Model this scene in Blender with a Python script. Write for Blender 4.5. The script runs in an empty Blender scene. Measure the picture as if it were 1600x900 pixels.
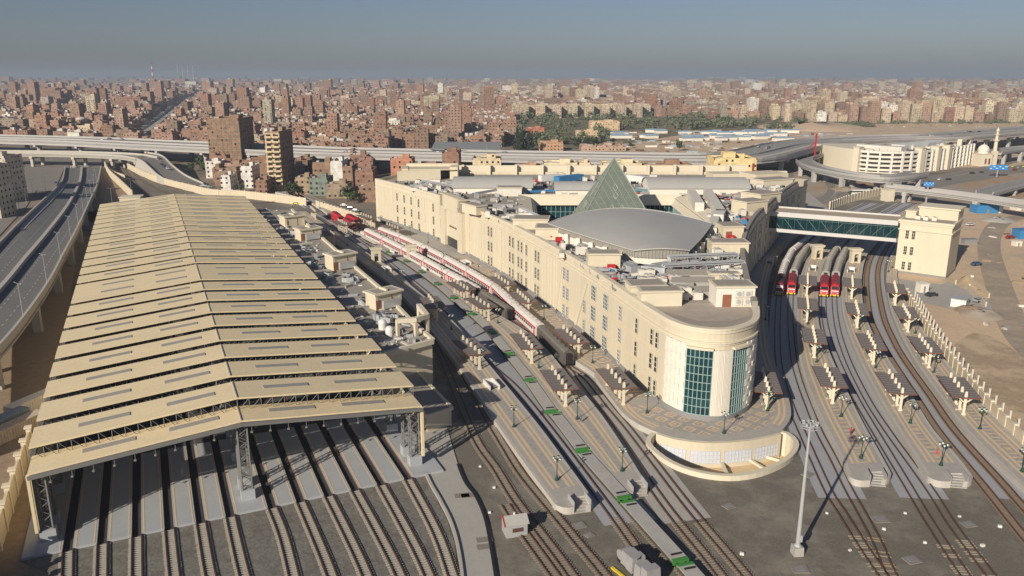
import bpy, math, random
from mathutils import Vector, Matrix
from mathutils.geometry import tessellate_polygon
random.seed(7)
R = math.radians
SC = bpy.context.scene
COL = SC.collection

# ------------------------------------------------------------------ camera, sky, sun, exposure
F_PX, PITCH, CAM_H = 1244.0, math.atan(332 / 1244.0), 53.0
cd = bpy.data.cameras.new('camera'); cam = bpy.data.objects.new('camera', cd); COL.objects.link(cam)
cam.location = (0, 0, CAM_H); cam.rotation_euler = (math.pi / 2 - PITCH, 0, 0)
cd.sensor_width = 36.0; cd.lens = 36.0 * F_PX / 1600.0
cd.clip_start = 0.5; cd.clip_end = 60000
SC.camera = cam

SUN_EL, SUN_AZ = R(24.5), R(33.5)          # the light travels towards azimuth SUN_AZ (from +Y to +X)
W = bpy.data.worlds.new('World'); SC.world = W; W.use_nodes = True
nt = W.node_tree; nt.nodes.clear()
sky = nt.nodes.new('ShaderNodeTexSky'); sky.sky_type = 'NISHITA'; sky.sun_disc = False
sky.sun_elevation = SUN_EL
sky.sun_rotation = math.atan2(-math.sin(SUN_AZ), -math.cos(SUN_AZ)) % (2 * math.pi)
sky.altitude = 0; sky.air_density = 1.0; sky.dust_density = 0.7; sky.ozone_density = 2.5
hs = nt.nodes.new('ShaderNodeHueSaturation'); hs.inputs['Saturation'].default_value = 0.8
tint = nt.nodes.new('ShaderNodeMix'); tint.data_type = 'RGBA'; tint.blend_type = 'MULTIPLY'; tint.inputs[0].default_value = 1.0; tint.inputs[7].default_value = (0.54, 0.575, 0.70, 1)
bg = nt.nodes.new('ShaderNodeBackground'); bg.inputs['Strength'].default_value = 0.058
wo = nt.nodes.new('ShaderNodeOutputWorld')
nt.links.new(sky.outputs[0], hs.inputs['Color']); nt.links.new(hs.outputs[0], tint.inputs[6]); nt.links.new(tint.outputs[2], bg.inputs[0]); nt.links.new(bg.outputs[0], wo.inputs[0])
sd = bpy.data.lights.new('sun', 'SUN'); sd.energy = 4.2; sd.angle = R(0.53); sd.color = (1.0, 0.89, 0.74)
so = bpy.data.objects.new('sun', sd); COL.objects.link(so)
so.rotation_euler = Vector((math.sin(SUN_AZ) * math.cos(SUN_EL), math.cos(SUN_AZ) * math.cos(SUN_EL), -math.sin(SUN_EL))).to_track_quat('-Z', 'Y').to_euler()
so.location = (-200, -300, 200)
SC.view_settings.view_transform = 'Standard'; SC.view_settings.look = 'None'
SC.view_settings.gamma = 1.0; SC.view_settings.use_curve_mapping = False
SC.view_settings.exposure = 0.5
SC.cycles.volume_bounces = 0
SC.cycles.max_bounces = 6; SC.cycles.diffuse_bounces = 4; SC.cycles.glossy_bounces = 2; SC.cycles.transmission_bounces = 3

# ------------------------------------------------------------------ survey helpers: bearings measured from the photograph -> metres
CP, SP = math.cos(PITCH), math.sin(PITCH)
def g(x, y, z=0.0):
    u = (x - 800) / F_PX; v = (y - 450) / F_PX
    t = (CAM_H - z) / (SP + v * CP)
    return Vector((u * t, (CP - v * SP) * t))
def px(x, y, z=0.0):
    d = y * CP - (z - CAM_H) * SP
    return 800 + F_PX * x / d, 450 - F_PX * (y * SP + (z - CAM_H) * CP) / d
def zat(y_px, Y):
    v = (y_px - 450) / F_PX
    return CAM_H - Y * (SP + v * CP) / (CP - v * SP)
def G(pts, z=0.0): return [g(a, b, z) for a, b in pts]
def inpoly(x, y, P):
    c = False; j = len(P) - 1
    for i in range(len(P)):
        if (P[i][1] > y) != (P[j][1] > y) and x < (P[j][0] - P[i][0]) * (y - P[i][1]) / (P[j][1] - P[i][1]) + P[i][0]: c = not c
        j = i
    return c
def resample(P, step):
    out = [P[0].copy()]; acc = 0.0
    for a, b in zip(P, P[1:]):
        L = (b - a).length
        if L < 1e-6: continue
        d = step - acc
        while d <= L:
            out.append(a + (b - a) * (d / L)); d += step
        acc = (acc + L) % step
    if (out[-1] - P[-1]).length > step * 0.3: out.append(P[-1].copy())
    return out
def smooth(P, step=4.0):
    Q = [P[0] * 2 - P[1]] + list(P) + [P[-1] * 2 - P[-2]]; out = []
    for i in range(1, len(Q) - 2):
        a, b, c, d = Q[i - 1], Q[i], Q[i + 1], Q[i + 2]
        for k in range(8):
            t = k / 8.0
            out.append(0.5 * ((2 * b) + (c - a) * t + (2 * a - 5 * b + 4 * c - d) * t * t + (3 * b - a - 3 * c + d) * t ** 3))
    out.append(P[-1].copy())
    for _ in range(2):
        out = [out[0]] + [(out[i - 1] + out[i] * 2 + out[i + 1]) / 4 for i in range(1, len(out) - 1)] + [out[-1]]
    return resample(out, step)
def tangents(P):
    T = []
    for i in range(len(P)):
        a = P[max(0, i - 1)]; b = P[min(len(P) - 1, i + 1)]
        d = (b - a).normalized() if (b - a).length > 1e-9 else Vector((0, 1)); T.append(d)
    return T
def offset(P, d):          # positive = to the right of travel
    return [p + Vector((t.y, -t.x)) * d for p, t in zip(P, tangents(P))]
def plen(P): return sum((b - a).length for a, b in zip(P, P[1:]))
def at(P, s):
    for a, b in zip(P, P[1:]):
        L = (b - a).length
        if s <= L: return a + (b - a) * (s / max(L, 1e-9)), (b - a).normalized()
        s -= L
    return P[-1].copy(), (P[-1] - P[-2]).normalized()
def nearest(P, q):
    best = (1e18, 0); s = 0
    for a, b in zip(P, P[1:]):
        d = b - a; L = d.length
        t = max(0, min(1, (q - a).dot(d) / (L * L + 1e-12)))
        e = (q - (a + d * t)).length
        if e < best[0]: best = (e, s + t * L)
        s += L
    return best[1]
def ang(d): return math.atan2(d.y, d.x)

# ------------------------------------------------------------------ materials
MATS = {}
def mat(name, col, rough=0.85, var=0.12, scale=0.6, metal=0.0, scale2=None, var2=0.0, tint=None, spec=0.3, bump=0.0, attr=False, stretch=None):
    if name in MATS: return MATS[name]
    m = bpy.data.materials.new(name); m.use_nodes = True; n = m.node_tree; N = n.nodes; L = n.links
    b = N['Principled BSDF']; b.inputs['Roughness'].default_value = rough; b.inputs['Metallic'].default_value = metal
    b.inputs['Specular IOR Level'].default_value = spec
    geo = N.new('ShaderNodeNewGeometry'); vec = geo.outputs['Position']
    if stretch:
        mp = N.new('ShaderNodeMapping'); mp.inputs['Scale'].default_value = stretch; L.new(vec, mp.inputs[0]); vec = mp.outputs[0]
    base = None
    if attr:
        at_ = N.new('ShaderNodeAttribute'); at_.attribute_name = 'Col'; base = at_.outputs['Color']
    def layer(base, sc, va, tn):
        nz = N.new('ShaderNodeTexNoise'); nz.inputs['Scale'].default_value = sc; nz.inputs['Detail'].default_value = 5; nz.inputs['Roughness'].default_value = 0.8
        L.new(vec, nz.inputs['Vector'])
        mr = N.new('ShaderNodeMapRange'); mr.inputs[1].default_value = 0.3; mr.inputs[2].default_value = 0.7
        L.new(nz.outputs['Fac'], mr.inputs[0])
        mx = N.new('ShaderNodeMix'); mx.data_type = 'RGBA'; mx.blend_type = 'MIX'
        L.new(mr.outputs[0], mx.inputs[0])
        if tn is None:
            lo, hi = 1 - va, 1 + va
            mx.inputs[6].default_value = (lo, lo, lo, 1); mx.inputs[7].default_value = (hi, hi * 0.99, hi * 0.97, 1)
            mm = N.new('ShaderNodeMix'); mm.data_type = 'RGBA'; mm.blend_type = 'MULTIPLY'; mm.inputs[0].default_value = 1
            if base is None: mm.inputs[6].default_value = (*col, 1)
            else: L.new(base, mm.inputs[6])
            L.new(mx.outputs[2], mm.inputs[7]); return mm.outputs[2], nz
        if base is None: mx.inputs[6].default_value = (*col, 1)
        else: L.new(base, mx.inputs[6])
        mr.inputs[1].default_value = 0.47; mr.inputs[2].default_value = 0.47 + va
        mx.inputs[7].default_value = (*tn, 1); return mx.outputs[2], nz
    out, nz = layer(base, scale, var, None)
    if scale2: out, nz2 = layer(out, scale2, var2, tint)
    L.new(out, b.inputs['Base Color'])
    if bump > 0:
        bp = N.new('ShaderNodeBump'); bp.inputs['Strength'].default_value = bump; bp.inputs['Distance'].default_value = 0.15
        L.new(nz.outputs['Fac'], bp.inputs['Height']); L.new(bp.outputs[0], b.inputs['Normal'])
    MATS[name] = m; return m

cream = mat('cream_render', (0.58, 0.525, 0.405), 0.8, 0.05, 0.5, scale2=0.06, var2=0.08, stretch=(1, 1, 0.18))
cream2 = mat('cream_trim', (0.61, 0.56, 0.44), 0.8, 0.03, 0.5)
white_r = mat('white_render', (0.67, 0.64, 0.57), 0.8, 0.04, 0.5)
white_p = mat('white_paint', (0.66, 0.66, 0.64), 0.5, 0.04, 0.8)
plinth = mat('grey_stone', (0.22, 0.225, 0.23), 0.7, 0.08, 1.2)
roofdeck = mat('roof_screed', (0.31, 0.285, 0.25), 0.9, 0.10, 0.25, scale2=1.7, var2=0.10)
zinc = mat('zinc_roof', (0.40, 0.40, 0.385), 0.55, 0.05, 0.12, metal=0.0, scale2=1.5, var2=0.04)
louver = mat('grey_louvre', (0.27, 0.255, 0.225), 0.7, 0.10, 0.8)
tin = mat('shed_sheet', (0.67, 0.57, 0.375), 0.75, 0.055, 0.10, scale2=1.6, var2=0.08, stretch=(1, 1.3, 1))
steel = mat('white_steel', (0.16, 0.16, 0.155), 0.6, 0.05, 0.6)
skylight = mat('skylight_sheet', (0.30, 0.29, 0.265), 0.5, 0.06, 1.0)
conc = mat('concrete', (0.36, 0.35, 0.33), 0.85, 0.07, 0.3, scale2=2.0, var2=0.06)
concblue = mat('track_slab', (0.33, 0.345, 0.37), 0.8, 0.07, 0.25, scale2=2.2, var2=0.08)
floorc = mat('shed_floor', (0.36, 0.385, 0.41), 0.7, 0.06, 0.2, scale2=1.5, var2=0.05)
pathc = mat('path_concrete', (0.37, 0.36, 0.335), 0.85, 0.05, 0.2, scale2=1.6, var2=0.06)
ballast = mat('ballast', (0.155, 0.143, 0.118), 0.95, 0.28, 3.2, scale2=0.06, var2=0.16, tint=(0.235, 0.215, 0.175), bump=0.6)
gravel = mat('clean_gravel', (0.185, 0.178, 0.158), 0.95, 0.36, 1.6, scale2=0.25, var2=0.25, tint=(0.115, 0.105, 0.088), bump=0.9)
sand = mat('sand', (0.56, 0.425, 0.29), 0.95, 0.14, 0.5, scale2=0.03, var2=0.15, tint=(0.44, 0.35, 0.25), bump=0.5)
sandd = mat('dark_earth', (0.27, 0.205, 0.14), 0.95, 0.2, 0.6, scale2=0.06, var2=0.15, tint=(0.24, 0.19, 0.13), bump=0.5)
cityground = mat('city_ground', (0.24, 0.195, 0.155), 0.95, 0.2, 0.02, scale2=0.004, var2=0.15, tint=(0.13, 0.12, 0.085))
asphalt = mat('asphalt', (0.155, 0.155, 0.155), 0.85, 0.09, 0.15, scale2=1.2, var2=0.06, stretch=None)
asph2 = mat('old_asphalt', (0.22, 0.205, 0.185), 0.9, 0.1, 0.1, scale2=1.2, var2=0.08)
kerbc = mat('kerb_concrete', (0.42, 0.40, 0.36), 0.85, 0.08, 0.6)
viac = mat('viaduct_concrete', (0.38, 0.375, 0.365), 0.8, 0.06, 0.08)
viadk = mat('viaduct_deck_concrete', (0.27, 0.26, 0.245), 0.85, 0.1, 0.1)  # darker concrete tone for the viaduct decks
rail_m = mat('rail_rust', (0.10, 0.055, 0.038), 0.7, 0.2, 0.8)
sleeper = mat('sleeper_concrete', (0.24, 0.215, 0.175), 0.9, 0.16, 1.4)
sleeperw = mat('sleeper_timber', (0.23, 0.175, 0.125), 0.9, 0.2, 1.4)
canopy_m = mat('canopy_sheet', (0.17, 0.155, 0.15), 0.7, 0.08, 1.0)
canopy_r = mat('canopy_fascia', (0.20, 0.085, 0.05), 0.7, 0.08, 1.0)
green_i = mat('lamp_green', (0.022, 0.062, 0.045), 0.5, 0.1, 1.0)
lampg = mat('lamp_glass', (0.62, 0.66, 0.62), 0.3, 0.02, 1.0)
red_l = mat('loco_red', (0.42, 0.02, 0.028), 0.4, 0.08, 0.8)
dred_l = mat('loco_dark_red', (0.16, 0.018, 0.03), 0.45, 0.1, 0.8)
coachw = mat('coach_white', (0.62, 0.60, 0.57), 0.45, 0.04, 0.5)
coachr = mat('coach_red', (0.45, 0.02, 0.045), 0.45, 0.05, 0.5)
coachg = mat('coach_grey_roof', (0.36, 0.34, 0.30), 0.6, 0.12, 0.4)
coachd = mat('coach_dark', (0.105, 0.095, 0.085), 0.6, 0.12, 0.4)
blackm = mat('black_metal', (0.02, 0.02, 0.022), 0.6, 0.1, 1.0)
glassd = mat('window_dark', (0.016, 0.026, 0.03), 0.12, 0.05, 1.0, spec=0.8)
glasst = mat('curtain_glass', (0.010, 0.045, 0.052), 0.10, 0.6, 0.35, spec=0.6)
mull = mat('mullion', (0.26, 0.37, 0.37), 0.4, 0.03, 1.0)
pyrg = mat('pyramid_glass', (0.145, 0.175, 0.145), 0.2, 0.10, 0.25, spec=0.9)
pyrl = mat('pyramid_frame', (0.23, 0.265, 0.23), 0.5, 0.03, 1.0)
wag_g = mat('wagon_green', (0.05, 0.21, 0.045), 0.55, 0.1, 1.0)
wag_d = mat('wagon_deck', (0.38, 0.375, 0.36), 0.7, 0.10, 0.35, scale2=0.9, var2=0.10)
yellow = mat('yellow_paint', (0.65, 0.50, 0.03), 0.5, 0.05, 1.0)
blue_p = mat('blue_paint', (0.045, 0.20, 0.42), 0.5, 0.06, 1.0)
signb = mat('sign_blue', (0.03, 0.24, 0.60), 0.5, 0.02, 1.0)
metal_g = mat('grey_metal', (0.42, 0.43, 0.44), 0.45, 0.06, 0.8, metal=0.2)
galv = mat('galvanised_duct', (0.45, 0.47, 0.49), 0.4, 0.08, 0.8, metal=0.3)
ac_w = mat('ac_casing', (0.60, 0.58, 0.52), 0.6, 0.08, 0.8)
brick = mat('red_brick', (0.29, 0.145, 0.095), 0.95, 0.12, 0.5, scale2=0.05, var2=0.10)
brickb = mat('brown_brick', (0.235, 0.15, 0.10), 0.95, 0.12, 0.5, scale2=0.05, var2=0.08)
bark = mat('bark', (0.10, 0.075, 0.05), 0.95, 0.2, 3.0)
leaf = mat('leaves', (0.055, 0.085, 0.035), 0.8, 0.45, 0.5, scale2=2.5, var2=0.3)
leafg = mat('grey_leaves', (0.12, 0.14, 0.08), 0.85, 0.4, 0.4, scale2=2.0, var2=0.3)
skin_m = mat('skin', (0.35, 0.2, 0.13), 0.6, 0.05, 2.0)
hair_m = mat('dark_hair', (0.02, 0.015, 0.012), 0.7, 0.05, 2.0)
beige_p = mat('beige_paver', (0.60, 0.46, 0.29), 0.85, 0.10, 1.5)
grey_p = mat('grey_paver', (0.37, 0.355, 0.33), 0.85, 0.09, 0.8, scale2=0.12, var2=0.08)
kerb_p = mat('platform_kerb', (0.44, 0.42, 0.38), 0.85, 0.07, 0.5)
wallc = mat('boundary_wall', (0.56, 0.49, 0.37), 0.85, 0.05, 0.3, scale2=0.06, var2=0.06)
ylw_b = mat('pale_yellow_render', (0.70, 0.58, 0.30), 0.8, 0.05, 0.3)

def carmat(i, c): return mat('car_paint_%d' % i, c, 0.3, 0.02, 1.0, spec=0.7)
CARC = [carmat(0, (0.6, 0.6, 0.6)), carmat(1, (0.05, 0.05, 0.06)), carmat(2, (0.35, 0.03, 0.02)), carmat(3, (0.3, 0.31, 0.33)), carmat(4, (0.06, 0.10, 0.2)), carmat(5, (0.65, 0.52, 0.08))]
CARN = ['white', 'black', 'dark red', 'grey', 'dark blue', 'yellow']

def patmat(name, kind):
    """paving that follows the platform: u across in metres, v along in metres"""
    m = bpy.data.materials.new(name); m.use_nodes = True; n = m.node_tree; N = n.nodes; L = n.links
    b = N['Principled BSDF']; b.inputs['Roughness'].default_value = 0.85; b.inputs['Specular IOR Level'].default_value = 0.25
    uv = N.new('ShaderNodeUVMap'); uv.uv_map = 'UV'; sx = N.new('ShaderNodeSeparateXYZ'); L.new(uv.outputs[0], sx.inputs[0])
    def M(op, a, bb=None, c=None):
        q = N.new('ShaderNodeMath'); q.operation = op
        for i, v in enumerate((a, bb, c)):
            if v is None: continue
            if isinstance(v, (int, float)): q.inputs[i].default_value = v
            else: L.new(v, q.inputs[i])
        return q.outputs[0]
    u, v = sx.outputs[0], sx.outputs[1]
    if kind == 'ring':
        per = 9.0
        dv = M('ABSOLUTE', M('SUBTRACT', M('MULTIPLY', M('FRACT', M('DIVIDE', v, per)), per), per / 2))
        du = M('ABSOLUTE', u)
        inside = M('LESS_THAN', dv, 2.6)
        rg = M('MAXIMUM', M('MULTIPLY', dv, 0.85), du)
        s1 = M('LESS_THAN', M('FRACT', M('DIVIDE', rg, 1.05)), 0.42)
        s2 = M('LESS_THAN', M('FRACT', M('DIVIDE', v, 1.3)), 0.36)
        f = M('ADD', M('MULTIPLY', s1, inside), M('MULTIPLY', s2, M('SUBTRACT', 1.0, inside)))
    elif kind == 'diamond':
        p = 3.6
        a = M('DIVIDE', M('ADD', u, v), p); c = M('DIVIDE', M('SUBTRACT', u, v), p)
        fa = M('ABSOLUTE', M('SUBTRACT', M('FRACT', a), 0.5)); fc = M('ABSOLUTE', M('SUBTRACT', M('FRACT', c), 0.5))
        r = M('MAXIMUM', fa, fc)
        f = M('ADD', M('MULTIPLY', M('GREATER_THAN', r, 0.20), M('LESS_THAN', r, 0.33)), M('LESS_THAN', r, 0.08))
    else:
        p = 1.7
        fa = M('ABSOLUTE', M('SUBTRACT', M('FRACT', M('DIVIDE', u, p)), 0.5)); fc = M('ABSOLUTE', M('SUBTRACT', M('FRACT', M('DIVIDE', v, p)), 0.5))
        f = M('LESS_THAN', M('MAXIMUM', fa, fc), 0.19)
    geo = N.new('ShaderNodeNewGeometry'); nz = N.new('ShaderNodeTexNoise'); nz.inputs['Scale'].default_value = 1.3; nz.inputs['Detail'].default_value = 4
    L.new(geo.outputs['Position'], nz.inputs['Vector'])
    mx = N.new('ShaderNodeMix'); mx.data_type = 'RGBA'; L.new(M('MULTIPLY', f, 0.9), mx.inputs[0])
    mx.inputs[6].default_value = (0.33, 0.32, 0.30, 1); mx.inputs[7].default_value = (0.60, 0.44, 0.27, 1)
    mm = N.new('ShaderNodeMix'); mm.data_type = 'RGBA'; mm.blend_type = 'MULTIPLY'; mm.inputs[0].default_value = 1
    L.new(mx.outputs[2], mm.inputs[6])
    mr = N.new('ShaderNodeMapRange'); mr.inputs[1].default_value = 0.3; mr.inputs[2].default_value = 0.7; mr.inputs[3].default_value = 0.84; mr.inputs[4].default_value = 1.14
    L.new(nz.outputs['Fac'], mr.inputs[0]); L.new(mr.outputs[0], mm.inputs[7]); L.new(mm.outputs[2], b.inputs['Base Color'])
    return m
pat_ring = patmat('paving_rings', 'ring'); pat_dia = patmat('paving_diamonds', 'diamond'); pat_dot = patmat('paving_squares', 'dot')

def citymat():
    """brick and render house fronts: colour per house, rows of dark window openings, pale floor slabs"""
    m = bpy.data.materials.new('house_front'); m.use_nodes = True; n = m.node_tree; N = n.nodes; L = n.links
    b = N['Principled BSDF']; b.inputs['Roughness'].default_value = 0.95; b.inputs['Specular IOR Level'].default_value = 0.1
    def M(op, a, bb=None):
        q = N.new('ShaderNodeMath'); q.operation = op
        for i, v in enumerate((a, bb)):
            if v is None: continue
            if isinstance(v, (int, float)): q.inputs[i].default_value = v
            else: L.new(v, q.inputs[i])
        return q.outputs[0]
    at_ = N.new('ShaderNodeAttribute'); at_.attribute_name = 'Col'
    geo = N.new('ShaderNodeNewGeometry'); sp = N.new('ShaderNodeSeparateXYZ'); sn = N.new('ShaderNodeSeparateXYZ')
    L.new(geo.outputs['Position'], sp.inputs[0]); L.new(geo.outputs['True Normal'], sn.inputs[0])
    # distance along the wall = P . (N x Z)
    u = M('SUBTRACT', M('MULTIPLY', sp.outputs[0], sn.outputs[1]), M('MULTIPLY', sp.outputs[1], sn.outputs[0])); z = sp.outputs[2]
    wall = M('LESS_THAN', M('ABSOLUTE', sn.outputs[2]), 0.3)
    iu = M('DIVIDE', u, 3.4); iz = M('DIVIDE', M('ADD', z, 0.2), 3.1)
    fu = M('FRACT', iu); fz = M('FRACT', iz)
    cmb = N.new('ShaderNodeCombineXYZ'); L.new(M('FLOOR', iu), cmb.inputs[0]); L.new(M('FLOOR', iz), cmb.inputs[1])
    L.new(M('FLOOR', M('ADD', M('MULTIPLY', sn.outputs[0], 50), M('MULTIPLY', sn.outputs[1], 90))), cmb.inputs[2])
    wn = N.new('ShaderNodeTexWhiteNoise'); L.new(cmb.outputs[0], wn.inputs[0])
    win = M('MULTIPLY', M('MULTIPLY', M('GREATER_THAN', fu, 0.32), M('LESS_THAN', fu, 0.68)), M('MULTIPLY', M('GREATER_THAN', fz, 0.36), M('LESS_THAN', fz, 0.78)))
    cut = M('SUBTRACT', 0.95, M('MULTIPLY', at_.outputs['Alpha'], 0.93))
    win = M('MULTIPLY', M('MULTIPLY', win, wall), M('GREATER_THAN', wn.outputs['Value'], cut))
    slab = M('MULTIPLY', M('MULTIPLY', M('LESS_THAN', fz, 0.09), wall), 0.35)
    nz = N.new('ShaderNodeTexNoise'); nz.inputs['Scale'].default_value = 0.35; nz.inputs['Detail'].default_value = 5; L.new(geo.outputs['Position'], nz.inputs['Vector'])
    mr = N.new('ShaderNodeMapRange'); mr.inputs[1].default_value = 0.3; mr.inputs[2].default_value = 0.7; mr.inputs[3].default_value = 0.75; mr.inputs[4].default_value = 1.25
    L.new(nz.outputs['Fac'], mr.inputs[0])
    a = N.new('ShaderNodeMix'); a.data_type = 'RGBA'; a.blend_type = 'MULTIPLY'; a.inputs[0].default_value = 1
    L.new(at_.outputs['Color'], a.inputs[6]); L.new(mr.outputs[0], a.inputs[7])
    c = N.new('ShaderNodeMix'); c.data_type = 'RGBA'; L.new(slab, c.inputs[0]); L.new(a.outputs[2], c.inputs[6]); c.inputs[7].default_value = (0.36, 0.31, 0.25, 1)
    d = N.new('ShaderNodeMix'); d.data_type = 'RGBA'; L.new(win, d.inputs[0]); L.new(c.outputs[2], d.inputs[6]); d.inputs[7].default_value = (0.03, 0.026, 0.024, 1)
    L.new(d.outputs[2], b.inputs['Base Color'])
    return m
house_m = citymat()

# ------------------------------------------------------------------ mesh builder
ORG = {}
class MB:
    def __init__(s): s.v = []; s.f = []; s.m = []; s.c = []; s.uv = {}; s.col = None
    def face(s, idx, m=0): s.f.append(tuple(idx)); s.m.append(m); s.c.append(s.col)
    def add(s, vs): k = len(s.v); s.v.extend([tuple(q) for q in vs]); return k
    def box(s, cx, cy, z0, sx, sy, sz, rot=0.0, m=0, taper=1.0, top=None, bottom=False):
        c, d = math.cos(rot), math.sin(rot); vs = []
        for (zz, k) in ((z0, 1.0), (z0 + sz, taper)):
            for (a, b) in ((-1, -1), (1, -1), (1, 1), (-1, 1)):
                x = a * sx / 2 * k; y = b * sy / 2 * k; vs.append((cx + x * c - y * d, cy + x * d + y * c, zz))
        k = s.add(vs)
        for q in ((0, 1, 5, 4), (1, 2, 6, 5), (2, 3, 7, 6), (3, 0, 4, 7)): s.face([k + i for i in q], m)
        s.face([k + 4, k + 5, k + 6, k + 7], m if top is None else top)
        s.face([k + 3, k + 2, k + 1, k], m)
    def prism(s, P, z0, z1, m=0, top=None, bottom=False, sides=True, z1f=None):
        P = [Vector((p[0], p[1])) for p in P]
        ar = sum(a.x * b.y - b.x * a.y for a, b in zip(P, P[1:] + P[:1]))
        if ar < 0: P = P[::-1]
        n = len(P); k = s.add([(p.x, p.y, z0) for p in P] + [(p.x, p.y, (z1f(p) if z1f else z1)) for p in P])
        if sides:
            for i in range(n): j = (i + 1) % n; s.face([k + i, k + j, k + n + j, k + n + i], m)
        tri = tessellate_polygon([[Vector((p.x, p.y, 0)) for p in P]])
        for t in tri:
            a, b, c = t
            if (P[b] - P[a]).cross(P[c] - P[a]) < 0: b, c = c, b
            s.face([k + n + a, k + n + b, k + n + c], m if top is None else top)
            if bottom: s.face([k + c, k + b, k + a], m)
    def sheet(s, polys, z, m=0):
        """flat sheet, first polygon the outline, the others holes"""
        vl = [[Vector((p[0], p[1], 0)) for p in P] for P in polys]; flat = [p for P in vl for p in P]
        k = s.add([(p.x, p.y, z) for p in flat])
        for (a, b, c) in tessellate_polygon(vl):
            if ((flat[b] - flat[a]).cross(flat[c] - flat[a])).z < 0: b, c = c, b
            s.face([k + a, k + b, k + c], m)
    def ribbon(s, A, B, za, zb=None, m=0, uvw=None):
        """quads between two polylines of the same length, A left of travel"""
        zb = za if zb is None else zb; n = len(A)
        fa = za if callable(za) else (lambda i: za); fb = zb if callable(zb) else (lambda i: zb)
        k = s.add([(p.x, p.y, fa(i)) for i, p in enumerate(A)] + [(p.x, p.y, fb(i)) for i, p in enumerate(B)]); acc = 0.0
        for i in range(n - 1):
            L_ = ((A[i + 1] + B[i + 1]) / 2 - (A[i] + B[i]) / 2).length; s.face([k + i, k + n + i, k + n + i + 1, k + i + 1], m)
            if uvw is not None:
                w0 = (A[i] - B[i]).length / 2; w1 = (A[i + 1] - B[i + 1]).length / 2
                s.uv[len(s.f) - 1] = [(-w0, acc), (w0, acc), (w1, acc + L_), (-w1, acc + L_)]
            acc += L_
    def strip(s, P, d0, d1, z0, z1, m=0, top=None, caps=True):
        """solid bar along polyline P between sideways offsets d0<d1 and heights z0..z1 (heights may be functions of i)"""
        A = offset(P, d0); B = offset(P, d1); n = len(P)
        f0 = z0 if callable(z0) else (lambda i: z0); f1 = z1 if callable(z1) else (lambda i: z1)
        k = s.add([(p.x, p.y, f0(i)) for i, p in enumerate(A)] + [(p.x, p.y, f1(i)) for i, p in enumerate(A)] +
                  [(p.x, p.y, f0(i)) for i, p in enumerate(B)] + [(p.x, p.y, f1(i)) for i, p in enumerate(B)])
        for i in range(n - 1):
            s.face([k + i + 1, k + i, k + n + i, k + n + i + 1], m)
            s.face([k + 2 * n + i, k + 2 * n + i + 1, k + 3 * n + i + 1, k + 3 * n + i], m)
            s.face([k + n + i, k + 3 * n + i, k + 3 * n + i + 1, k + n + i + 1], m if top is None else top)
            s.face([k + i, k + i + 1, k + 2 * n + i + 1, k + 2 * n + i], m)
        if caps:
            s.face([k, k + 2 * n, k + 3 * n, k + n], m); e = n - 1
            s.face([k + e + 2 * n, k + e, k + e + n, k + e + 3 * n], m)
    def tube(s, a, b, r, r2=None, n=6, m=0, caps=True):
        a = Vector(a); b = Vector(b); r2 = r if r2 is None else r2; d = (b - a).normalized()
        x = d.orthogonal().normalized(); y = d.cross(x); k = len(s.v)
        for (p, rr) in ((a, r), (b, r2)):
            s.add([p + (x * math.cos(6.28318 * i / n) + y * math.sin(6.28318 * i / n)) * rr for i in range(n)])
        for i in range(n): j = (i + 1) % n; s.face([k + i, k + j, k + n + j, k + n + i], m)
        if caps: s.face([k + n + i for i in range(n)], m); s.face([k + n - 1 - i for i in range(n)], m)
    def bar(s, a, b, w, m=0): s.tube(a, b, w * 0.707, n=4, m=m)
    def lathe(s, cx, cy, prof, n=12, m=0):
        k = len(s.v)
        for (r, z) in prof: s.add([(cx + r * math.cos(6.28318 * i / n), cy + r * math.sin(6.28318 * i / n), z) for i in range(n)])
        for q in range(len(prof) - 1):
            for i in range(n): j = (i + 1) % n; s.face([k + q * n + i, k + q * n + j, k + q * n + n + j, k + q * n + n + i], m)
        s.face([k + (len(prof) - 1) * n + i for i in range(n)], m)
    def build(s, name, mats, parent=None, org=None, smooth=False):
        o3 = ORG.get(parent, Vector((0, 0, 0))) if parent is not None else (Vector(org) if org is not None else Vector((0, 0, 0)))
        me = bpy.data.meshes.new(name)
        me.from_pydata([(x - o3.x, y - o3.y, z - o3.z) for x, y, z in s.v], [], s.f)
        ms = mats if isinstance(mats, (list, tuple)) else [mats]
        for q in ms: me.materials.append(q)
        if len(ms) > 1: me.polygons.foreach_set('material_index', s.m)
        if s.uv:
            ul = me.uv_layers.new(name='UV')
            for fi, uvs in s.uv.items():
                p = me.polygons[fi]
                for li, q in zip(p.loop_indices, uvs): ul.data[li].uv = q
        if any(c is not None for c in s.c):
            ca = me.color_attributes.new('Col', 'FLOAT_COLOR', 'CORNER'); buf = []
            for p, c in zip(me.polygons, s.c): buf += list(c or (0.5, 0.5, 0.5, 0)) * p.loop_total
            ca.data.foreach_set('color', buf)
        if smooth: me.polygons.foreach_set('use_smooth', [True] * len(me.polygons))
        me.update()
        o = bpy.data.objects.new(name, me); COL.objects.link(o)
        if parent is not None: o.parent = parent; ORG[o] = o3
        else: o.location = o3; ORG[o] = o3
        return o
THINGS = []
def tag(o, label, cat, group=None):
    o['label'] = label; o['category'] = cat
    if group: o['group'] = group
    THINGS.append(o); return o
def thing(name, label, cat, loc=(0, 0, 0), rot=0.0, group=None):
    """an Empty at the thing's base; geometry of its parts is given in world metres when rot == 0, else in local metres"""
    o = bpy.data.objects.new(name, None); COL.objects.link(o); o.location = loc; o.rotation_euler = (0, 0, rot)
    o.empty_display_size = 0.5
    ORG[o] = Vector(loc); return tag(o, label, cat, group)
def struct(o, label=None):
    o['kind'] = 'structure'
    if label: o['label'] = label
    return o
def kids(o): return CH.get(o, [])
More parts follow.
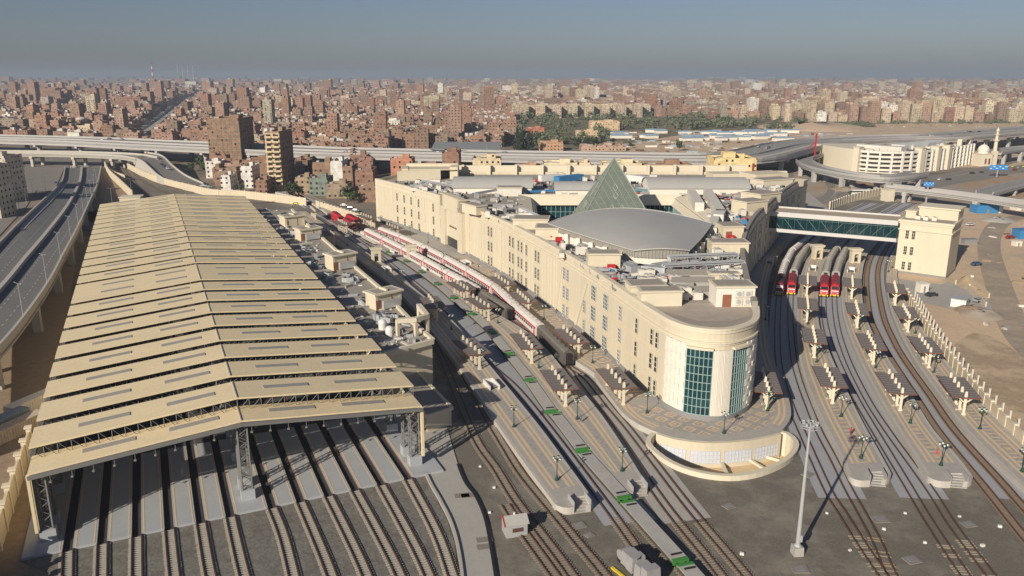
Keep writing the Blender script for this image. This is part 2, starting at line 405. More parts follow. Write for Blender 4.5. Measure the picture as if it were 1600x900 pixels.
CH = {}
def index_children():
    CH.clear()
    for o in bpy.data.objects:
        if o.parent: CH.setdefault(o.parent, []).append(o)
def dup(o, loc, rot, label, scale=None):
    """copy a thing with its parts and their sub-parts"""
    c = o.copy(); COL.objects.link(c); c.location = loc; c.rotation_euler = (0, 0, rot); c['label'] = label
    if scale: c.scale = scale
    THINGS.append(c)
    for a in kids(o):
        p = a.copy(); COL.objects.link(p); p.parent = c
        for b in kids(a):
            q = b.copy(); COL.objects.link(q); q.parent = p
    return c
def rem(o):
    for a in kids(o):
        for b in kids(a): bpy.data.objects.remove(b)
        bpy.data.objects.remove(a)
    if o in THINGS: THINGS.remove(o)
    bpy.data.objects.remove(o)
def place(proto, items):
    """items: (x, y, z, rot, label[, scale]); the first takes the prototype itself"""
    index_children(); first = True
    for it in items:
        sc_ = it[5] if len(it) > 5 else None
        if first:
            proto.location = (it[0], it[1], it[2]); proto.rotation_euler = (0, 0, it[3]); proto['label'] = it[4]
            if sc_: proto.scale = sc_
            first = False
        else: dup(proto, (it[0], it[1], it[2]), it[3], it[4], sc_)
# ================================================================== ground, roads, yard
def line3(pts, n=40):
    """pts: (px, py, z) -> n+1 world points (Vector xy, z) smoothed, evenly spaced"""
    P = [Vector((*g(a, b, z), z)) for a, b, z in pts]
    Q = [P[0] * 2 - P[1]] + P + [P[-1] * 2 - P[-2]]; out = []
    for i in range(1, len(Q) - 2):
        a, b, c, d = Q[i - 1:i + 3]
        for k in range(8):
            t = k / 8.0
            out.append(0.5 * ((2 * b) + (c - a) * t + (2 * a - 5 * b + 4 * c - d) * t * t + (3 * b - a - 3 * c + d) * t ** 3))
    out.append(P[-1]); tot = sum((b - a).length for a, b in zip(out, out[1:])); res = []
    acc = 0; j = 0
    for k in range(n + 1):
        s = tot * k / n
        while j < len(out) - 2 and acc + (out[j + 1] - out[j]).length < s: acc += (out[j + 1] - out[j]).length; j += 1
        L_ = (out[j + 1] - out[j]).length; t = min(1, max(0, (s - acc) / max(L_, 1e-9))); res.append(out[j].lerp(out[j + 1], t))
    return res
def xy(P): return [Vector((p.x, p.y)) for p in P]
def zs(P): return lambda i: P[i].z

# plaza drum and its sunken light well
DC = Vector((30.6, 122.0))
drum_arc = [g(a, b, 1.0) for a, b in ((1028, 676), (1050, 683), (1080, 688), (1110, 690), (1140, 689), (1170, 686), (1198, 681), (1217, 676))]
ring_out = [g(a, b, 0.7) for a, b in ((1026, 677), (1016, 689), (1024, 701), (1045, 717), (1070, 729), (1100, 737), (1135, 741), (1170, 738), (1200, 729), (1225, 716), (1238, 702), (1240, 690), (1230, 679), (1217, 675))]
ring_out = smooth(ring_out, 1.2)
well = ring_out + drum_arc[::-1]

BIG = 24000
b = MB(); b.sheet([[(-BIG, -BIG), (BIG, -BIG), (BIG, BIG), (-BIG, BIG)], well], 0.0); struct(b.build('ground', cityground))
yard = G([(-260, 1100), (1900, 1100), (1640, 740), (1530, 640), (1420, 486), (1400, 440), (1395, 380), (1400, 335), (1440, 318), (1340, 306), (1262, 296), (700, 296), (600, 330), (500, 316), (400, 306), (337, 302), (250, 285), (200, 266), (178, 250), (165, 262), (215, 305), (225, 325), (130, 330), (60, 560), (30, 700), (-200, 900)])
b = MB(); b.sheet([yard, well], 0.03); struct(b.build('rail_yard_ground', ballast))
b = MB(); b.sheet([G([(-500, 560), (0, 548), (75, 455), (123, 352), (158, 262), (165, 262), (212, 300), (222, 325), (130, 330), (95, 560), (55, 742), (88, 870), (90, 1100), (-500, 1100)])], 0.06); struct(b.build('dark_earth_strip', sandd))
b = MB(); b.sheet([G([(1424, 482), (1534, 636), (1604, 704), (1900, 960), (2600, 960), (2200, 262), (1700, 270), (1600, 290), (1440, 318), (1402, 335), (1398, 380), (1404, 440)])], 0.05); struct(b.build('sandy_ground', sand))
b = MB(); b.sheet([G([(1020, 262), (960, 224), (1060, 212), (1100, 202), (1180, 200), (1260, 196), (1400, 193), (1750, 192), (2100, 262)])], 0.08); struct(b.build('bare_land', sand))
b = MB(); b.sheet([G([(1240, 262), (1290, 275), (1440, 285), (1800, 250), (2100, 262), (1700, 300), (1600, 318), (1440, 318), (1340, 312), (1262, 330), (1240, 300)])], 0.10); struct(b.build('roadside_earth', mat('pale_earth', (0.33, 0.29, 0.235), 0.95, 0.12, 0.2, scale2=0.03, var2=0.12, tint=(0.36, 0.235, 0.135)))) 
b = MB(); b.sheet([G([(700, 262), (800, 255), (1262, 268), (1262, 292), (700, 292)])], 0.08); struct(b.build('service_road', asph2))
b = MB(); b.sheet([G([(800, 232), (780, 205), (800, 181), (1000, 183), (1240, 190), (1270, 200), (1080, 207), (1000, 222), (900, 232)])], 0.12); struct(b.build('parkland', mat('park_ground', (0.15, 0.135, 0.075), 0.95, 0.25, 0.05, scale2=0.02, var2=0.2, tint=(0.25, 0.21, 0.14))))
# dirt track worn across the sand on the right
dp = smooth(G([(1640, 575), (1590, 520), (1560, 445), (1545, 380), (1570, 345), (1640, 335), (1700, 335)]), 6)
b = MB(); b.ribbon(offset(dp, -3.2), offset(dp, 3.2), 0.08); struct(b.build('dirt_track', mat('worn_earth', (0.30, 0.255, 0.20), 0.95, 0.15, 0.3, scale2=0.06, var2=0.2, tint=(0.42, 0.34, 0.25))))
# damp dark patch and apron by the tower
b = MB(); b.sheet([smooth(G([(1490, 540), (1530, 520), (1600, 560), (1660, 640), (1700, 700), (1640, 700), (1580, 650), (1520, 600), (1490, 540)]), 3)], 0.10); struct(b.build('damp_sand', mat('damp_sand', (.36, .275, .185), .95, .18, .4, scale2=.06, var2=.12, tint=(.50, .385, .265), bump=.5)))
b = MB(); b.sheet([G([(1402, 436), (1470, 445), (1482, 440), (1545, 470), (1552, 487), (1500, 487), (1432, 470)])], 0.12); struct(b.build('concrete_apron', conc))

# ---- concrete service path right of the shed
pl = line3([(632, 640, 0), (664, 738, 0), (688, 785, 0), (703, 815, 0), (714, 850, 0), (722, 900, 0), (730, 1000, 0)], 40)
pr = line3([(690, 640, 0), (720, 740, 0), (742, 775, 0), (756, 806, 0), (764, 840, 0), (774, 900, 0), (790, 1000, 0)], 40)
b = MB(); b.ribbon(xy(pl), xy(pr), 0.16); struct(b.build('service_path', pathc))
for P, nm in ((pl, 0), (pr, 1)):
    b = MB(); b.strip(xy(P)[8 if nm == 0 else 14:], -0.18, 0.18, 0.0, 0.42 if nm == 0 else 0.3)
    tag(b.build('kerb', kerbc if nm == 0 else blackm, org=(*xy(P)[20], 0)), ['pale raised kerb along the left side of the curving concrete path', 'dark cable channel along the right side of the curving concrete path'][nm], 'kerb')
for (a, c) in ((722, 776), (732, 776), (757, 845), (758, 856)):
    q = g(a, c); b = MB(); b.box(q.x, q.y, 0.165, 1.9, 1.1, 0.03, 0.2, 0); tag(b.build('manhole_cover', asph2, org=(q.x, q.y, 0.16)), 'dark square cover let into the curving concrete path', 'manhole', 'covers in the concrete path')

# ---- elevated highway at left
NL = 60
Lb = line3([(-90, 480, 7), (0, 383, 7), (40, 342, 7), (85, 299, 4.5), (98, 283, 2.4), (102, 262, 0.5)], NL)
Md = line3([(-130, 600, 7), (5, 450, 7), (40, 407, 7), (75, 365, 6.6), (108, 320, 4.8), (125, 285, 2.5), (128, 262, 0.5)], NL)
Rb = line3([(-160, 690, 7), (0, 546, 7), (72, 452, 7), (100, 400, 7), (122, 358, 6.5), (140, 318, 4.8), (152, 290, 2.8), (158, 262, 0.5)], NL)
b = MB(); b.ribbon(xy(Lb), xy(Md), zs(Lb), zs(Md)); b.ribbon(xy(Md), xy(Rb), lambda i: Md[i].z + .02, lambda i: Rb[i].z + .02)
hw = thing('elevated_road', 'dark asphalt elevated highway with two carriageways beside the shed', 'road', (*xy(Md)[30], 0)); hw['kind'] = 'structure'
b.build('road_surface', asphalt, hw)
for P, w, h in ((Lb, 0.5, 1.0), (Rb, 0.5, 1.0), (Md, 1.0, 1.0)):
    b = MB(); b.strip(xy(P), -w / 2, w / 2, lambda i: P[i].z - 0.3, lambda i: P[i].z + h); b.build('parapet', kerbc, hw)
b = MB(); b.strip(xy(Rb), -2.5, -0.2, lambda i: max(0.0, Rb[i].z - 1.9), lambda i: Rb[i].z - 0.05); b.strip(xy(Lb), 0.2, 2.5, lambda i: max(0.0, Lb[i].z - 1.9), lambda i: Lb[i].z - 0.05); b.build('edge_beam', conc, hw)
b = MB(); b.ribbon(xy(Lb), xy(Rb), lambda i: max(0.05, Lb[i].z - 1.2), lambda i: max(0.05, Rb[i].z - 1.2)); b.build('deck', conc, hw)
for k in range(0, 44, 5):
    b = MB(); p = (xy(Rb)[k] * 0.9 + xy(Md)[k] * 0.1); q = (xy(Md)[k] + xy(Rb)[k]) / 2; h = Rb[k].z - 1.5
    if h < 1: continue
    for r_ in (p, q): b.box(r_.x, r_.y, 0, 1.6, 1.2, h, 0.2)
    b.build('pillar', conc, hw)
# broken lane lines
for (A, B, t) in ((Lb, Md, 0.33), (Lb, Md, 0.66), (Md, Rb, 0.33), (Md, Rb, 0.66)):
    P = [a.lerp(c, t) for a, c in zip(A, B)]; b = MB(); fine = []
    for i in range(NL):
        for k in (0.1, 0.6):
            a = P[i].lerp(P[i + 1], k); c = P[i].lerp(P[i + 1], k + 0.22); n_ = Vector((c.y - a.y, a.x - c.x)).normalized() * 0.09
            kk = b.add([(a.x - n_.x, a.y - n_.y, a.z + .05), (a.x + n_.x, a.y + n_.y, a.z + .05), (c.x + n_.x, c.y + n_.y, c.z + .05), (c.x - n_.x, c.y - n_.y, c.z + .05)]); b.face((kk, kk + 1, kk + 2, kk + 3))
    b.build('lane_marking', kerbc, hw)
b = MB(); b.sheet([G([(100, 264), (160, 264), (158, 244), (98, 244)]), ], 0.30)
b.sheet([G([(40, 250), (98, 244), (100, 264), (85, 299), (60, 300), (40, 280)])], 0.24); b.sheet([G([(-60, 330), (40, 262), (62, 290), (40, 325), (0, 368), (-60, 430)])], 0.20); struct(b.build('road', asph2))

# ---- concrete viaduct across the background
def viaduct(name, label, px_near, z, width, gap_at=None, depth=2.0, pstep=36, pw=2.2, n=90, m=viac, second=False):
    P = xy(line3([(a, c, z) for a, c in px_near], n)); r = thing(name, label, 'viaduct', (*P[n // 2], 0))
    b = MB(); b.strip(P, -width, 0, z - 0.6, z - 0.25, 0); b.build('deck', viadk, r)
    b = MB(); b.strip(P, -0.35, 0.0, z - 1.0, z + 0.9); b.strip(P, -width, -width + 0.35, z - 1.0, z + 0.9)
    b.build('parapet', m, r)
    if gap_at:
        b = MB(); b.strip(P, -gap_at - 0.4, -gap_at + 0.4, z - 0.25, z + 0.8); b.build('median_parapet', m, r)
        b = MB(); b.strip(P, -gap_at * 0.5 - 1.8, -gap_at * 0.5 + 1.8, z - 0.25, z - 0.05); b.build('track_plinth', kerbc, r)
    b = MB(); b.strip(P, -2.2, -0.5, z - 0.6 - depth, z - 0.6); b.strip(P, -width + 0.5, -width + 2.2, z - 0.6 - depth, z - 0.6); b.strip(P, -width * 0.55, -width * 0.45, z - 0.6 - depth, z - 0.6)
    b.build('girder', m, r)
    L_ = plen(P); s = 8
    while s < L_:
        p, t = at(P, s); a = ang(t); nrm = Vector((-t.y, t.x))
        c = p + nrm * (width / 2); b = MB(); b.box(c.x, c.y, z - 0.6 - depth - 1.3, 2.0, width * 0.96, 1.3, a)
        for k in (0.14, 0.86): q = p + nrm * (width * k); b.box(q.x, q.y, 0, pw, pw, z - depth - 1.8, a)
        b.build('pillar', m, r); s += pstep
    return r, P
vA, vAP = viaduct('rail_viaduct', 'long pale concrete viaduct with twin decks crossing in front of the brick town', [(-160, 215), (0, 219), (100, 222), (200, 227), (330, 233), (460, 239), (560, 242), (700, 245), (880, 248), (1000, 250), (1120, 251), (1180, 249), (1225, 244), (1258, 236), (1290, 228), (1340, 222), (1420, 218), (1500, 216), (1560, 211), (1640, 204), (1760, 193)], 11, 34, 16)
vB, vBP = viaduct('road_flyover', 'sand coloured curving ramp with parked cars below the long viaduct', [(-40, 239), (37, 240), (100, 241), (160, 243), (190, 245), (212, 249)], 8, 12, None, 1.2, 28, 1.6, 40, kerbc)
ra = line3([(211, 248, 8), (224, 254, 7.4), (234, 263, 6), (250, 277, 3.4), (275, 289, 1.2), (300, 297, 0.6)], 20); rb_ = line3([(226, 239, 8), (252, 244, 7.4), (270, 260, 5.5), (290, 275, 2.8), (318, 288, 0.6)], 20)
b = MB(); b.ribbon(xy(ra)[::1], xy(rb_), zs(ra), zs(rb_)); rr = thing('ramp', 'curved road ramp descending from the flyover to the brick tower', 'road', (*xy(ra)[10], 0)); rr['kind'] = 'structure'; b.build('road_surface', asph2, rr)
for P in (ra, rb_):
    b = MB(); b.strip(xy(P), -0.2, 0.2, lambda i: 0, lambda i: P[i].z + 0.9); b.build('parapet', kerbc, rr)
# grey curved ramp before the car park building
vC, vCP = viaduct('road_flyover', 'grey curving flyover ramp on pillars in front of the cream parking building', [(1452, 272), (1425, 277), (1385, 280), (1345, 277), (1300, 270), (1262, 261), (1244, 252), (1246, 246), (1262, 240)][::-1], 7, 9, None, 1.3, 26, 2.0, 60)
vD, vDP = viaduct('road_flyover', 'narrow grey flyover crossing the sand behind the bridge tower', [(1385, 292), (1430, 297), (1482, 303), (1540, 311), (1600, 320), (1700, 338)], 6, 6, None, 1.1, 30, 1.4, 40)
vE, vEP = viaduct('road_flyover', 'grey upper flyover with dark pillars behind the mosque at far right', [(1566, 238), (1600, 233), (1650, 228), (1720, 220)], 8, 9, None, 1.2, 26, 2.0, 30)
vF, vFP = viaduct('road_flyover', 'short slatted grey deck crossing the sand at the right edge', [(1552, 303), (1600, 290), (1660, 276)], 4, 7, None, 1.0, 24, 1.2, 20, metal_g)
def road(name, A, B, z=0.16, m=asph2, n=40, marks=True, label=None):
    a = line3([(x, y, 0) for x, y in A], n); c = line3([(x, y, 0) for x, y in B], n)
    b = MB(); b.ribbon(xy(a), xy(c), z); r = struct(b.build(name, m))
    if marks:
        b = MB()
        for t in (0.03, 0.97):
            P = [p.lerp(q, t) for p, q in zip(xy(a), xy(c))]; b.ribbon(offset(P, -0.12), offset(P, 0.12), z + 0.04)
        struct(b.build('road_marking', kerbc))
    return xy(a), xy(c)
hwA, hwB = road('highway', [(1340, 294), (1420, 289), (1460, 281), (1520, 270), (1600, 257), (1720, 240)], [(1360, 306), (1440, 298), (1500, 287), (1550, 279), (1600, 268), (1720, 250)])
road('road', [(1440, 277), (1500, 268), (1560, 255), (1600, 246), (1700, 232)], [(1452, 282), (1510, 272), (1570, 260), (1600, 252), (1700, 238)], 0.15)
road('loop_road', [(1262, 277), (1282, 283), (1292, 294), (1284, 306), (1262, 313)], [(1262, 272), (1296, 279), (1306, 294), (1296, 312), (1262, 323)])
road('road', [(1262, 325), (1300, 316), (1350, 308), (1400, 306), (1440, 312)], [(1262, 312), (1300, 303), (1350, 296), (1400, 294), (1450, 300)], 0.14, marks=False)
# the road corridor running away through the town at upper left
cA = [(195, 219), (220, 205), (245, 186), (262, 172), (280, 160), (300, 152)]; cB = [(243, 223), (262, 205), (282, 186), (295, 174), (305, 162), (314, 152)]
a = line3([(x, y, 0) for x, y in cA], 30); c = line3([(x, y, 0) for x, y in cB], 30)
b = MB(); b.ribbon(xy(a), xy(c), 0.2); struct(b.build('town_road', asph2))
for t, h, m_, nm in ((0.0, 3.0, kerbc, 0), (0.45, 4.5, conc, 1), (0.75, 2.0, kerbc, 2)):
    P = [p.lerp(q, t) for p, q in zip(xy(a), xy(c))]; b = MB(); b.strip(P, -2.5, 2.5, 0, h)
    tag(b.build('road_embankment', m_, org=(*P[10], 0)), ['pale retaining wall on the left side of the road running through the brick town', 'raised middle carriageway of the road running away through the brick town', 'low right side wall of the road running through the brick town'][nm], 'embankment')

# ================================================================== railway tracks and platforms
def track(pts, label, slab=None, bury=None, timber=None, rails_from=None, z0=0.05, step=0.46):
    P = smooth([g(*q) for q in pts], 1.8 if step < 1 else 3); mid = P[len(P) // 2]
    t = thing('railway_track', label, 'railway track', (mid.x, mid.y, 0))
    for d in (-0.53, 0.53):
        b = MB(); b.strip(P, d - 0.06, d + 0.06, z0, z0 + 0.22, caps=False); b.build('rail', rail_m, t)
    b = MB(); S = resample(P, step); T = tangents(S); n = 0
    for p, tt in zip(S, T):
        if slab and slab[0] < p.y < slab[1]: continue
        if bury and (bury[0] < p.y < bury[1] or (p.y < bury[1] + 4 and random.random() < .3)): continue
        b.box(p.x + random.uniform(-.03, .03), p.y, z0 - 0.02 + random.uniform(-.02, .02), 0.19, 1.85, 0.13, ang(tt) + random.uniform(-.03, .03)); n += 1
    if n: b.build('sleepers', timber or sleeper, t)
    return P

# right side
RA = track([(1355, 318), (1322, 333), (1290, 351), (1262, 370, 3), (1240, 388, 3), (1230, 404, 3), (1219, 448), (1215, 500), (1216, 560), (1224, 600), (1237, 640), (1252, 675), (1292, 765), (1314, 800), (1345, 850), (1379, 900), (1450, 1000)], 'leftmost railway track right of the main building, in its shadow', slab=(92, 900), bury=(84, 92))
RB = track([(1378, 318), (1343, 333), (1310, 352), (1278, 371, 3), (1258, 388, 3), (1248, 404, 3), (1237, 448), (1235, 500), (1240, 560), (1250, 600), (1265, 640), (1279, 675), (1303, 720), (1325, 765), (1347, 805), (1372, 852), (1393, 900), (1455, 1000)], 'rusty track that joins its left neighbour at a switch near the light mast', slab=(92, 900), bury=(84, 92), timber=sleeperw)
RC = track([(1408, 318), (1372, 338), (1348, 352), (1318, 376, 3), (1299, 398, 3), (1288, 448), (1288, 500), (1304, 555), (1335, 620), (1367, 675), (1421, 765), (1452, 817), (1507, 900), (1580, 1000)], 'track right of the first island platform on the right side', slab=(92, 900), bury=(83, 92))
RD = track([(1430, 318), (1395, 336), (1370, 350), (1333, 376, 3), (1316, 398, 3), (1304, 448), (1306, 500), (1321, 555), (1352, 620), (1387, 675), (1452, 765), (1488, 822), (1547, 900), (1620, 1000)], 'track beside the left edge of the middle right platform', slab=(92, 900), bury=(83, 92))
RE = track([(1440, 322), (1415, 345), (1390, 365), (1365, 395), (1354, 430), (1358, 490), (1374, 530), (1392, 562), (1430, 620), (1466, 675), (1536, 760), (1600, 840), (1700, 960)], 'brown track right of the middle right platform', slab=(60, 900))
RF = track([(1450, 330), (1425, 350), (1402, 368), (1380, 397), (1371, 430), (1379, 490), (1395, 530), (1413, 562), (1454, 620), (1493, 675), (1567, 757), (1600, 795), (1700, 905)], 'brown track along the platform beside the boundary wall', slab=(60, 900))
def slabs(A, B, da, db, y0, y1, nm='track_slab'):
    PA = [p for p in smooth(G(A), 3)]; n = 60
    LA, LB_ = plen(A), plen(B)
    pa = [at(A, LA * i / n)[0] for i in range(n + 1)]; pb = [at(B, LB_ * i / n)[0] for i in range(n + 1)]
def slab_between(A, B, da, db, ymin, ymax, m=concblue, z=0.07, label=None):
    """concrete slab carrying two neighbouring tracks"""
    a = [p for p in A if ymin <= p.y <= ymax]; bb = [p for p in B if ymin <= p.y <= ymax]; n = 60
    a = offset(a, da); bb = offset(bb, db); la, lb = plen(a), plen(bb)
    pa = [at(a, la * i / n)[0] for i in range(n + 1)]; pb = [at(bb, lb * i / n)[0] for i in range(n + 1)]
    if pa[0].y > pa[-1].y: pa.reverse(); pb.reverse()
    q = MB(); q.ribbon(pa, pb, z); return struct(q.build('track_slab', m))
slab_between(RA, RB, 1.7, -1.7, 92.0, 420)
slab_between(RC, RD, 1.9, -1.7, 92.0, 420)
slab_between(RE, RF, -0.2, -1.6, 92.0, 420)
brownb = mat('brown_ballast', (0.25, 0.19, 0.14), 0.95, 0.2, 1.2)
for P_ in (RE, RF):
    q_ = [p for p in P_ if 40 < p.y < 420]; q = MB(); q.ribbon(offset(q_, -.8), offset(q_, .8), .075); struct(q.build('track_bed', brownb))
# left side
LA = track([(470, 318), (520, 346), (556, 372), (590, 397), (625, 425), (668, 460), (703, 500), (737, 545), (775, 580), (808, 610), (862, 677), (953, 800), (985, 845), (1024, 900), (1090, 1000)], 'track between the leftmost island platform and the flat wagons', slab=(88, 900))
LB = track([(430, 285), (470, 310), (520, 342), (560, 371), (582, 385), (617, 404), (640, 417), (687, 452), (716, 478), (737, 496), (760, 516), (780, 541), (800, 566), (825, 598), (850, 636), (882, 675), (918, 724), (968, 781), (1028, 850), (1078, 905), (1160, 1000)], 'track carrying the row of empty flat wagons', slab=(88, 900))
LC = track([(440, 302), (490, 318), (540, 342, 3), (556, 350, 3), (607, 375, 3), (652, 398, 3), (700, 424, 3), (745, 449, 3), (787, 477, 3), (836, 524), (870, 556), (912, 612), (960, 675), (1034, 785), (1110, 880), (1200, 1000)], 'track beside the right edge of the middle left platform', slab=(87, 900))
LD = track([(440, 295), (500, 315), (545, 336, 3), (566, 345, 3), (640, 374, 3), (700, 403, 3), (775, 447, 3), (803, 473, 3), (843, 507, 3), (882, 545, 3), (917, 592), (952, 636), (985, 675), (1075, 793), (1150, 882), (1245, 1000)], 'track beside the plaza platform of the main building', slab=(87, 900))
slab_between(LA, LB, 1.9, -2.4, 86.5, 420)
slab_between(LC, LD, 1.8, -1.8, 86.8, 420, m=pathc)
T2 = track([(470, 335), (520, 372), (580, 425), (650, 480), (692, 527), (727, 590), (762, 655), (790, 702), (815, 742), (860, 797), (905, 852), (945, 900), (1020, 1000)], 'track hugging the left side of the leftmost island platform')
T1 = track([(600, 452), (637, 485), (675, 532), (705, 595), (742, 685), (774, 732), (805, 783), (850, 842), (893, 900), (960, 1000)], 'track left of the island platforms, passing behind the small hut')
T0 = track([(790, 790), (810, 822), (830, 850), (866, 900), (930, 990)], 'short half buried track in front of the small grey hut')
# tracks curving away at upper left
for k, q in enumerate(([(520, 372), (440, 333), (330, 325), (260, 318), (222, 298), (196, 268), (186, 250), (180, 235)], [(470, 310), (400, 318), (320, 312), (262, 303), (226, 285), (204, 266), (194, 252), (186, 236)], [(440, 295), (360, 305), (300, 300), (245, 286), (216, 270), (202, 255), (192, 238)])):
    track(q, ['lower', 'middle', 'upper'][k] + ' one of the curving tracks behind the shed at upper left', step=1.2)

def platform(name, label, lpx, rpx, pat, end=True, z=1.0, stairs=True, stripes=(1.5, 2.5), patw=0.62, ext=None, redge=None):
    """island platform from its two edges, far -> near; rounded end with a notch of steps"""
    A = xy(line3([(a, b_, z) for a, b_ in lpx], 70)); B = xy(line3([(a, b_, z) for a, b_ in rpx], 70))
    if redge:
        B = [((lambda s: (lambda p, t: p + Vector((t.y, -t.x)) * 1.4)(*at(redge, s)))(nearest(redge, q)) if q.y > 128 else q) for q in B]
        for _ in range(3): B = [B[0]] + [(B[i - 1] + B[i] * 2 + B[i + 1]) / 4 for i in range(1, len(B) - 1)] + [B[-1]]
    c = sum(A + B, Vector((0, 0))) / (len(A) * 2); t = thing(name, label, 'platform', (c.x, c.y, 0))
    b = MB()
    def ring(b, P):
        n = len(P); k = b.add([(p.x, p.y, 0) for p in P] + [(p.x, p.y, z) for p in P])
        for i in range(n): j = (i + 1) % n; b.face((k + i, k + j, k + n + j, k + n + i), 0)
    if end:
        ta = (A[-1] - A[-2]).normalized(); tb = (B[-1] - B[-2]).normalized(); tt = (ta + tb).normalized(); w = (B[-1] - A[-1]); wl = w.length; wu = w / wl
        r = min(2.6, wl * 0.3); E = []
        for k in range(0, 7):
            th = k / 6 * math.pi / 2; E.append(A[-1] + ta * (r * math.sin(th)) + wu * (r * (1 - math.cos(th))))
        m0 = E[-1]; F = []
        for k in range(0, 7):
            th = (6 - k) / 6 * math.pi / 2; F.append(B[-1] + tb * (r * math.sin(th)) - wu * (r * (1 - math.cos(th))))
        nw = 2.2; mid = (m0 + F[0]) / 2 + wu * (0.12 * wl); n0 = mid - wu * (nw / 2); n1 = mid + wu * (nw / 2); dep = 2.3
        poly = A + E + ([n0, n0 - tt * dep, n1 - tt * dep, n1] if stairs else []) + F + B[::-1]
        ring(b, poly); b.ribbon(A[:-6], B[:-6], z, m=1); b.sheet([A[-7:] + E[1:] + ([n0, n0 - tt * dep, n1 - tt * dep, n1] if stairs else []) + F[:-1] + B[-7:][::-1]], z, 1); b.build('platform_slab', [kerb_p, grey_p], t)
        if stairs:
            s = MB()
            for k in range(5):
                q = (n0 + n1) / 2 - tt * (dep - 0.23 - k * 0.46); s.box(q.x, q.y, 0, 0.46, nw - 0.06, z * (5 - k) / 6, ang(tt))
            for q in (n0, n1): s.box((q - tt * 1.1).x, (q - tt * 1.1).y, z + 0.004, 2.2, 0.06, 0.7, ang(tt), 1)
            s.build('steps', [conc, metal_g], t)
    else:
        ring(b, A + B[::-1]); b.ribbon(A, B, z, m=1); b.build('platform_slab', [kerb_p, grey_p], t)
    n = len(A)
    U = [(B[i] - A[i]).normalized() for i in range(n)]
    W_ = [(B[i] - A[i]).length for i in range(n)]
    b = MB(); n2 = n - 1
    for d in stripes:
        D = [min(d, W_[i] * d * .13) for i in range(n)]; Q = [min(.38, W_[i] * .06) for i in range(n)]
        b.ribbon([A[i] + U[i] * D[i] for i in range(n2)], [A[i] + U[i] * (D[i] + Q[i]) for i in range(n2)], z + 0.012)
        b.ribbon([B[i] - U[i] * (D[i] + Q[i]) for i in range(n2)], [B[i] - U[i] * D[i] for i in range(n2)], z + 0.012)
    b.ribbon([A[n2 - 1] + U[n2 - 1] * stripes[-1], A[n2] + U[n2] * stripes[-1] - tangents(A)[-1] * 0.6], [B[n2 - 1] - U[n2 - 1] * stripes[-1], B[n2] - U[n2] * stripes[-1] - tangents(A)[-1] * 0.6], z + 0.010) if False else None
    b.build('border_stripes', beige_p, t)
    b = MB(); h = stripes[-1] + 0.38
    b.ribbon([A[i] + U[i] * min(h + 0.3, W_[i] * 0.41) for i in range(n2)], [B[i] - U[i] * min(h + 0.3, W_[i] * 0.41) for i in range(n2)], z + 0.008, uvw=True)
    b.build('patterned_paving', pat, t)
    # tactile edge
    b = MB(); b.ribbon([A[i] + U[i] * 0.05 for i in range(n)], [A[i] + U[i] * 0.5 for i in range(n)], z + 0.010); b.ribbon([B[i] - U[i] * 0.5 for i in range(n)], [B[i] - U[i] * 0.05 for i in range(n)], z + 0.010)
    b.build('edge_coping', kerb_p, t)
    return t, A, B
R1 = platform('station_platform', 'island platform with patterned paving nearest the main building on its right side',
    [(1340, 340), (1310, 358), (1284, 376), (1262, 400), (1249, 440), (1245, 500), (1249, 560), (1264, 612), (1285, 660), (1306, 700), (1326, 742)],
    [(1366, 340), (1340, 356), (1312, 376), (1292, 400), (1281, 440), (1279, 500), (1297, 552), (1326, 615), (1350, 663), (1372, 702), (1392, 738)], pat_ring)
R2 = platform('station_platform', 'middle island platform on the right side with person near its lamp',
    [(1425, 322), (1390, 344), (1362, 362), (1336, 388), (1322, 410), (1315, 442), (1317, 490), (1335, 545), (1366, 608), (1400, 665), (1424, 704), (1448, 742)],
    [(1437, 325), (1412, 345), (1385, 365), (1358, 392), (1347, 430), (1350, 482), (1366, 525), (1385, 555), (1422, 612), (1458, 670), (1496, 712), (1519, 742)], pat_ring)
R3 = platform('station_platform', 'outer right platform running along the cream boundary wall',
    [(1410, 372), (1392, 398), (1385, 430), (1388, 470), (1402, 512), (1426, 558), (1464, 612), (1506, 668), (1566, 728), (1598, 758), (1700, 850)],
    [(1428, 372), (1410, 398), (1402, 430), (1414, 468), (1440, 512), (1474, 558), (1518, 612), (1566, 660), (1640, 726), (1680, 758), (1780, 850)], pat_ring, end=False)
L1 = platform('station_platform', 'leftmost island platform with rounded end and dotted paving',
    [(452, 330), (490, 356), (540, 390), (580, 420), (610, 444), (640, 474), (670, 512), (700, 550), (727, 588), (775, 660), (820, 724), (866, 786)],
    [(478, 330), (527, 362), (570, 392), (612, 420), (650, 452), (692, 486), (725, 520), (755, 558), (795, 606), (845, 668), (885, 722), (926, 778)], pat_dot)
L2 = platform('station_platform', 'middle left island platform between flat wagons and white trains',
    [(430, 300), (480, 312), (530, 338), (565, 365), (600, 386), (640, 406), (692, 444), (730, 476), (757, 502), (797, 550), (832, 592), (885, 660), (930, 714), (972, 765)],
    [(440, 296), (500, 312), (548, 338), (590, 364), (632, 386), (680, 411), (722, 436), (762, 458), (800, 486), (840, 520), (868, 548), (905, 600), (955, 668), (1010, 755)], pat_dot, redge=LC)

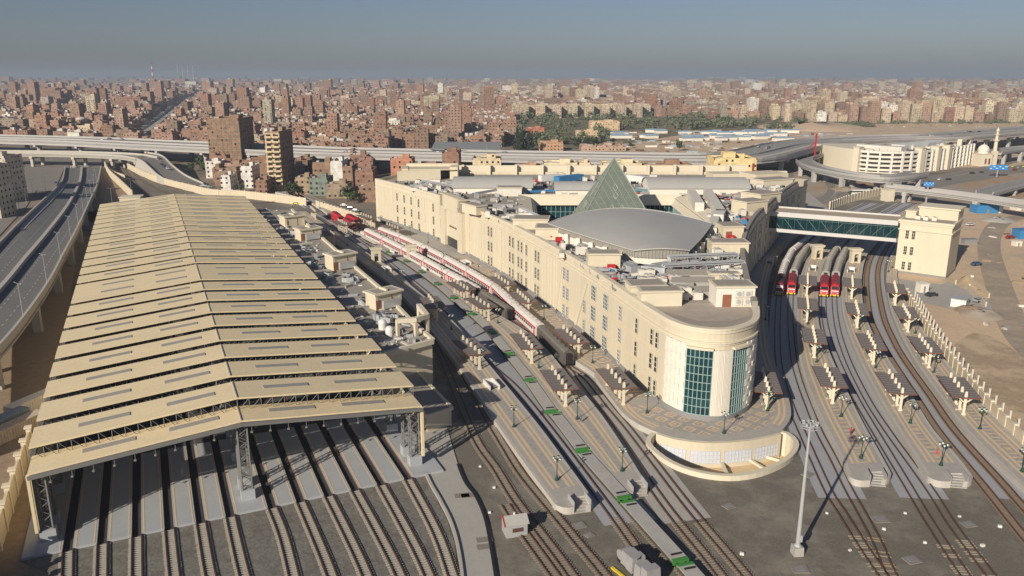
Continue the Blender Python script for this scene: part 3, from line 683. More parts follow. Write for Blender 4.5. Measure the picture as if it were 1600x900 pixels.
# plaza platform round the main building
plz_l = [(600, 322), (588, 336), (650, 360), (705, 390), (790, 438), (840, 478), (878, 520), (900, 553), (932, 592), (958, 626), (976, 648), (1000, 664), (1028, 676)]
plz_r = [(1217, 676), (1229, 664), (1236, 650), (1235, 634), (1229, 612), (1216, 580), (1205, 545), (1200, 500), (1200, 450), (1212, 405), (1240, 374), (1280, 345), (1300, 330)]
pA = smooth([p for p in offset(LD, -1.45)[::4] if 131 < p.y < 272] + G(plz_l[8:], 1.0), 2.5); pB = smooth(G(plz_r, 1.0), 2.5)
poly = pA + drum_arc[1:-1] + pB + [g(1262, 300, 1.0), g(700, 300, 1.0)]
pz = thing('plaza_platform', 'broad paved platform wrapping round the rounded end of the main building', 'platform', (30, 125, 0))
b = MB(); b.prism(poly, 0, 1.0, 0, 1); b.build('platform_slab', [kerb_p, grey_p], pz)
edge = pA + drum_arc[1:-1] + pB
b = MB()
for d in (0.8, 1.6): b.ribbon(offset(pA, -d - 0.4)[:-1], offset(pA, -d)[:-1], 1.012); b.ribbon(offset(pB, -d - 0.4)[1:], offset(pB, -d)[1:], 1.012)
b.build('border_stripes', beige_p, pz)
b = MB(); q0 = offset(pA, -2.6); q1 = offset(pA, -7.2); k0 = next(i for i, p in enumerate(pA) if p.y < 230)
b.ribbon(q1[k0:-6], q0[k0:-6], 1.008, uvw=True); b.build('patterned_paving', pat_ring, pz)
b = MB(); fr = [p for p in edge if p.y < 122.5]; fr = offset(resample(fr, 2.0), -2.4)
vs = fr; cc = Vector((31.5, 119))
inn = [cc + (p - cc) * 0.35 for p in vs]
k = b.add([(p.x, p.y, 1.010) for p in vs] + [(p.x, p.y, 1.010) for p in inn]); n = len(vs)
for i in range(n - 1):
    b.face((k + i, k + i + 1, k + n + i + 1, k + n + i)); b.uv[len(b.f) - 1] = [(q.x, q.y) for q in (vs[i], vs[i + 1], inn[i + 1], inn[i])]
b.build('diamond_paving', pat_dia, pz)
# drum wall of the light well with four glazed bays, floor, ring wall
dw = thing('light_well', 'curved cream sunken light well with frosted panes below the plaza', 'light well', (32, 108, 0))
da = smooth(drum_arc, 1.0); b = MB(); b.strip(da, 0.0, 0.5, -2.95, 0.985); b.build('drum_wall', cream, dw)
frost = mat('frosted_panes', (0.55, 0.58, 0.63), 0.35, 0.05, 2.0)
L_ = plen(da)
for k in range(4):
    s0 = L_ * (0.02 + k * 0.245); s1 = s0 + L_ * 0.215; seg = [at(da, s0 + (s1 - s0) * i / 8)[0] for i in range(9)]
    b = MB(); b.strip(seg, -0.06, 0.0 + 0.503 + 0.03, -2.3, -0.35); wn_ = b.build('window', frost, dw)
    b = MB()
    for i in range(9): p, t = at(seg, plen(seg) * i / 8); q = p + Vector((t.y, -t.x)) * 0.56; b.box(q.x, q.y, -2.3, 0.06, 0.06, 1.95, ang(t))
    for zz in (-2.3, -1.65, -1.0, -0.37): b.strip(seg, 0.54, 0.6, zz, zz + 0.05)
    b.build('frame', mat('pane_bars', (.50, .52, .56), .5, .03, 1), wn_)
b = MB(); b.sheet([well], -2.95); b.build('well_floor', beige_p, dw)
b = MB(); b.strip(ring_out, 0.0, 0.7, -2.95, 0.7); b.build('ring_wall', cream2, dw)
b = MB(); b.strip(ring_out, -0.02, 0.72, 0.70, 0.80); b.build('coping', cream2, dw)
b = MB()
for a_, c_ in ((0.5, 0.55), (0.72, 0.78), (0.86, 0.9)):
    p = at(ring_out, plen(ring_out) * a_)[0]; q = at(da, L_ * a_)[0]; b.bar((p.x, p.y, -2.2), (q.x, q.y, -2.2), 0.4)
b.build('cross_wall', cream2, dw)
# ================================================================== main station building
BH = 16.0
FL = G([(587, 279), (640, 292), (690, 306), (724, 319), (762, 334), (800, 350), (850, 376), (900, 404), (940, 429), (972, 451), (1000, 470), (1022, 484)], BH)
FN = G([(1040, 495), (1052, 501), (1075, 509), (1100, 513), (1125, 514.5), (1145, 513), (1165, 508), (1179, 502), (1184, 495)], BH)
FR_ = G([(1184, 482), (1180, 470), (1173, 450), (1167, 425), (1163, 400), (1164, 380), (1169, 362), (1177, 347), (1187, 334), (1200, 323), (1213, 311), (1226, 300), (1243, 289), (1262, 280)], BH)
FL = smooth(FL, 1.5); FN2 = smooth([FL[-1]] + FN, 0.8); FR2 = smooth([FN[-1]] + FR_, 1.5)
OUT = FL + FN2[1:] + FR2[1:]              # outer wall line, counter-clockwise seen from above (left facade towards the viewer, then right side away)
back = [Vector((104, 300)), Vector((96, 318)), Vector((-42, 318)), Vector((-50, 296))]
mb_ = thing('station_building', 'huge cream station building with rounded glazed front end and cluttered roof', 'station building', (30, 180, 0))
Z0 = 1.0
WALLP = resample(OUT, 1.2)
def glen(p): return nearest(OUT, p)
b = MB(); b.strip(OUT, -0.6, 0.0, Z0 + 0.9, BH, caps=True); b.build('wall', cream, mb_)
b = MB(); b.strip([OUT[-1]] + back + [OUT[0]], -0.5, 0.0, 0, BH - 0.05); b.build('back_wall', cream, mb_)
b = MB(); b.strip(OUT, -0.5, 0.12, Z0, Z0 + 0.9); b.build('plinth', plinth, mb_)
b = MB()
b.strip(OUT, -0.75, 0.30, BH - 0.22, BH + 0.06); b.strip(OUT, 0.0, 0.16, BH - 0.75, BH - 0.22)
b.strip(OUT, 0.0, 0.34, BH - 2.35, BH - 2.1); b.strip(OUT, 0.0, 0.15, BH - 2.7, BH - 2.35)
b.build('cornice', cream2, mb_)
# roof deck with the courtyard left open
CY = [Vector((6.5, 207)), Vector((52, 207)), Vector((52, 254)), Vector((6.5, 254))]
inner = offset(OUT, -0.55)
b = MB(); b.sheet([inner + [Vector((102, 300)), Vector((95, 317)), Vector((-41, 317)), Vector((-49, 297))], CY], BH - 1.0); b.build('roof_deck', roofdeck, mb_)
# slightly raised screed fields
ssv = [(-30, 262, 20, 14), (60, 262, 26, 18), (72, 226, 18, 26), (-6, 222, 12, 22), (60, 190, 12, 20)]
# patches on the end terrace
b = MB(); b.sheet([G([(1000, 480), (1040, 488), (1090, 502), (1140, 503), (1172, 494), (1168, 470), (1120, 474), (1075, 474)], BH - 1)], BH - 0.96); b.build('terrace_floor', mat('terrace_screed', (0.40, 0.35, 0.30), 0.9, 0.10, 0.6, scale2=0.12, var2=0.12), mb_)
# roof fin line along the right parapet (thick curved blade)
b = MB(); b.strip(FR2[4:-6], -0.9, 0.05, BH + 0.06, BH + 0.9, 0); b.build('parapet_blade', louver, mb_)

# left facade: windows, pilasters, ledges
def onL(xpx, z=BH):   # position along OUT whose roof edge stands at picture bearing xpx
    best = None
    for i, p in enumerate(OUT[:len(FL) + 12]):
        X = px(p.x, p.y, BH)[0]
        if best is None or abs(X - xpx) < best[0]: best = (abs(X - xpx), i)
    i = best[1]; i = max(1, min(i, len(OUT) - 2))
    X0, X1 = px(OUT[i - 1].x, OUT[i - 1].y, BH)[0], px(OUT[i + 1].x, OUT[i + 1].y, BH)[0]
    t = (xpx - X0) / (X1 - X0 + 1e-9); s = sum((OUT[k + 1] - OUT[k]).length for k in range(i - 1)); d = (OUT[i] - OUT[i - 1]).length + (OUT[i + 1] - OUT[i]).length
    return s + t * d
def frame_window(w, h, nx, ny, gm=glassd):
    """window proto lying in the XZ plane, outside = -Y, origin at its centre"""
    b = MB(); b.box(0, -0.05, -h / 2, w, 0.14, h); pane = b
    f = MB()
    for i in range(nx + 1): f.box(-w / 2 + w * i / nx, -0.13, -h / 2, 0.10, 0.06, h)
    for j in range(ny + 1): f.box(0, -0.13, -h / 2 + h * j / ny - 0.05, w, 0.06, 0.10)
    return pane, f
WP = {}
def put_window(kind, s, z, label=None):
    p, t = at(OUT, s); a = ang(t)
    if kind not in WP:
        w, h, nx, ny, gm, fm = {'n': (0.95, 2.7, 1, 3, glassd, cream2), 'l': (0.95, 2.7, 1, 3, cream2, cream2), 'b': (2.3, 2.9, 3, 4, glasst, white_p), 'm': (1.15, 2.7, 2, 4, glassd, white_p), 'g': (0.9, 2.7, 1, 3, glasst, cream2)}[kind]
        pa, fr = frame_window(w, h, nx, ny)
        o = pa.build('window', gm); f = fr.build('frame', fm); f.parent = o; WP[kind] = (o, f)
        ORG[o] = Vector((0, 0, 0)); new = (o, f)
    else:
        o = WP[kind][0].copy(); COL.objects.link(o); f = WP[kind][1].copy(); COL.objects.link(f); f.parent = o
    o.parent = mb_; o.location = (p.x - 30, p.y - 180, z); o.rotation_euler = (0, 0, a)
rows = (11.3, 7.1, 2.95)
def scale_x(x0, x1): return 1
for xs, kind in (((620, 631, 642, 653.6, 676.6), 'n'), ((662, 686), 'l'), ((732,), 'l'), ((751, 755.5), 'l'), ((763.5, 768), 'n'), ((782.6,), 'l'), ((797, 802), 'n'), ((810.5, 815.5), 'n'), ((823,), 'n'), ((837.5, 842), 'n'), ((882.5, 888), 'm'), ((971,), 'm'), ((997,), 'n'), ((1021,), 'n'), ((1029,), 'n')):
    for x in xs:
        for j, z in enumerate(rows):
            if x < 700 and j == 2 and kind == 'l': continue
            put_window(kind if not (j == 2 and kind == 'n' and x > 990) else 'g', onL(x), z)
for x, kind in ((915, 'm'), (929, 'b'), (948, 'b')):
    for j, z in enumerate(rows):
        if kind == 'm' and j == 0: continue
        put_window(kind, onL(x), z)
b = MB()
for x in (594, 599, 612, 647.5, 657.5, 667.5, 681, 691, 740, 744, 760, 773, 779, 787, 792, 806, 819, 827, 832, 848, 852, 857, 861, 866, 870):
    s = onL(x); a0, _ = at(OUT, s - 0.28); a1, _ = at(OUT, s + 0.28); b.strip([a0, a1], -0.1, 0.14, Z0 + 0.9, BH - 2.7)
b.build('pilasters', cream2, mb_)
b = MB()
for (x0, x1, z) in ((872, 903, 9.1), (912, 1035, 9.1), (872, 900, 4.9), (912, 960, 4.95), (965, 1032, 4.95), (612, 690, 13.0), (740, 870, 13.1)):
    s0, s1 = onL(x0), onL(x1); P = [at(OUT, s0 + (s1 - s0) * i / 12)[0] for i in range(13)]; b.strip(P, 0.0, 0.10, z, z + 0.14)
b.build('string_courses', mat('ledge_shade', (0.62, 0.52, 0.35), 0.8, 0.03, 0.5), mb_)
# slanting buttress and tall rounded panels on the left facade
for (xa, xb, name_) in ((919, 903, 'buttress'), (879, 871, 'buttress')):
    b = MB(); top, tt = at(OUT, onL(xa)); bot, t2 = at(OUT, onL(xb))
    n1 = Vector((tt.y, -tt.x)); n2 = Vector((t2.y, -t2.x)); wd = 0.45
    for (o0, o1) in ((0.0, 0.35),):
        vs = []
        for (p, n_, t_, z) in ((bot, n2, t2, Z0 + 0.9), (top, n1, tt, BH - 3.6)):
            for dd, oo in ((-wd, o0), (wd, o0), (wd, o1), (-wd, o1)): q = p + t_ * dd + n_ * oo; vs.append((q.x, q.y, z))
        k = b.add(vs)
        for q in ((0, 1, 5, 4), (1, 2, 6, 5), (2, 3, 7, 6), (3, 0, 4, 7), (4, 5, 6, 7)): b.face([k + i for i in q])
    b.build(name_, cream2, mb_)
# projecting block with the recessed name panel on the left facade
s0, s1 = onL(693), onL(727); P = [at(OUT, s0 + (s1 - s0) * i / 10)[0] for i in range(11)]
b = MB()
for (a, c) in ((0, 2), (8, 10)): b.strip(P[a:c + 1], -0.4, 1.3, Z0 + 0.2, BH + 1.2)
b.strip(P, -0.4, 1.3, BH - 2.6, BH + 1.2); b.strip(P, -0.75, 1.6, BH + 1.2, BH + 1.45); b.strip(P[2:9], -0.2, 0.5, 4.2, BH - 2.6); b.strip(P[2:9], 0.5, 1.28, BH - 3.2, BH - 2.6)
pb = b.build('portal_block', cream, mb_)
b = MB(); b.strip(P[2:9], 0.3, 0.35, Z0 + 0.2, 4.2); b.build('portal_dark_door', glassd, pb)  # dark glass sheet filling the portal opening
# dark lettering strokes across the name panel (too small to read in the photo)
b = MB(); pp = P[2:9]; Lp = plen(pp)
for i in range(16):
    if i in (5, 11): continue
    q, t = at(pp, Lp * (0.22 + 0.56 * i / 16)); n_ = Vector((t.y, -t.x)); q = q + n_ * 0.56; hh = random.choice((0.35, 0.5, 0.6)); b.box(q.x, q.y, 7.4 + (0.6 - hh) / 2, 0.32, 0.10, hh, ang(t))
b.build('lettering', mat('bronze_letters', (0.10, 0.07, 0.04), 0.6, 0.05, 1), pb)

# rounded end: tall glazed bays, white fluted panels, textured panels
def sN(xpx):
    best = None; acc = 0
    for i, p in enumerate(OUT[:-1]):
        if p.y < 121:
            X = px(p.x, p.y, 7)[0]
            if best is None or abs(X - xpx) < best[0]: best = (abs(X - xpx), acc)
        acc += (OUT[i + 1] - OUT[i]).length
    return best[1]
def seg(s0, s1, n=10): return [at(OUT, s0 + (s1 - s0) * i / n)[0] for i in range(n + 1)]
for (xa, xb, nv, lab) in ((1069, 1109, 6, 'left'), (1138, 1163, 6, 'right')):
    s0, s1 = sN(xa), sN(xb); P = seg(s0, s1, 12)
    b = MB(); b.strip(P, -0.1, 0.10, Z0 + 0.9, 12.6); gl = b.build('curtain_glass', glasst, mb_)
    b = MB()
    for i in range(nv + 1):
        p, t = at(P, plen(P) * i / nv); n_ = Vector((t.y, -t.x)); q = p + n_ * 0.15; b.box(q.x, q.y, Z0 + 0.9, 0.10, 0.12, 12.6 - Z0 - 0.9, ang(t))
    for j in range(9):
        z = Z0 + 0.9 + (12.6 - Z0 - 0.9) * j / 8; b.strip(P, 0.12, 0.20, z - 0.05, z + 0.05)
    b.build('mullion', mull, gl)
    b = MB(); b.strip(P, 0.0, 0.55, 12.6, 12.95); b.build('hood', cream2, mb_)
s0, s1 = sN(1109) + 0.05, sN(1138) - 0.05; L_ = s1 - s0; b = MB(); nf = 14
for i in range(nf): P = seg(s0 + L_ * i / nf + 0.05, s0 + L_ * (i + 0.72) / nf, 2); b.strip(P, 0.0, 0.30, Z0 + 0.9, 12.6)
b.strip(seg(s0, s1, 10), 0, 0.2, Z0 + 0.9, 12.6); b.build('fluted_panel', white_r, mb_)
for (sa, sb) in ((sN(1041), sN(1068) - 0.1), (sN(1164) + 0.1, sN(1164) + 7.5)):
    b = MB(); L_ = sb - sa; nx = max(3, int(L_ / 0.9))
    b.strip(seg(sa, sb, 10), 0, 0.08, Z0 + 0.9, 13.2)
    for i in range(nx):
        for j in range(9):
            zo = 0.65 * (i % 2); P = seg(sa + L_ * (i + 0.08) / nx, sa + L_ * (i + 0.92) / nx, 1); z = Z0 + 0.95 + j * 1.28 + zo
            d = 0.16 + 0.10 * ((i + j) % 2); b.strip(P, 0.05, d, z, min(13.2, z + 1.15))
    b.build('textured_panel', white_r, mb_)
# right side pilasters
b = MB(); s = glen(FR2[3]) + 4; e = plen(OUT) - 8
while s < e: b.strip(seg(s, s + 1.1, 1), -0.1, 0.22, Z0 + 0.9, BH - 2.7); s += 5.2
b.build('pilasters', cream2, mb_)
s = glen(FR2[3]) + 6.2; b = MB(); k = 0
while s < e:
    for z in rows: put_window('n', s + 0.6, z)
    s += 10.4
# end blocks at the far corners
b = MB(); b.box(-35, 300, BH - 1, 16, 3, 3.6, 0.2); b.box(-31, 312, BH - 1, 20, 2, 5.0, 0.0); b.box(-41, 306, BH - 1, 2.4, 13, 4.2, 0.15); b.box(-22, 306, BH - 1, 3, 8, 4.6); b.box(-31, 306, BH + 2.6, 19, 11, 0.3, 0.05); b.build('corner_pavilion', cream, mb_)
b = MB(); b.box(92, 292, BH - 1, 14, 10, 3.8, 0.35); b.box(80, 300, BH - 1, 12, 8, 2.8, 0.1); b.box(101, 283, BH - 1, 4, 3, 2.6, 0.4); b.box(99, 300, BH - 1, 8, 2, 3.4); b.build('corner_pavilion', cream, mb_)
b = MB(); b.strip([Vector((-44, 319)), Vector((94, 319))], -0.8, 0.0, BH - 1, BH + 2.4); 
for k in range(12): b.box(-30 + k * 10.5, 317.2, BH - 1, 1.0, 1.6, 3.9)
b.build('back_parapet', cream2, mb_)

# courtyard: sloped cream soffit, glass wall, floor
ct = []
b = MB(); b.sheet([CY], 6.0); b.build('courtyard_floor', roofdeck, mb_)
b = MB(); x0, x1, y0, y1 = 6.5, 52, 207, 254
for (A, B) in (((x0, y1), (x1, y1)), ((x1, y1), (x1, y0)), ((x1, y0), (x0, y0)), ((x0, y0), (x0, y1))):
    b.bar((A[0], A[1], 6), (B[0], B[1], 6), 0.1)
k = b.add([(x0, y1, 6), (x1, y1, 6), (x1, y1, 13), (x0, y1, 13)]); b.face((k + 3, k + 2, k + 1, k))
k = b.add([(x1, y1, 6), (x1, y0, 6), (x1, y0, 13), (x1, y1, 13)]); b.face((k + 3, k + 2, k + 1, k))
k = b.add([(x0, y0, 6), (x0, y1, 6), (x0, y1, 13), (x0, y0, 13)]); b.face((k + 3, k + 2, k + 1, k))
gl = b.build('courtyard_glass', glasst, mb_)
b = MB()
for i in range(31): x = x0 + (x1 - x0) * i / 30; b.box(x, y1 - 0.15, 6, 0.14, 0.2, 7)
for i in range(31): y = y0 + (y1 - y0) * i / 30; b.box(x1 - 0.15, y, 6, 0.2, 0.14, 7)
for z in (8.3, 10.6): b.box((x0 + x1) / 2, y1 - 0.2, z, x1 - x0, 0.14, 0.12); b.box(x1 - 0.2, (y0 + y1) / 2, z, 0.14, y1 - y0, 0.12)
b.build('mullion', mull, gl)
b = MB()   # sloping cream surround
ov = 1.2
rim_o = [(x0 - 4.5, y0, BH + .1), (x0 - 4.5, y1 + 1, BH + .1), (x1 + 4.5, y1 + 1, BH + .1), (x1 + 4.5, y0, BH + .1)]
rim_i = [(x0 + ov, y0, 12.9), (x0 + ov, y1 - ov, 12.9), (x1 - ov, y1 - ov, 12.9), (x1 - ov, y0, 12.9)]
rim_m = [(x0 - 0.5, y0, 15.3), (x0 - 0.5, y1 + .2, 15.3), (x1 + 0.5, y1 + .2, 15.3), (x1 + 0.5, y0, 15.3)]
k = b.add(rim_o + rim_m + rim_i)
for i in range(3): b.face((k + i, k + i + 1, k + 4 + i + 1, k + 4 + i)); b.face((k + 4 + i, k + 5 + i, k + 9 + i, k + 8 + i))
b.build('courtyard_eaves', cream2, mb_)
# glass pyramid
pyc = (29.6, 232.0); hb = 12.6; zb, za = 9.0, 29.9
pg_ = thing('glass_pyramid', 'green tinted glass pyramid rising from the station roof courtyard', 'pyramid', (pyc[0], pyc[1], zb))
pr_ = R(0)
def pyc4(h, z, out=0.0): return [(pyc[0] + sx * (h + out), pyc[1] + sy * (h + out), z) for sx, sy in ((-1, -1), (1, -1), (1, 1), (-1, 1))]
b = MB(); k = b.add(pyc4(hb, zb) + [(pyc[0], pyc[1], za)])
for i in range(4): b.face((k + i, k + (i + 1) % 4, k + 4))
b.build('glazing', pyrg, pg_)
b = MB(); cs = [Vector(q) for q in pyc4(hb, zb)]; ap = Vector((pyc[0], pyc[1], za)); N_ = 12
for i in range(4):
    A, B = cs[i], cs[(i + 1) % 4]; nrm = (B - A).cross(ap - A).normalized() * 0.06
    b.bar(A + nrm, ap + nrm, 0.28)
    for j in range(1, N_):
        t = j / N_; p = A.lerp(B, t)
        b.bar(p + nrm, A.lerp(ap, t) + nrm, 0.09) if True else None
        b.bar(p + nrm, B.lerp(ap, 1 - t) + nrm, 0.09)
        b.bar(A.lerp(ap, t) + nrm, B.lerp(ap, t) + nrm, 0.07)
b.build('glazing_bars', pyrl, pg_)
b = MB()
for i in (0, 1, 3):
    A, B = cs[i], cs[(i + 1) % 4]; nrm = (B - A).cross(ap - A).normalized() * 0.14
    for (u, h) in ((0.5, 0.62), (0.5, 0.52), (0.42, 0.36), (0.60, 0.36), (0.5, 0.2), (0.3, 0.12)):
        c = A.lerp(B, u).lerp(ap, 0) ; c = (A + (B - A) * (h * 0.5 + u * (1 - h))) * 1.0; c = A.lerp(ap, h).lerp(B.lerp(ap, h), u) + nrm
        du = (B - A).normalized() * 0.72; dh = (ap - (A + B) / 2).normalized() * 1.15
        q = [c + du, c + dh, c - du, c - dh]
        for a_, c_ in zip(q, q[1:] + q[:1]): b.bar(a_, c_, 0.13)
b.build('diamond_frame', mat('pale_frame', (0.33, 0.37, 0.33), 0.4, 0.02, 1), pg_)

# fan-shaped shell roof
fan = thing('shell_roof', 'grey curved fan shaped shell roof with louvred sides on the station roof', 'roof', (30, 180, 15)); nS, nT = 16, 10
def fanp(s, t):
    xl = 25.0 + (8.6 - 25.0) * t - 0.5 * math.sin(math.pi * t); xr = 36.4 + (48.6 - 36.4) * t + 0.4 * math.sin(math.pi * t)
    x = xl + (xr - xl) * (s + 1) / 2; y = 159.8 + (191.0 - 159.8) * t - 1.0 * (1 - s * s) * (1 - t) + 14.0 * (1 - s * s) * t * t
    z = 18.3 + (1 - s * s) * (0.6 + 1.2 * math.sin(math.pi * min(1, t * 0.75)))
    return (x, y, z)
b = MB(); k = b.add([fanp(-1 + 2 * i / nS, j / nT) for j in range(nT + 1) for i in range(nS + 1)])
for j in range(nT):
    for i in range(nS): q = k + j * (nS + 1) + i; b.face((q, q + 1, q + nS + 2, q + nS + 1))
b.build('shell', zinc, fan, smooth=True)
rim = [fanp(-1 + 2 * i / nS, 0) for i in range(nS + 1)] + [fanp(1, j / nT) for j in range(1, nT + 1)] + [fanp(1 - 2 * i / nS, 1) for i in range(1, nS + 1)] + [fanp(-1, 1 - j / nT) for j in range(1, nT)]
rim.append(rim[0]); cx, cy = 30, 180
def inset(p, d):
    v = Vector((p[0] - cx, p[1] - cy)); L_ = v.length; return (p[0] - v.x / L_ * d, p[1] - v.y / L_ * d)
b = MB()
for p, q in zip(rim, rim[1:]):
    a, c = inset(p, 0.5), inset(q, 0.5); k = b.add([(*a, 16.8), (*c, 16.8), (*c, q[2] - 0.02), (*a, p[2] - 0.02)]); b.face((k, k + 1, k + 2, k + 3))
lw = b.build('louvre_band', louver, fan)
b = MB()
for p, q in zip(rim, rim[1:]):
    n_ = max(1, int((Vector(q) - Vector(p)).length / 0.8))
    for i in range(n_): t = i / n_; r_ = Vector(p).lerp(Vector(q), t); a = inset(r_, 0.40); b.box(a[0], a[1], 16.8, 0.10, 0.10, r_.z - 16.9)
b.build('louvre_blades', conc, fan)
b = MB()
for p, q in zip(rim, rim[1:]):
    a, c = inset(p, 0.9), inset(q, 0.9); k = b.add([(*a, 15), (*c, 15), (*c, 16.82), (*a, 16.82)]); b.face((k, k + 1, k + 2, k + 3))
for t in (0.12, 0.27, 0.42, 0.57, 0.72):
    for s in (-1, 1): p = fanp(s, t); a = inset(p, 0.0); b.box(a[0], a[1], 15, 1.0, 1.3, 2.4, 0.5 * s)
b.build('base_wall', white_r, fan)
b = MB()
for p, q in zip(rim, rim[1:]): b.bar(Vector(p) + Vector((0, 0, .02)), Vector(q) + Vector((0, 0, .02)), 0.22)
b.build('edge_trim', mat('trim_grey', (0.45, 0.44, 0.41), 0.5, 0.03, 1), fan)
for j in ():
    b = MB()
    P = [Vector(fanp(-1 + 2 * i / nS, j / nT)) + Vector((0, 0, .03)) for i in range(nS + 1)]
    for p, q in zip(P, P[1:]): b.bar(p, q, 0.05)
    b.build('seam', zinc, fan)

# barrel roofs
def barrel(label, x0, x1, y0, y1, zb_, rise, hw_=None):
    r = thing('barrel_roof', label, 'roof', ((x0 + x1) / 2, (y0 + y1) / 2, BH - 1)); n = 10; b = MB()
    prof = [(y0 + (y1 - y0) * i / n, zb_ + rise * math.sin(math.pi * i / n) ** 0.8 if 0 < i < n else zb_) for i in range(n + 1)]
    k = b.add([(x0, y, z) for y, z in prof] + [(x1, y, z) for y, z in prof])
    for i in range(n): b.face((k + i, k + n + 1 + i, k + n + 2 + i, k + i + 1))
    b.build('shell', zinc, r, smooth=True)
    b = MB(); b.box((x0 + x1) / 2, (y0 + y1) / 2, BH - 1, (x1 - x0) - 1, (y1 - y0) - 1, zb_ - BH + 0.9)
    for x in (x0 + .6, x1 - .6):
        k = b.add([(x, y, zb_ - .2) for y, z in prof] + [(x, y, z - 0.15) for y, z in prof])
        for i in range(n): b.face((k + i, k + i + 1, k + n + 2 + i, k + n + 1 + i))
    b.build('end_walls', white_r, r); return r
barrel('long grey barrel vault roof left of the pyramid on the station roof', -20, 7, 264, 280, 16.9, 2.8)
barrel('long grey barrel vault roof right of the pyramid on the station roof', 45, 79, 262, 278, 16.9, 2.8)
barrel('short pale vault half hidden behind the glass pyramid', 14, 36, 262, 274, 16.4, 2.2)

# penthouses and plant rooms, placed by survey (picture bearing of the base centre on the roof deck)
def penthouse(label, pxy, w, d, h, rot=0.0, m=cream, doors=0, fans=0):
    c = g(*pxy, BH - 1); r = thing('plant_room', label, 'roof building', (c.x, c.y, BH - 1))
    b = MB(); b.box(c.x, c.y, BH - 1, w, d, h, rot); b.build('wall', m, r)
    b = MB(); b.box(c.x, c.y, BH - 1 + h, w + 0.5, d + 0.5, 0.25, rot); b.box(c.x, c.y, BH - 1 + h + 0.25, w - 0.4, d - 0.4, 0.06, rot, 1)
    b.build('roof', [cream2, roofdeck], r)
    cr, sr = math.cos(rot), math.sin(rot)
    def L(a, bb): return c.x + a * cr - bb * sr, c.y + a * sr + bb * cr
    if doors:
        q = L(-w * 0.22, -d / 2 - 0.02); b = MB(); b.box(q[0], q[1], BH - 1, 1.5, 0.1, 2.2, rot); b.build('door', mat('rust_door', (0.25, 0.10, 0.06), 0.7, 0.1, 1), r)
    for i in range(fans):
        q = L(w * 0.08 + (i % 2) * 1.5, -d / 2 - 0.12); b = MB(); b.box(q[0], q[1], BH - 0.6 + (i // 2) * 1.35, 1.25, 0.3, 1.15, rot); u = b.build('fan_unit', ac_w, r)
        q = L(w * 0.08 + (i % 2) * 1.5, -d / 2 - 0.3); b = MB(); b.tube((q[0], q[1] + 0.02, BH + (i // 2) * 1.35), (q[0], q[1] - 0.03, BH + (i // 2) * 1.35), 0.42, n=12); b.build('grille', metal_g, u)
    return r
penthouse('cream roof house with four fan units and rust door on the rounded end', (1142, 474), 6.6, 4.5, 3.4, 0.03, white_r, 1, 4)
penthouse('cream box beside the end terrace, nearest to the left facade', (1030, 475), 7.0, 3.2, 2.5, 0.05, cream2)
penthouse('cream box with pale slab roof behind the end terrace box', (1008, 460), 6.4, 4.5, 2.0, 0.1, cream2)
penthouse('cream plant room along the left parapet below the shell roof', (942, 419), 6.5, 4.0, 3.2, 0.0)
penthouse('cream plant room at left parapet by the shell roof tip', (862, 371), 7.5, 6.0, 2.6, -0.1)
penthouse('flat cream plant room left of the shell roof tip', (830, 355), 9.0, 6.0, 2.4, -0.1)
penthouse('cream plant room between shell roof and right parapet', (1136, 397), 8.0, 4.5, 2.8, 0.0)
penthouse('small cream plant room at the right parapet before the footbridge', (1138, 372), 5.0, 6.0, 3.2, 0.1, cream, 1)
penthouse('cream plant room against the right parapet near the footbridge', (1170, 333), 8.0, 6.0, 3.6, 0.5)
penthouse('low cream plant room at right parapet behind the footbridge', (1188, 315), 9.0, 8.0, 2.8, 0.55)
penthouse('cream plant room close to the rear right corner', (1205, 292), 13.0, 7.0, 2.8, 0.4, cream2)
penthouse('small cream stair head among ducts near the pipe racks', (1130, 440), 5.5, 2.0, 1.6, 0.0)
penthouse('pale stair head beside the left barrel vault', (796, 305), 8.0, 5.0, 2.6, 0.0, ac_w)
penthouse('stepped cream block on the left facade edge above the portal', (741, 333), 7.5, 3.5, 2.4, -0.95, cream)
# louvred cooling sheds
for i, (a, c) in enumerate(((1072, 434), (1081, 446), (1090, 461))):
    q = g(a, c, BH - 1); r = thing('louvred_shed', ['farthest', 'middle', 'nearest'][i] + ' of three grey louvred sheds below the pipe racks', 'shed', (q.x, q.y, BH - 1), 0, 'louvred sheds on the station roof')
    b = MB(); b.box(q.x, q.y, BH - 1, 8.0, 1.6, .9); 
    b.build('base', conc, r); b = MB()
    kk = b.add([(q.x - 4.2, q.y - 0.9, BH - 0.1), (q.x + 4.2, q.y - 0.9, BH - 0.1), (q.x + 4.0, q.y - 0.5, BH + .8), (q.x - 4.0, q.y - 0.5, BH + .8), (q.x - 4.0, q.y + 0.9, BH - 0.1), (q.x + 4.0, q.y + 0.9, BH - .1)])
    b.face((kk, kk + 1, kk + 2, kk + 3)); b.face((kk + 3, kk + 2, kk + 5, kk + 4)); b.face((kk, kk + 3, kk + 4)); b.face((kk + 1, kk + 5, kk + 2))
    b.build('louvre_hood', mat('louvre_dark', (.13, .125, .11), .7, .1, 1), r)
    b = MB()
    for j in range(9): t = j / 8; b.box(q.x, q.y - .94 + .4 * t, BH - 0.09 + .9 * t, 8.2, 0.06, 0.05)
    b.build('louvre_blades', conc, r)
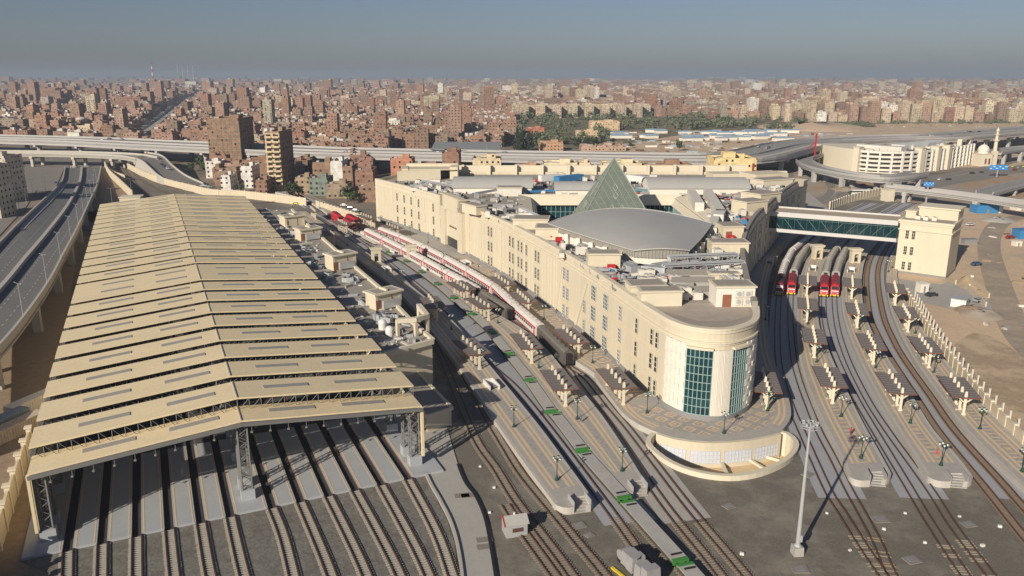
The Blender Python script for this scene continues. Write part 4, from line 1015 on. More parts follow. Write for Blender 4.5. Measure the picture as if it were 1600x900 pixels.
# pipe racks
def rack(label, a, c, lanes, z, posts=True, m=galv, sp=0.5, r0=0.14):
    A, B = g(*a, BH - 1), g(*c, BH - 1); t = (B - A).normalized(); n_ = Vector((-t.y, t.x)); L_ = (B - A).length
    r = thing('pipe_rack', label, 'pipe rack', (*((A + B) / 2), BH - 1))
    b = MB()
    for k in range(lanes):
        o = n_ * (k - (lanes - 1) / 2) * sp; zz = BH - 1 + z + 0.25 * (k % 2); b.tube((*(A + o), zz), (*(B + o), zz), r0, n=6); b.tube((*(A + o), zz), (*(A + o), BH - 1), r0, n=6); b.tube((*(B + o), zz), (*(B + o), BH - 1), r0, n=6)
    b.build('pipes', m, r); b = MB(); s = 1.0
    while s < L_:
        p = A + t * s
        for e in (-1, 1): q = p + n_ * e * lanes * sp * 0.55; b.bar((*q, BH - 1), (*q, BH - 1 + z), 0.10)
        p0, p1 = p + n_ * lanes * sp * 0.55, p - n_ * lanes * sp * 0.55; b.bar((*p0, BH - 1 + z - 0.1), (*p1, BH - 1 + z - 0.1), 0.1); s += 2.5
    b.build('supports', conc, r)
rack('long silver pipe rack crossing the roof behind the louvred sheds', (1036, 431), (1160, 424), 5, 2.0)
rack('silver pipe rack with bends in front of the shell roof', (1045, 420), (1150, 415), 4, 2.4)
rack('pipe rack running beside the right parapet towards the round end', (1118, 432), (1150, 455), 5, 1.4)
rack('pipe rack between the shell roof and the left parapet', (905, 392), (1000, 425), 4, 1.0)
rack('pipe rack along the roof right of the courtyard', (1090, 330), (1155, 322), 5, 1.2)
rack('pale pipe rack between shell roof and right plant rooms', (1115, 398), (1120, 372), 5, 1.2)
rack('pipe rack behind the right barrel vault', (1140, 300), (1215, 275), 4, 1.8)
rack('pipe rack left of the courtyard near the portal', (745, 310), (800, 300), 4, 1.5)
rack('pipe rack far left on the station roof', (660, 290), (720, 300), 4, 1.6)
# boxy duct runs
def duct(label, pts, w, h, m=galv):
    P = G(pts, BH - 1); b = MB()
    for a, c in zip(P, P[1:]): t = (c - a); q = (a + c) / 2; b.box(q.x, q.y, BH - 0.6, t.length + w * 0.6, w, h, ang(t))
    q = P[0]; tag(b.build('air_duct', m, org=(q.x, q.y, BH - 1)), label, 'duct')
duct('wide bent galvanised duct in front of the shell roof', [(1022, 425), (1060, 419), (1085, 417)], 1.4, 1.3)
duct('silver duct with a box end on the roof left of the pipe racks', [(985, 430), (1000, 428), (1036, 432)], 1.8, 1.5)
duct('thin silver duct between shell roof and left plant rooms', [(905, 388), (950, 404), (985, 425)], 1.2, 0.9)
duct('white duct right of the courtyard beside the cream eaves', [(1105, 310), (1125, 345), (1122, 352)], 2.6, 2.6, ac_w)
duct('second white duct right of the courtyard, shorter and nearer the eaves', [(1080, 312), (1092, 332)], 2.6, 2.6, ac_w)
duct('white duct between shell roof and right plant rooms', [(1118, 345), (1112, 372)], 2.2, 2.2, ac_w)
duct('white duct left of the courtyard', [(815, 335), (845, 350)], 1.5, 1.5, white_p)
duct('blue sheeted duct bank behind the pyramid at left', [(872, 287), (905, 283)], 3.0, 2.2, blue_p)
duct('long white duct behind the pyramid at left', [(846, 285), (872, 283)], 2.4, 2.2, white_p)
duct('long white duct behind the pyramid at right', [(985, 285), (1022, 290)], 2.4, 2.4, white_p)
duct('thin blue duct edging the courtyard eaves at left', [(826, 303), (905, 299)], 0.8, 0.7, blue_p)
duct('thin teal duct edging the courtyard eaves at right', [(990, 300), (1064, 303)], 0.8, 0.7, mat('teal_duct', (0.08, 0.20, 0.24), 0.5, 0.1, 1))
# AC units: condenser box on feet with a fan grille on top
root = thing('air_conditioner', 'x', 'air conditioner', (0, 0, 0), 0, 'air conditioning units on the station roof')
b = MB(); b.box(0, 0, 0.15, 2.2, 1.3, 1.35); b.build('casing', ac_w, root)
b = MB(); b.tube((-0.55, 0, 1.5), (-0.55, 0, 1.62), 0.45, n=10); b.tube((0.55, 0, 1.5), (0.55, 0, 1.62), 0.45, n=10); b.build('fan', conc, root)
b = MB(); b.box(-0.9, 0, 0, 0.15, 1.3, 0.15); b.box(0.9, 0, 0, 0.15, 1.3, 0.15); b.build('feet', blackm, root)
AREAS = [('left of the shell roof', (868, 372), (960, 410), 9), ('by the left parapet near the portal', (745, 325), (830, 352), 7), ('in front of the shell roof', (985, 435), (1060, 458), 7), ('between shell roof and right parapet', (1112, 375), (1150, 412), 9), ('right of the courtyard', (1100, 312), (1160, 345), 9), ('on the far left of the roof', (640, 282), (715, 304), 12), ('near the rear right corner', (1150, 285), (1215, 305), 9), ('behind the pyramid', (840, 275), (1030, 288), 12), ('beside the end terrace', (1060, 462), (1110, 470), 5), ('among the right side pipe racks', (1115, 420), (1155, 450), 6)]
items = []
for nm, (ax, ay), (bx_, by), n in AREAS:
    for i in range(n):
        q = g(random.uniform(ax, bx_), ay + (by - ay) * random.random(), BH - 1); s_ = random.uniform(0.75, 1.5)
        items.append((q.x, q.y, BH - 1, random.choice((0, math.pi / 2)) + random.uniform(-.1, .1), 'boxy grey condenser unit ' + nm, (s_, random.uniform(0.8, 1.4), random.uniform(0.7, 1.4))))
place(root, items)
# clutter of small stuff: cable trays and pallets, one object
b = MB()
for i in range(5200):
    nm, (ax, ay), (bx_, by), n = random.choice(AREAS); q = g(random.uniform(ax - 8, bx_ + 8), random.uniform(ay - 3, by + 3), BH - 1)
    if i % 3: q = Vector((random.uniform(-45, 100), random.uniform(126, 312)))
    if i % 3 == 1: q = Vector((random.uniform(12, 50), random.uniform(126, 165)))
    if q.y < 136 or (q.y < 150 and 33 < q.x < 43): continue
    if 157 < q.y < 207 and 25 - 16.6 * (q.y - 159) / 32 - 2 < q.x < 37 + 12 * (q.y - 159) / 32 + 2: continue
    if not inpoly(q.x, q.y, [(p.x, p.y) for p in inner[::4]] + [(104, 300), (-48, 296)]): continue
    if 4 < q.x < 54 and 205 < q.y < 256: continue
    b.box(q.x, q.y, BH - 1, random.uniform(.3, 3.2), random.uniform(.15, .6), random.uniform(.15, 1.1), random.choice((0, 1.57, .3, -.95)), random.choices(range(7), (10, 8, 6, 8, 6, 1, 1))[0])
o = b.build('roof_clutter', [galv, conc, ac_w, plinth, blackm, red_l, blue_p]); o['kind'] = 'stuff'; o['label'] = 'pipes, cable trays and offcuts strewn over the station roof'
for (x, y) in ((865, 374), (873, 380), (955, 424), (1142, 377), (1141, 385)):
    q = g(x, y, BH - 1); b = MB(); b.tube((q.x - .8, q.y, BH - .2), (q.x + .8, q.y, BH - .2), .7, n=10); b.box(q.x, q.y, BH - 1, 1.2, .9, .3)
    tag(b.build('fire_pump', red_l, org=(q.x, q.y, BH - 1)), 'small red pump set on the station roof', 'pump', 'red pump sets on the station roof')

# ================================================================== service building right of the shed
SH = 8.5
sr_edge = [g(455, 326, SH), g(500, 368, SH), g(545, 408, SH), g(590, 446, SH), g(640, 498, SH), g(675, 529, SH)]
sd_ = (g(357, 305, SH) - g(646, 660, SH))
se0 = Vector((-18.0, 106.0)); 
# its left wall follows the shed's right side
SHo = g(659, 634, 9.4); SHd = (g(375, 313, 9.4) - SHo).normalized()
sl_edge = [SHo + SHd * s + Vector((SHd.y, -SHd.x)) * 1.6 for s in (192, 160, 120, 80, 50, 26)]
sb = thing('service_building', 'long cream two storey service building between the shed and the tracks', 'building', (-45, 190, 0))
b = MB(); b.prism(sl_edge + sr_edge[::-1], 0, SH - 0.6, 0, 1); b.build('wall', [cream, roofdeck], sb)
b = MB(); b.strip(sr_edge, -0.5, 0.15, SH - 0.9, SH); b.strip([sr_edge[-1], sl_edge[-1]], -0.5, 0.15, SH - 0.9, SH); b.build('parapet', cream2, sb)
b = MB(); rE = smooth(sr_edge, 3)
for s in range(6, int(plen(rE)) - 4, 9):
    p, t = at(rE, s); n_ = Vector((t.y, -t.x)); q = p + n_ * 0.03; b.box(q.x, q.y, 4.4, 1.2, 0.1, 1.4, ang(t)); b.box(q.x, q.y, 1.0, 1.2, 0.1, 1.4, ang(t))
b.build('windows', glassd, sb)
# annex
an = [g(705, 636, 3.1), g(667, 648, 3.1)]
t_ = (an[0] - an[1]).normalized(); n_ = Vector((-t_.y, t_.x)); far = 21
q = thing('annex', 'low flat roofed cream annex at the near end of the service building', 'building', (*((an[0] + an[1]) / 2), 0))
pol = [an[1], an[0], an[0] + SHd * far * 0.95, an[1] + SHd * far]
b = MB(); b.prism(pol, 0, 2.9, 0, 1); b.build('wall', [cream, roofdeck], q)
b = MB(); b.strip(pol + [pol[0]], -0.35, 0.25, 2.6, 3.15) if False else b.strip((pol + [pol[0]])[::1], -0.1, 0.35, 2.6, 3.15); b.build('parapet', cream2, q)
def house(label, c, z, w, d, h, rot, fans=0, cat='roof building', m=cream):
    c = Vector(c); r = thing('roof_house', label, cat, (c.x, c.y, z)); cr, sr = math.cos(rot), math.sin(rot)
    def L(a, bb): return c.x + a * cr - bb * sr, c.y + a * sr + bb * cr
    b = MB(); b.box(c.x, c.y, z, w, d, h, rot)
    for sx in (-1, 1):
        for sy in (-1, 1): qq = L(sx * w * 0.46, sy * d * 0.46); b.box(qq[0], qq[1], z, w * 0.1, d * 0.12, h - 0.02, rot)
    b.build('wall', m, r)
    b = MB(); b.box(c.x, c.y, z + h, w + 0.9, d + 0.9, 0.35, rot); b.box(c.x, c.y, z + h + 0.35, w - 0.6, d - 0.6, 0.05, rot, 1); b.box(*L(w * 0.0, 0), z + h + 0.40, 0.4, d - 1, 0.4, rot)
    b.build('roof', [cream2, roofdeck], r)
    b = MB(); qq = L(w * 0.12, -d / 2 - 0.03); b.box(qq[0], qq[1], z + 0.1, 0.12, 0.1, h - 0.4, rot); qq = L(-w * 0.42, -d / 2 - 0.03); b.box(qq[0], qq[1], z, 1.0, 0.1, 2.0, rot); b.build('door', mat('rust_door', (0.25, 0.10, 0.06), 0.7, 0.1, 1), r)
    for i in range(fans):
        qq = L(-w * 0.2 + i * w * 0.22, -d / 2 - 0.8); b = MB(); b.box(qq[0], qq[1], z + 0.3, 1.4, 0.7, 1.6, rot); b.build('fan_unit', galv, r)
    return r
ra_ = ang(Vector((SHd.y, -SHd.x)))
house('cream roof house standing farthest on the service building', g(457, 352, SH - .6), SH - .6, 6.4, 4.2, 3.0, ra_ + .25)
house('second farthest cream roof house on the service building', g(482, 373, SH - .6), SH - .6, 6.2, 3.8, 3.0, ra_ + .25, 3)
house('middle cream roof house on the service building, beside the gate towers', g(533, 418, SH - .6), SH - .6, 6.2, 3.8, 3.4, ra_ + .3, 3)
house('large cream roof house with fan units near the open pergola', g(600, 478, SH - .6), SH - .6, 6.0, 3.6, 3.0, ra_ + .3, 3)
# open frame (pergola) at the near end
pc = [g(622, 528, SH - .6), g(650, 526, SH - .6), g(668, 520, SH - .6), g(655, 503, SH - .6)]
r = thing('pergola', 'open cream corner frame standing on the near end of the service building', 'pergola', (*pc[0], SH - .6))
b = MB()
for p in pc: b.box(p.x, p.y, SH - .6, .55, .55, 3.4, ra_ + .3)
b.build('posts', cream, r)
b = MB(); b.strip([pc[0], pc[1], pc[2], pc[3]], -.45, .45, SH + 2.2, SH + 3.0); b.build('beam', cream2, r)
for k, (x, y) in enumerate(((598, 514), (609, 525))):
    q = g(x, y, SH - .6); b = MB(); b.lathe(q.x, q.y, [(.75, SH - .6), (.78, SH + .7), (.6, SH + 1.1), (.2, SH + 1.3)], 14)
    tag(b.build('water_tank', white_p, org=(q.x, q.y, SH - .6)), ['white round water tank farther from the pergola', 'white round water tank nearer the roof edge of the shed'][k], 'water tank', 'water tanks on the service building')
items = []; root = thing('condenser', 'x', 'air conditioner', (0, 0, 0), 0, 'condensers on the service building')
b = MB(); b.box(0, 0, 0.1, 1.6, 1.0, 1.2); b.build('casing', galv, root)
b = MB(); b.tube((0, 0, 1.3), (0, 0, 1.4), .4, n=10); b.build('fan', blackm, root)
for nm, (ax, ay), (bx_, by), n in (('around the farthest roof house', (440, 362), (470, 372), 5), ('before the second roof house', (470, 390), (498, 400), 9), ('beside the middle roof house', (530, 432), (565, 445), 9), ('at the foot of the large roof house', (562, 470), (575, 480), 5), ('between large roof house and pergola', (585, 495), (622, 506), 14), ('along the shed side of the service roof', (480, 405), (530, 455), 9)):
    for i in range(n):
        t = random.random(); q = g(ax + (bx_ - ax) * t, ay + (by - ay) * t + random.uniform(-5, 5), SH - .6); items.append((q.x, q.y, SH - .6, random.uniform(0, 3), 'small galvanised condenser ' + nm, (random.uniform(.6, 1.3), random.uniform(.6, 1.2), random.uniform(.5, 1.1))))
place(root, items)
b = MB()
for i in range(170):
    t = random.random() * 5; k = int(t); u = t - k; p = sr_edge[k].lerp(sr_edge[k + 1], u); qx = [v for v in sl_edge[::1]][k].lerp(sl_edge[k + 1], u); q = p.lerp(qx, random.uniform(.12, .9)); b.box(q.x, q.y, SH - .6, random.uniform(.3, 3), random.uniform(.2, .6), random.uniform(.1, .6), random.uniform(0, 3), random.randrange(4))
o = b.build('roof_clutter', [galv, conc, ac_w, plinth]); o['kind'] = 'stuff'; o['label'] = 'pipes and offcuts strewn over the service building roof'

# ================================================================== maintenance shed
FRt = g(659, 634, 9.3); FLt = g(42, 741, 9.3); U_ = (FRt - FLt); SW = U_.length; U_ = U_.normalized(); V_ = Vector((-U_.y, U_.x)); EH, RH = 9.3, 11.5
SHL = (g(375, 313, EH) - FRt).length
sh = thing('maintenance_shed', 'huge open train maintenance shed roofed in pale yellow slats', 'train shed', (*(FLt + U_ * SW / 2), 0))
def sp(u, v, z): q = FLt + U_ * (u * SW) + V_ * v; return (q.x, q.y, z)
def zroof(u, dz=0): return EH + dz + (RH - EH) * (1 - abs(u - 0.5) * 2)
def vof(xp, yp, dz=0.0):
    q = g(xp, yp, EH + dz) - FRt; return q.dot(V_)
fronts = [vof(646, 602, 1.7), vof(619, 572, 1.7), vof(594, 546, 1.7), vof(572.5, 522, 1.7), vof(552.5, 501, 1.7), vof(535, 483, 1.7), vof(517.5, 465, 1.7)]
pitch_ = (fronts[-1] - fronts[0]) / 6
strips_ = [(0.0, 4.9, 0.0)] ; v = fronts[0]; k = 0
print('pitch', pitch_, 'SHL', SHL, 'SW', SW, fronts)
while v < SHL - 4:
    dbl = (k == 8)
    w = pitch_ * (1.72 if dbl else 0.72); strips_.append((v, w, 1.7)); v += pitch_ * (2 if dbl else 1); k += 1
for i, (v, w, dz) in enumerate(strips_):
    b = MB()
    for (ua, ub) in ((0.0, 0.5), (0.5, 1.0)):
        za, zb2 = zroof(ua, dz), zroof(ub, dz)
        vs = [sp(ua, v, za), sp(ub, v, zb2), sp(ub, v + w, zb2), sp(ua, v + w, za)]; vl = [(x, y, z - 0.22) for x, y, z in vs]; kk = b.add(vs + vl)
        b.face((kk, kk + 1, kk + 2, kk + 3)); b.face((kk + 4, kk + 5, kk + 1, kk)); b.face((kk + 3, kk + 2, kk + 6, kk + 7)); b.face((kk + 7, kk + 6, kk + 5, kk + 4))
        if ua == 0: b.face((kk, kk + 3, kk + 7, kk + 4))
        else: b.face((kk + 1, kk + 5, kk + 6, kk + 2))
    ro = b.build('roof_strip', tin, sh)
    b = MB()      # ridge cap
    b.bar(Vector(sp(0.5, v, zroof(.5, dz) + .03)), Vector(sp(0.5, v + w, zroof(.5, dz) + .03)), 0.12); b.build('ridge_cap', conc, ro)
    for uc in (0.17 if i else 0.18, 0.385, 0.64, 0.84):
        reps = (0.3, 0.72) if w > 10 else (0.52,)
        for rv in reps:
            b = MB(); c = v + w * rv; hw2 = 0.55; ulen = 2.9 / SW
            vs = [(uc - ulen, c - hw2), (uc + ulen, c - hw2), (uc + ulen, c + hw2), (uc - ulen, c + hw2)]; kk = b.add([sp(a_, b_, zroof(a_, dz) + .09) for a_, b_ in vs] + [sp(a_, b_, zroof(a_, dz) - .02) for a_, b_ in vs])
            b.face((kk, kk + 1, kk + 2, kk + 3))
            for j in range(4): b.face((kk + j, kk + 4 + j, kk + 4 + (j + 1) % 4, kk + (j + 1) % 4))
            b.build('skylight', skylight, ro)
    # truss under the front edge of the strip
    if 0 < i < 10:
        b = MB(); vv = v + (0.25 if i == 1 else 0.7); n = 32; dep = 1.75 if i == 1 else 1.15
        zt = [zroof(j / n, dz) - .25 for j in range(n + 1)]; zl = [z - dep for z in zt]
        wt = 0.11
        for ua, ub in ((0, .5), (.5, 1)):
            b.bar(sp(ua, vv, zroof(ua, dz) - .3), sp(ub, vv, zroof(ub, dz) - .3), wt); b.bar(sp(ua, vv, zroof(ua, dz) - dep - .25), sp(ub, vv, zroof(ub, dz) - dep - .25), wt)
        for j in range(n + 1):
            b.bar(sp(j / n, vv, zt[j]), sp(j / n, vv, zl[j]), 0.07)
            if j < n:
                if j < n / 2: b.bar(sp(j / n, vv, zt[j]), sp((j + 1) / n, vv, zl[j + 1]), 0.06)
                else: b.bar(sp(j / n, vv, zl[j]), sp((j + 1) / n, vv, zt[j + 1]), 0.06)
        b.build('truss', steel, sh)
# sheet cladding closes the left side down to the floor
b = MB(); q0, q1 = sp(0.002, 0.6, 0), sp(0.002, SHL, 0); b.strip([Vector(q0[:2]), Vector(q1[:2])], 0.0, 0.12, 0.3, EH - .35)
b.build('side_cladding', tin, sh)
# front gutter beam with hanging floodlights
b = MB()
for ua, ub in ((0, .5), (.5, 1)): b.bar(sp(ua, -.25, zroof(ua) - .45), sp(ub, -.25, zroof(ub) - .45), 0.42)
b.build('gutter_beam', steel, sh)
for j in range(1, 21):
    if j == 10: continue
    u = j / 21; b = MB(); x, y, z = sp(u, -.3, zroof(u) - .6); b.bar((x, y, z), (x, y, z - .8), 0.05); b.box(x, y, z - 1.0, .28, .28, .2); b.build('flood_lamp', steel, sh)
# side gutters
for u in (0.0, 1.0):
    b = MB(); b.bar(sp(u, 4.9, EH - .3), sp(u, SHL, EH - .3), .5); b.build('eaves_beam', steel, sh)
# lattice columns, three rows
def lattice(u, v, du, h, base=1.8):
    b = MB(); c = sp(u, v, 0); q = Vector((c[0], c[1])) - Vector((0, 0)); ex = U_ * du
    p = [Vector((q.x, q.y)) - ex / 2 - V_ * .45, Vector((q.x, q.y)) + ex / 2 - V_ * .45, Vector((q.x, q.y)) + ex / 2 + V_ * .45, Vector((q.x, q.y)) - ex / 2 + V_ * .45]
    for r_ in p: b.bar((*r_, base), (*r_, h), .17)
    n = int((h - base) / .8)
    for i in range(n):
        z0, z1 = base + (h - base) * i / n, base + (h - base) * (i + 1) / n
        for a_, c_ in ((0, 1), (2, 3), (1, 2), (3, 0)):
            A, B = (p[a_], p[c_]) if i % 2 else (p[c_], p[a_]); b.bar((*A, z0), (*B, z1), .08)
    o = b.build('lattice_column', steel, sh)
    b = MB(); b.box(q.x, q.y, 0, du + .5, 1.5, base, ang(U_)); b.build('column_base', floorc, o)
for i, (v, w, dz) in enumerate(strips_[:22]):
    for u in (0.022, 0.5, 0.978):
        if u == 0.022 and i > 14: continue
        lattice(u, v + 0.6 + (0 if i else .2), 1.2, zroof(u) - .5)
for u in (0.0, 1.0):
    b = MB(); x, y, z = sp(u, 0.1, 0); b.box(x, y, 1.8, .35, .5, EH - 2.0, ang(U_)); b.build('corner_post', tin, sh)
# floor with twelve pits, tracks in them
pits_px = [(106, 864), (160, 852), (214, 841), (265, 830), (314, 820), (360, 810), (425, 795), (469, 785), (512, 775), (554, 767), (595, 759), (637, 750)]
us = []
for a in pits_px: q = g(*a) - FLt; us.append((q.dot(U_), q.dot(V_)))
v0 = sum(v for _, v in us) / 12
edges = []
u_prev = -1.5
fl = thing('shed_floor', 'blue grey concrete floor bands between the dark pits of the shed', 'floor', (*(FLt + U_ * 20), 0)); fl['kind'] = 'structure'
bnds = [-1.5] + [x for u, _ in us for x in (u - .52, u + .52)] + [SW + 2.0]
for i in range(0, len(bnds), 2):
    a, c = bnds[i], bnds[i + 1]
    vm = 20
    P = [FLt + U_ * a + V_ * v0, FLt + U_ * c + V_ * v0, FLt + U_ * c + V_ * vm, FLt + U_ * a + V_ * vm]
    b = MB(); b.prism(P, 0, .45); b.build('floor_band', floorc, fl)
    P2_ = [P[3], P[2], FLt + U_ * c + V_ * (SHL + 2), FLt + U_ * a + V_ * (SHL + 2)]; b = MB(); b.prism(P2_, 0, .447); b.build('inner_floor_band', mat('shade_dark_floor', (.075, .075, .072), .85, .2, .3), fl)  # inner floor colour darkened to imitate deep shade seen through the roof gaps
    if 0 < i:
        b = MB()
        for off in (0.22,): b.prism([P[0] + U_ * off, P[0] + U_ * (off + .16), P[3] + U_ * (off + .16), P[3] + U_ * off], .45, .47)
        b.build('edge_line', beige_p, fl)
    if i < 24:
        b = MB(); off = (c - a); b.prism([P[0] + U_ * (off - .36), P[0] + U_ * (off - .22), P[3] + U_ * (off - .22), P[3] + U_ * (off - .36)], .45, .47); b.build('edge_line', beige_p, fl)
pitm = mat('pit_black', (0.05, 0.05, 0.055), 0.9, 0.1, 1)
b = MB(); P = [FLt + U_ * -1.5 + V_ * (v0 + .02), FLt + U_ * (SW + 2) + V_ * (v0 + .02), FLt + U_ * (SW + 2) + V_ * (SHL + 2), FLt + U_ * -1.5 + V_ * (SHL + 2)]; b.sheet([P], .09); b.build('pit_floor', pitm, fl)
ends = [[(105, 900), (103, 1000)], [(159, 900), (158, 1000)], [(214, 900), (216, 1000)], [(272, 900), (286, 1000)], [(328, 900), (352, 1000)], [(381, 900), (412, 1000)], [(442, 838), (458, 900), (480, 1000)], [(492, 838), (517, 900), (550, 1000)], [(542, 835), (572, 900), (610, 1000)], [(590, 833), (624, 900), (662, 1000)], [(636, 833), (669, 900), (706, 1000)], [(680, 830), (706, 900), (738, 1000)]]
ordn = ['first', 'second', 'third', 'fourth', 'fifth', 'sixth', 'seventh', 'eighth', 'ninth', 'tenth', 'eleventh', 'twelfth']
for i, (u, v) in enumerate(us):
    A = FLt + U_ * u + V_ * (SHL + 1); Bp = FLt + U_ * u + V_ * v0
    P = [A, (A + Bp) / 2, Bp] + G(ends[i]); P2 = [P[0], P[1]] + smooth(P[2:], 1.2)
    t = thing('shed_track', ordn[i] + ' track from the left leading out of the maintenance shed', 'railway track', (Bp.x, Bp.y, 0))
    for d in (-.53, .53):
        b = MB(); b.strip(P2, d - .06, d + .06, .1, .40, caps=False); b.build('rail', rail_m, t)
    b = MB(); S = resample(P2[2:], .46)
    for p_, tt in zip(S[1:], tangents(S)[1:]): b.box(p_.x + random.uniform(-.03, .03), p_.y, .12, .19, 1.75, .15, ang(tt) + random.uniform(-.02, .02))
    b.build('sleepers', mat('sleeper_new', (.38, .36, .31), .9, .12, 1.4), t)
# raised gravel bed in front of the floor
gp = [FLt + U_ * -1.5 + V_ * v0, FLt + U_ * (SW + 1) + V_ * v0] + G([(684, 786), (699, 815), (710, 850), (716, 900), (726, 1000)]) + G([(60, 1000), (84, 900)])
b = MB(); b.sheet([gp], .14); struct(b.build('gravel_bed', gravel))
# earth mound between shed floor end and path
# left boundary wall with capped piers
wl_ = G([(50, 706), (27, 773), (14, 815), (0, 862), (-40, 960)]); wl_ = smooth(wl_, 4.6)
ww = thing('boundary_wall', 'cream wall with stepped piers left of the maintenance shed', 'wall', (*wl_[3], 0))
b = MB(); b.strip(wl_, -.15, .15, 0, 3.3); b.build('wall', wallc, ww)
for p, t in zip(wl_, tangents(wl_)): b = MB(); b.box(p.x, p.y, 0, .6, .6, 3.8, ang(t)); b.box(p.x, p.y, 3.8, .95, .95, .25, ang(t)); b.build('pier', cream2, ww)
# ================================================================== repeated station furniture
def heading(P, q): s = nearest(P, q); return at(P, s)
# --- platform canopies: thin sheet roof on a row of cream fins that pierce it
def make_canopy():
    r = thing('platform_canopy', 'x', 'canopy', (0, 0, 0), 0, 'brown roofed canopies on the platforms')
    b = MB(); k = b.add([(-4.7, -2.1, 3.0), (4.7, -2.1, 3.0), (4.7, 0, 2.9), (-4.7, 0, 2.9), (-4.7, 2.1, 3.0), (4.7, 2.1, 3.0)]); k2 = b.add([(-4.7, -2.1, 3.12), (4.7, -2.1, 3.12), (4.7, 0, 3.02), (-4.7, 0, 3.02), (-4.7, 2.1, 3.12), (4.7, 2.1, 3.12)])
    b.face((k2, k2 + 1, k2 + 2, k2 + 3)); b.face((k2 + 3, k2 + 2, k2 + 5, k2 + 4)); b.face((k + 3, k + 2, k + 1, k)); b.face((k + 4, k + 5, k + 2, k + 3))
    for j in range(9): x = -4.2 + j * 1.05; b.bar((x, -2.05, 3.14), (x, 0, 3.04), 0.05); b.bar((x, 2.05, 3.14), (x, 0, 3.04), 0.05)
    b.build('roof_sheet', canopy_m, r)
    b = MB(); 
    for y in (-2.12, 2.12): b.box(0, y, 2.96, 9.5, 0.06, 0.17)
    for x in (-4.72, 4.72): b.bar((x, -2.12, 3.03), (x, 0, 2.95), .13); b.bar((x, 2.12, 3.03), (x, 0, 2.95), .13)
    b.build('fascia', canopy_r, r)
    for i in range(5):
        x = -4.3 + i * 2.15; b = MB(); b.box(x, 0, 0, 0.25, 0.42, 3.4); b.box(x, 0, 3.4, 0.25, 0.42, 0.55, taper=0.7); b.box(x, 0, 0, 0.4, 0.6, 0.3)
        b.bar((x, 0, 2.0), (x, 1.0, 2.86), 0.18); b.bar((x, 0, 2.0), (x, -1.0, 2.86), 0.18)
        b.build('fin', cream2, r)
    b = MB(); b.box(0, 0.55, 0.42, 6.0, 0.4, 0.07); b.box(-2.5, 0.55, 0, 0.3, 0.35, 0.42); b.box(2.5, 0.55, 0, 0.3, 0.35, 0.42); b.build('bench', conc, r)
    return r
CAN = [('R1', (1262, 437), 'island platform nearest the main building on the right, farthest of its row'), ('R1', (1262, 474), 'nearest right island platform, second from the trains'), ('R1', (1272, 524), 'nearest right island platform, third from the trains'), ('R1', (1296, 588), 'nearest right island platform, closest to the light mast'),
       ('R2', (1332, 441), 'middle right platform, right in front of the red trains'), ('R2', (1339, 482), 'middle right platform, second from the red trains'), ('R2', (1361, 533), 'middle right platform, third from the red trains'), ('R2', (1399, 598), 'middle right platform, nearest to the viewer'),
       ('R3', (1399, 450), 'wall side platform at the foot of the bridge tower'), ('R3', (1416, 488), 'wall side platform, second from the bridge tower'), ('R3', (1445, 538), 'wall side platform, third from the bridge tower'), ('R3', (1497, 604), 'wall side platform, nearest to the viewer'),
       ('PL', (962, 590), 'plaza left of the glazed round end'), ('PL', (892, 524), 'plaza beside the last dark coach'), ('PL', (817, 464), 'plaza along the facade, third from the round end'), ('PL', (784, 438), 'plaza along the facade, fourth from the round end'), ('PL', (613, 354), 'plaza below the far facade windows'), ('PL', (572, 338), 'plaza beside the red engine'),
       ('L2', (873, 592), 'middle left platform, nearest to the viewer'), ('L2', (822, 532), 'middle left platform, second nearest'), ('L2', (751, 472), 'middle left platform beside the grey coach'), ('L2', (720, 446), 'middle left platform, just before the row at the grey coach'), ('L2', (535, 348), 'middle left platform in front of the red engine'), ('L2', (489, 328), 'middle left platform beside the far red train'),
       ('L1', (736, 541), 'leftmost platform, nearest to the viewer'), ('L1', (676, 472), 'leftmost platform, second nearest'), ('L1', (517, 364), 'leftmost platform in shadow of the roof houses'), ('PR', (1196, 596), 'shaded right side of the plaza')]
TW = {'R1': RB, 'R2': RD, 'R3': RF, 'PL': LD, 'L2': LC, 'L1': LA, 'PR': RA}
items = []
for kk, (a, c), lb in CAN:
    q = g(a, c, 3.1 + 1); p, t = heading(TW[kk], q)
    items.append((q.x, q.y, 1.0, ang(t) + math.pi, 'brown canopy on ' + lb))
place(make_canopy(), items)

# --- platform lamps: dark green pole with four lanterns
def make_lamp():
    r = thing('platform_lamp', 'x', 'street lamp', (0, 0, 0), 0, 'green four lantern lamps on the platforms')
    b = MB(); b.lathe(0, 0, [(0.30, 0), (0.30, 0.12), (0.20, 0.2), (0.17, 0.5), (0.10, 0.6), (0.065, 0.8), (0.05, 3.0), (0.08, 3.05), (0.03, 3.1), (0.03, 3.6), (0.0, 3.7)], 8); b.build('pole', green_i, r)
    b = MB()
    for i in range(4):
        a = i * math.pi / 2 + .4; x, y = .48 * math.cos(a), .48 * math.sin(a); b.bar((0, 0, 2.85), (x, y, 3.0), .05); b.bar((0, 0, 2.6), (x * .7, y * .7, 2.93), .04)
    b.build('arms', green_i, r)
    for i in range(4):
        a = i * math.pi / 2 + .4; x, y = .48 * math.cos(a), .48 * math.sin(a)
        b = MB(); b.box(x, y, 3.30, .30, .30, .12, taper=.2); l = b.build('lantern', green_i, r)
        b = MB(); b.box(x, y, 3.02, .17, .17, .28, taper=1.35); b.build('glass', lampg, l)
    return r
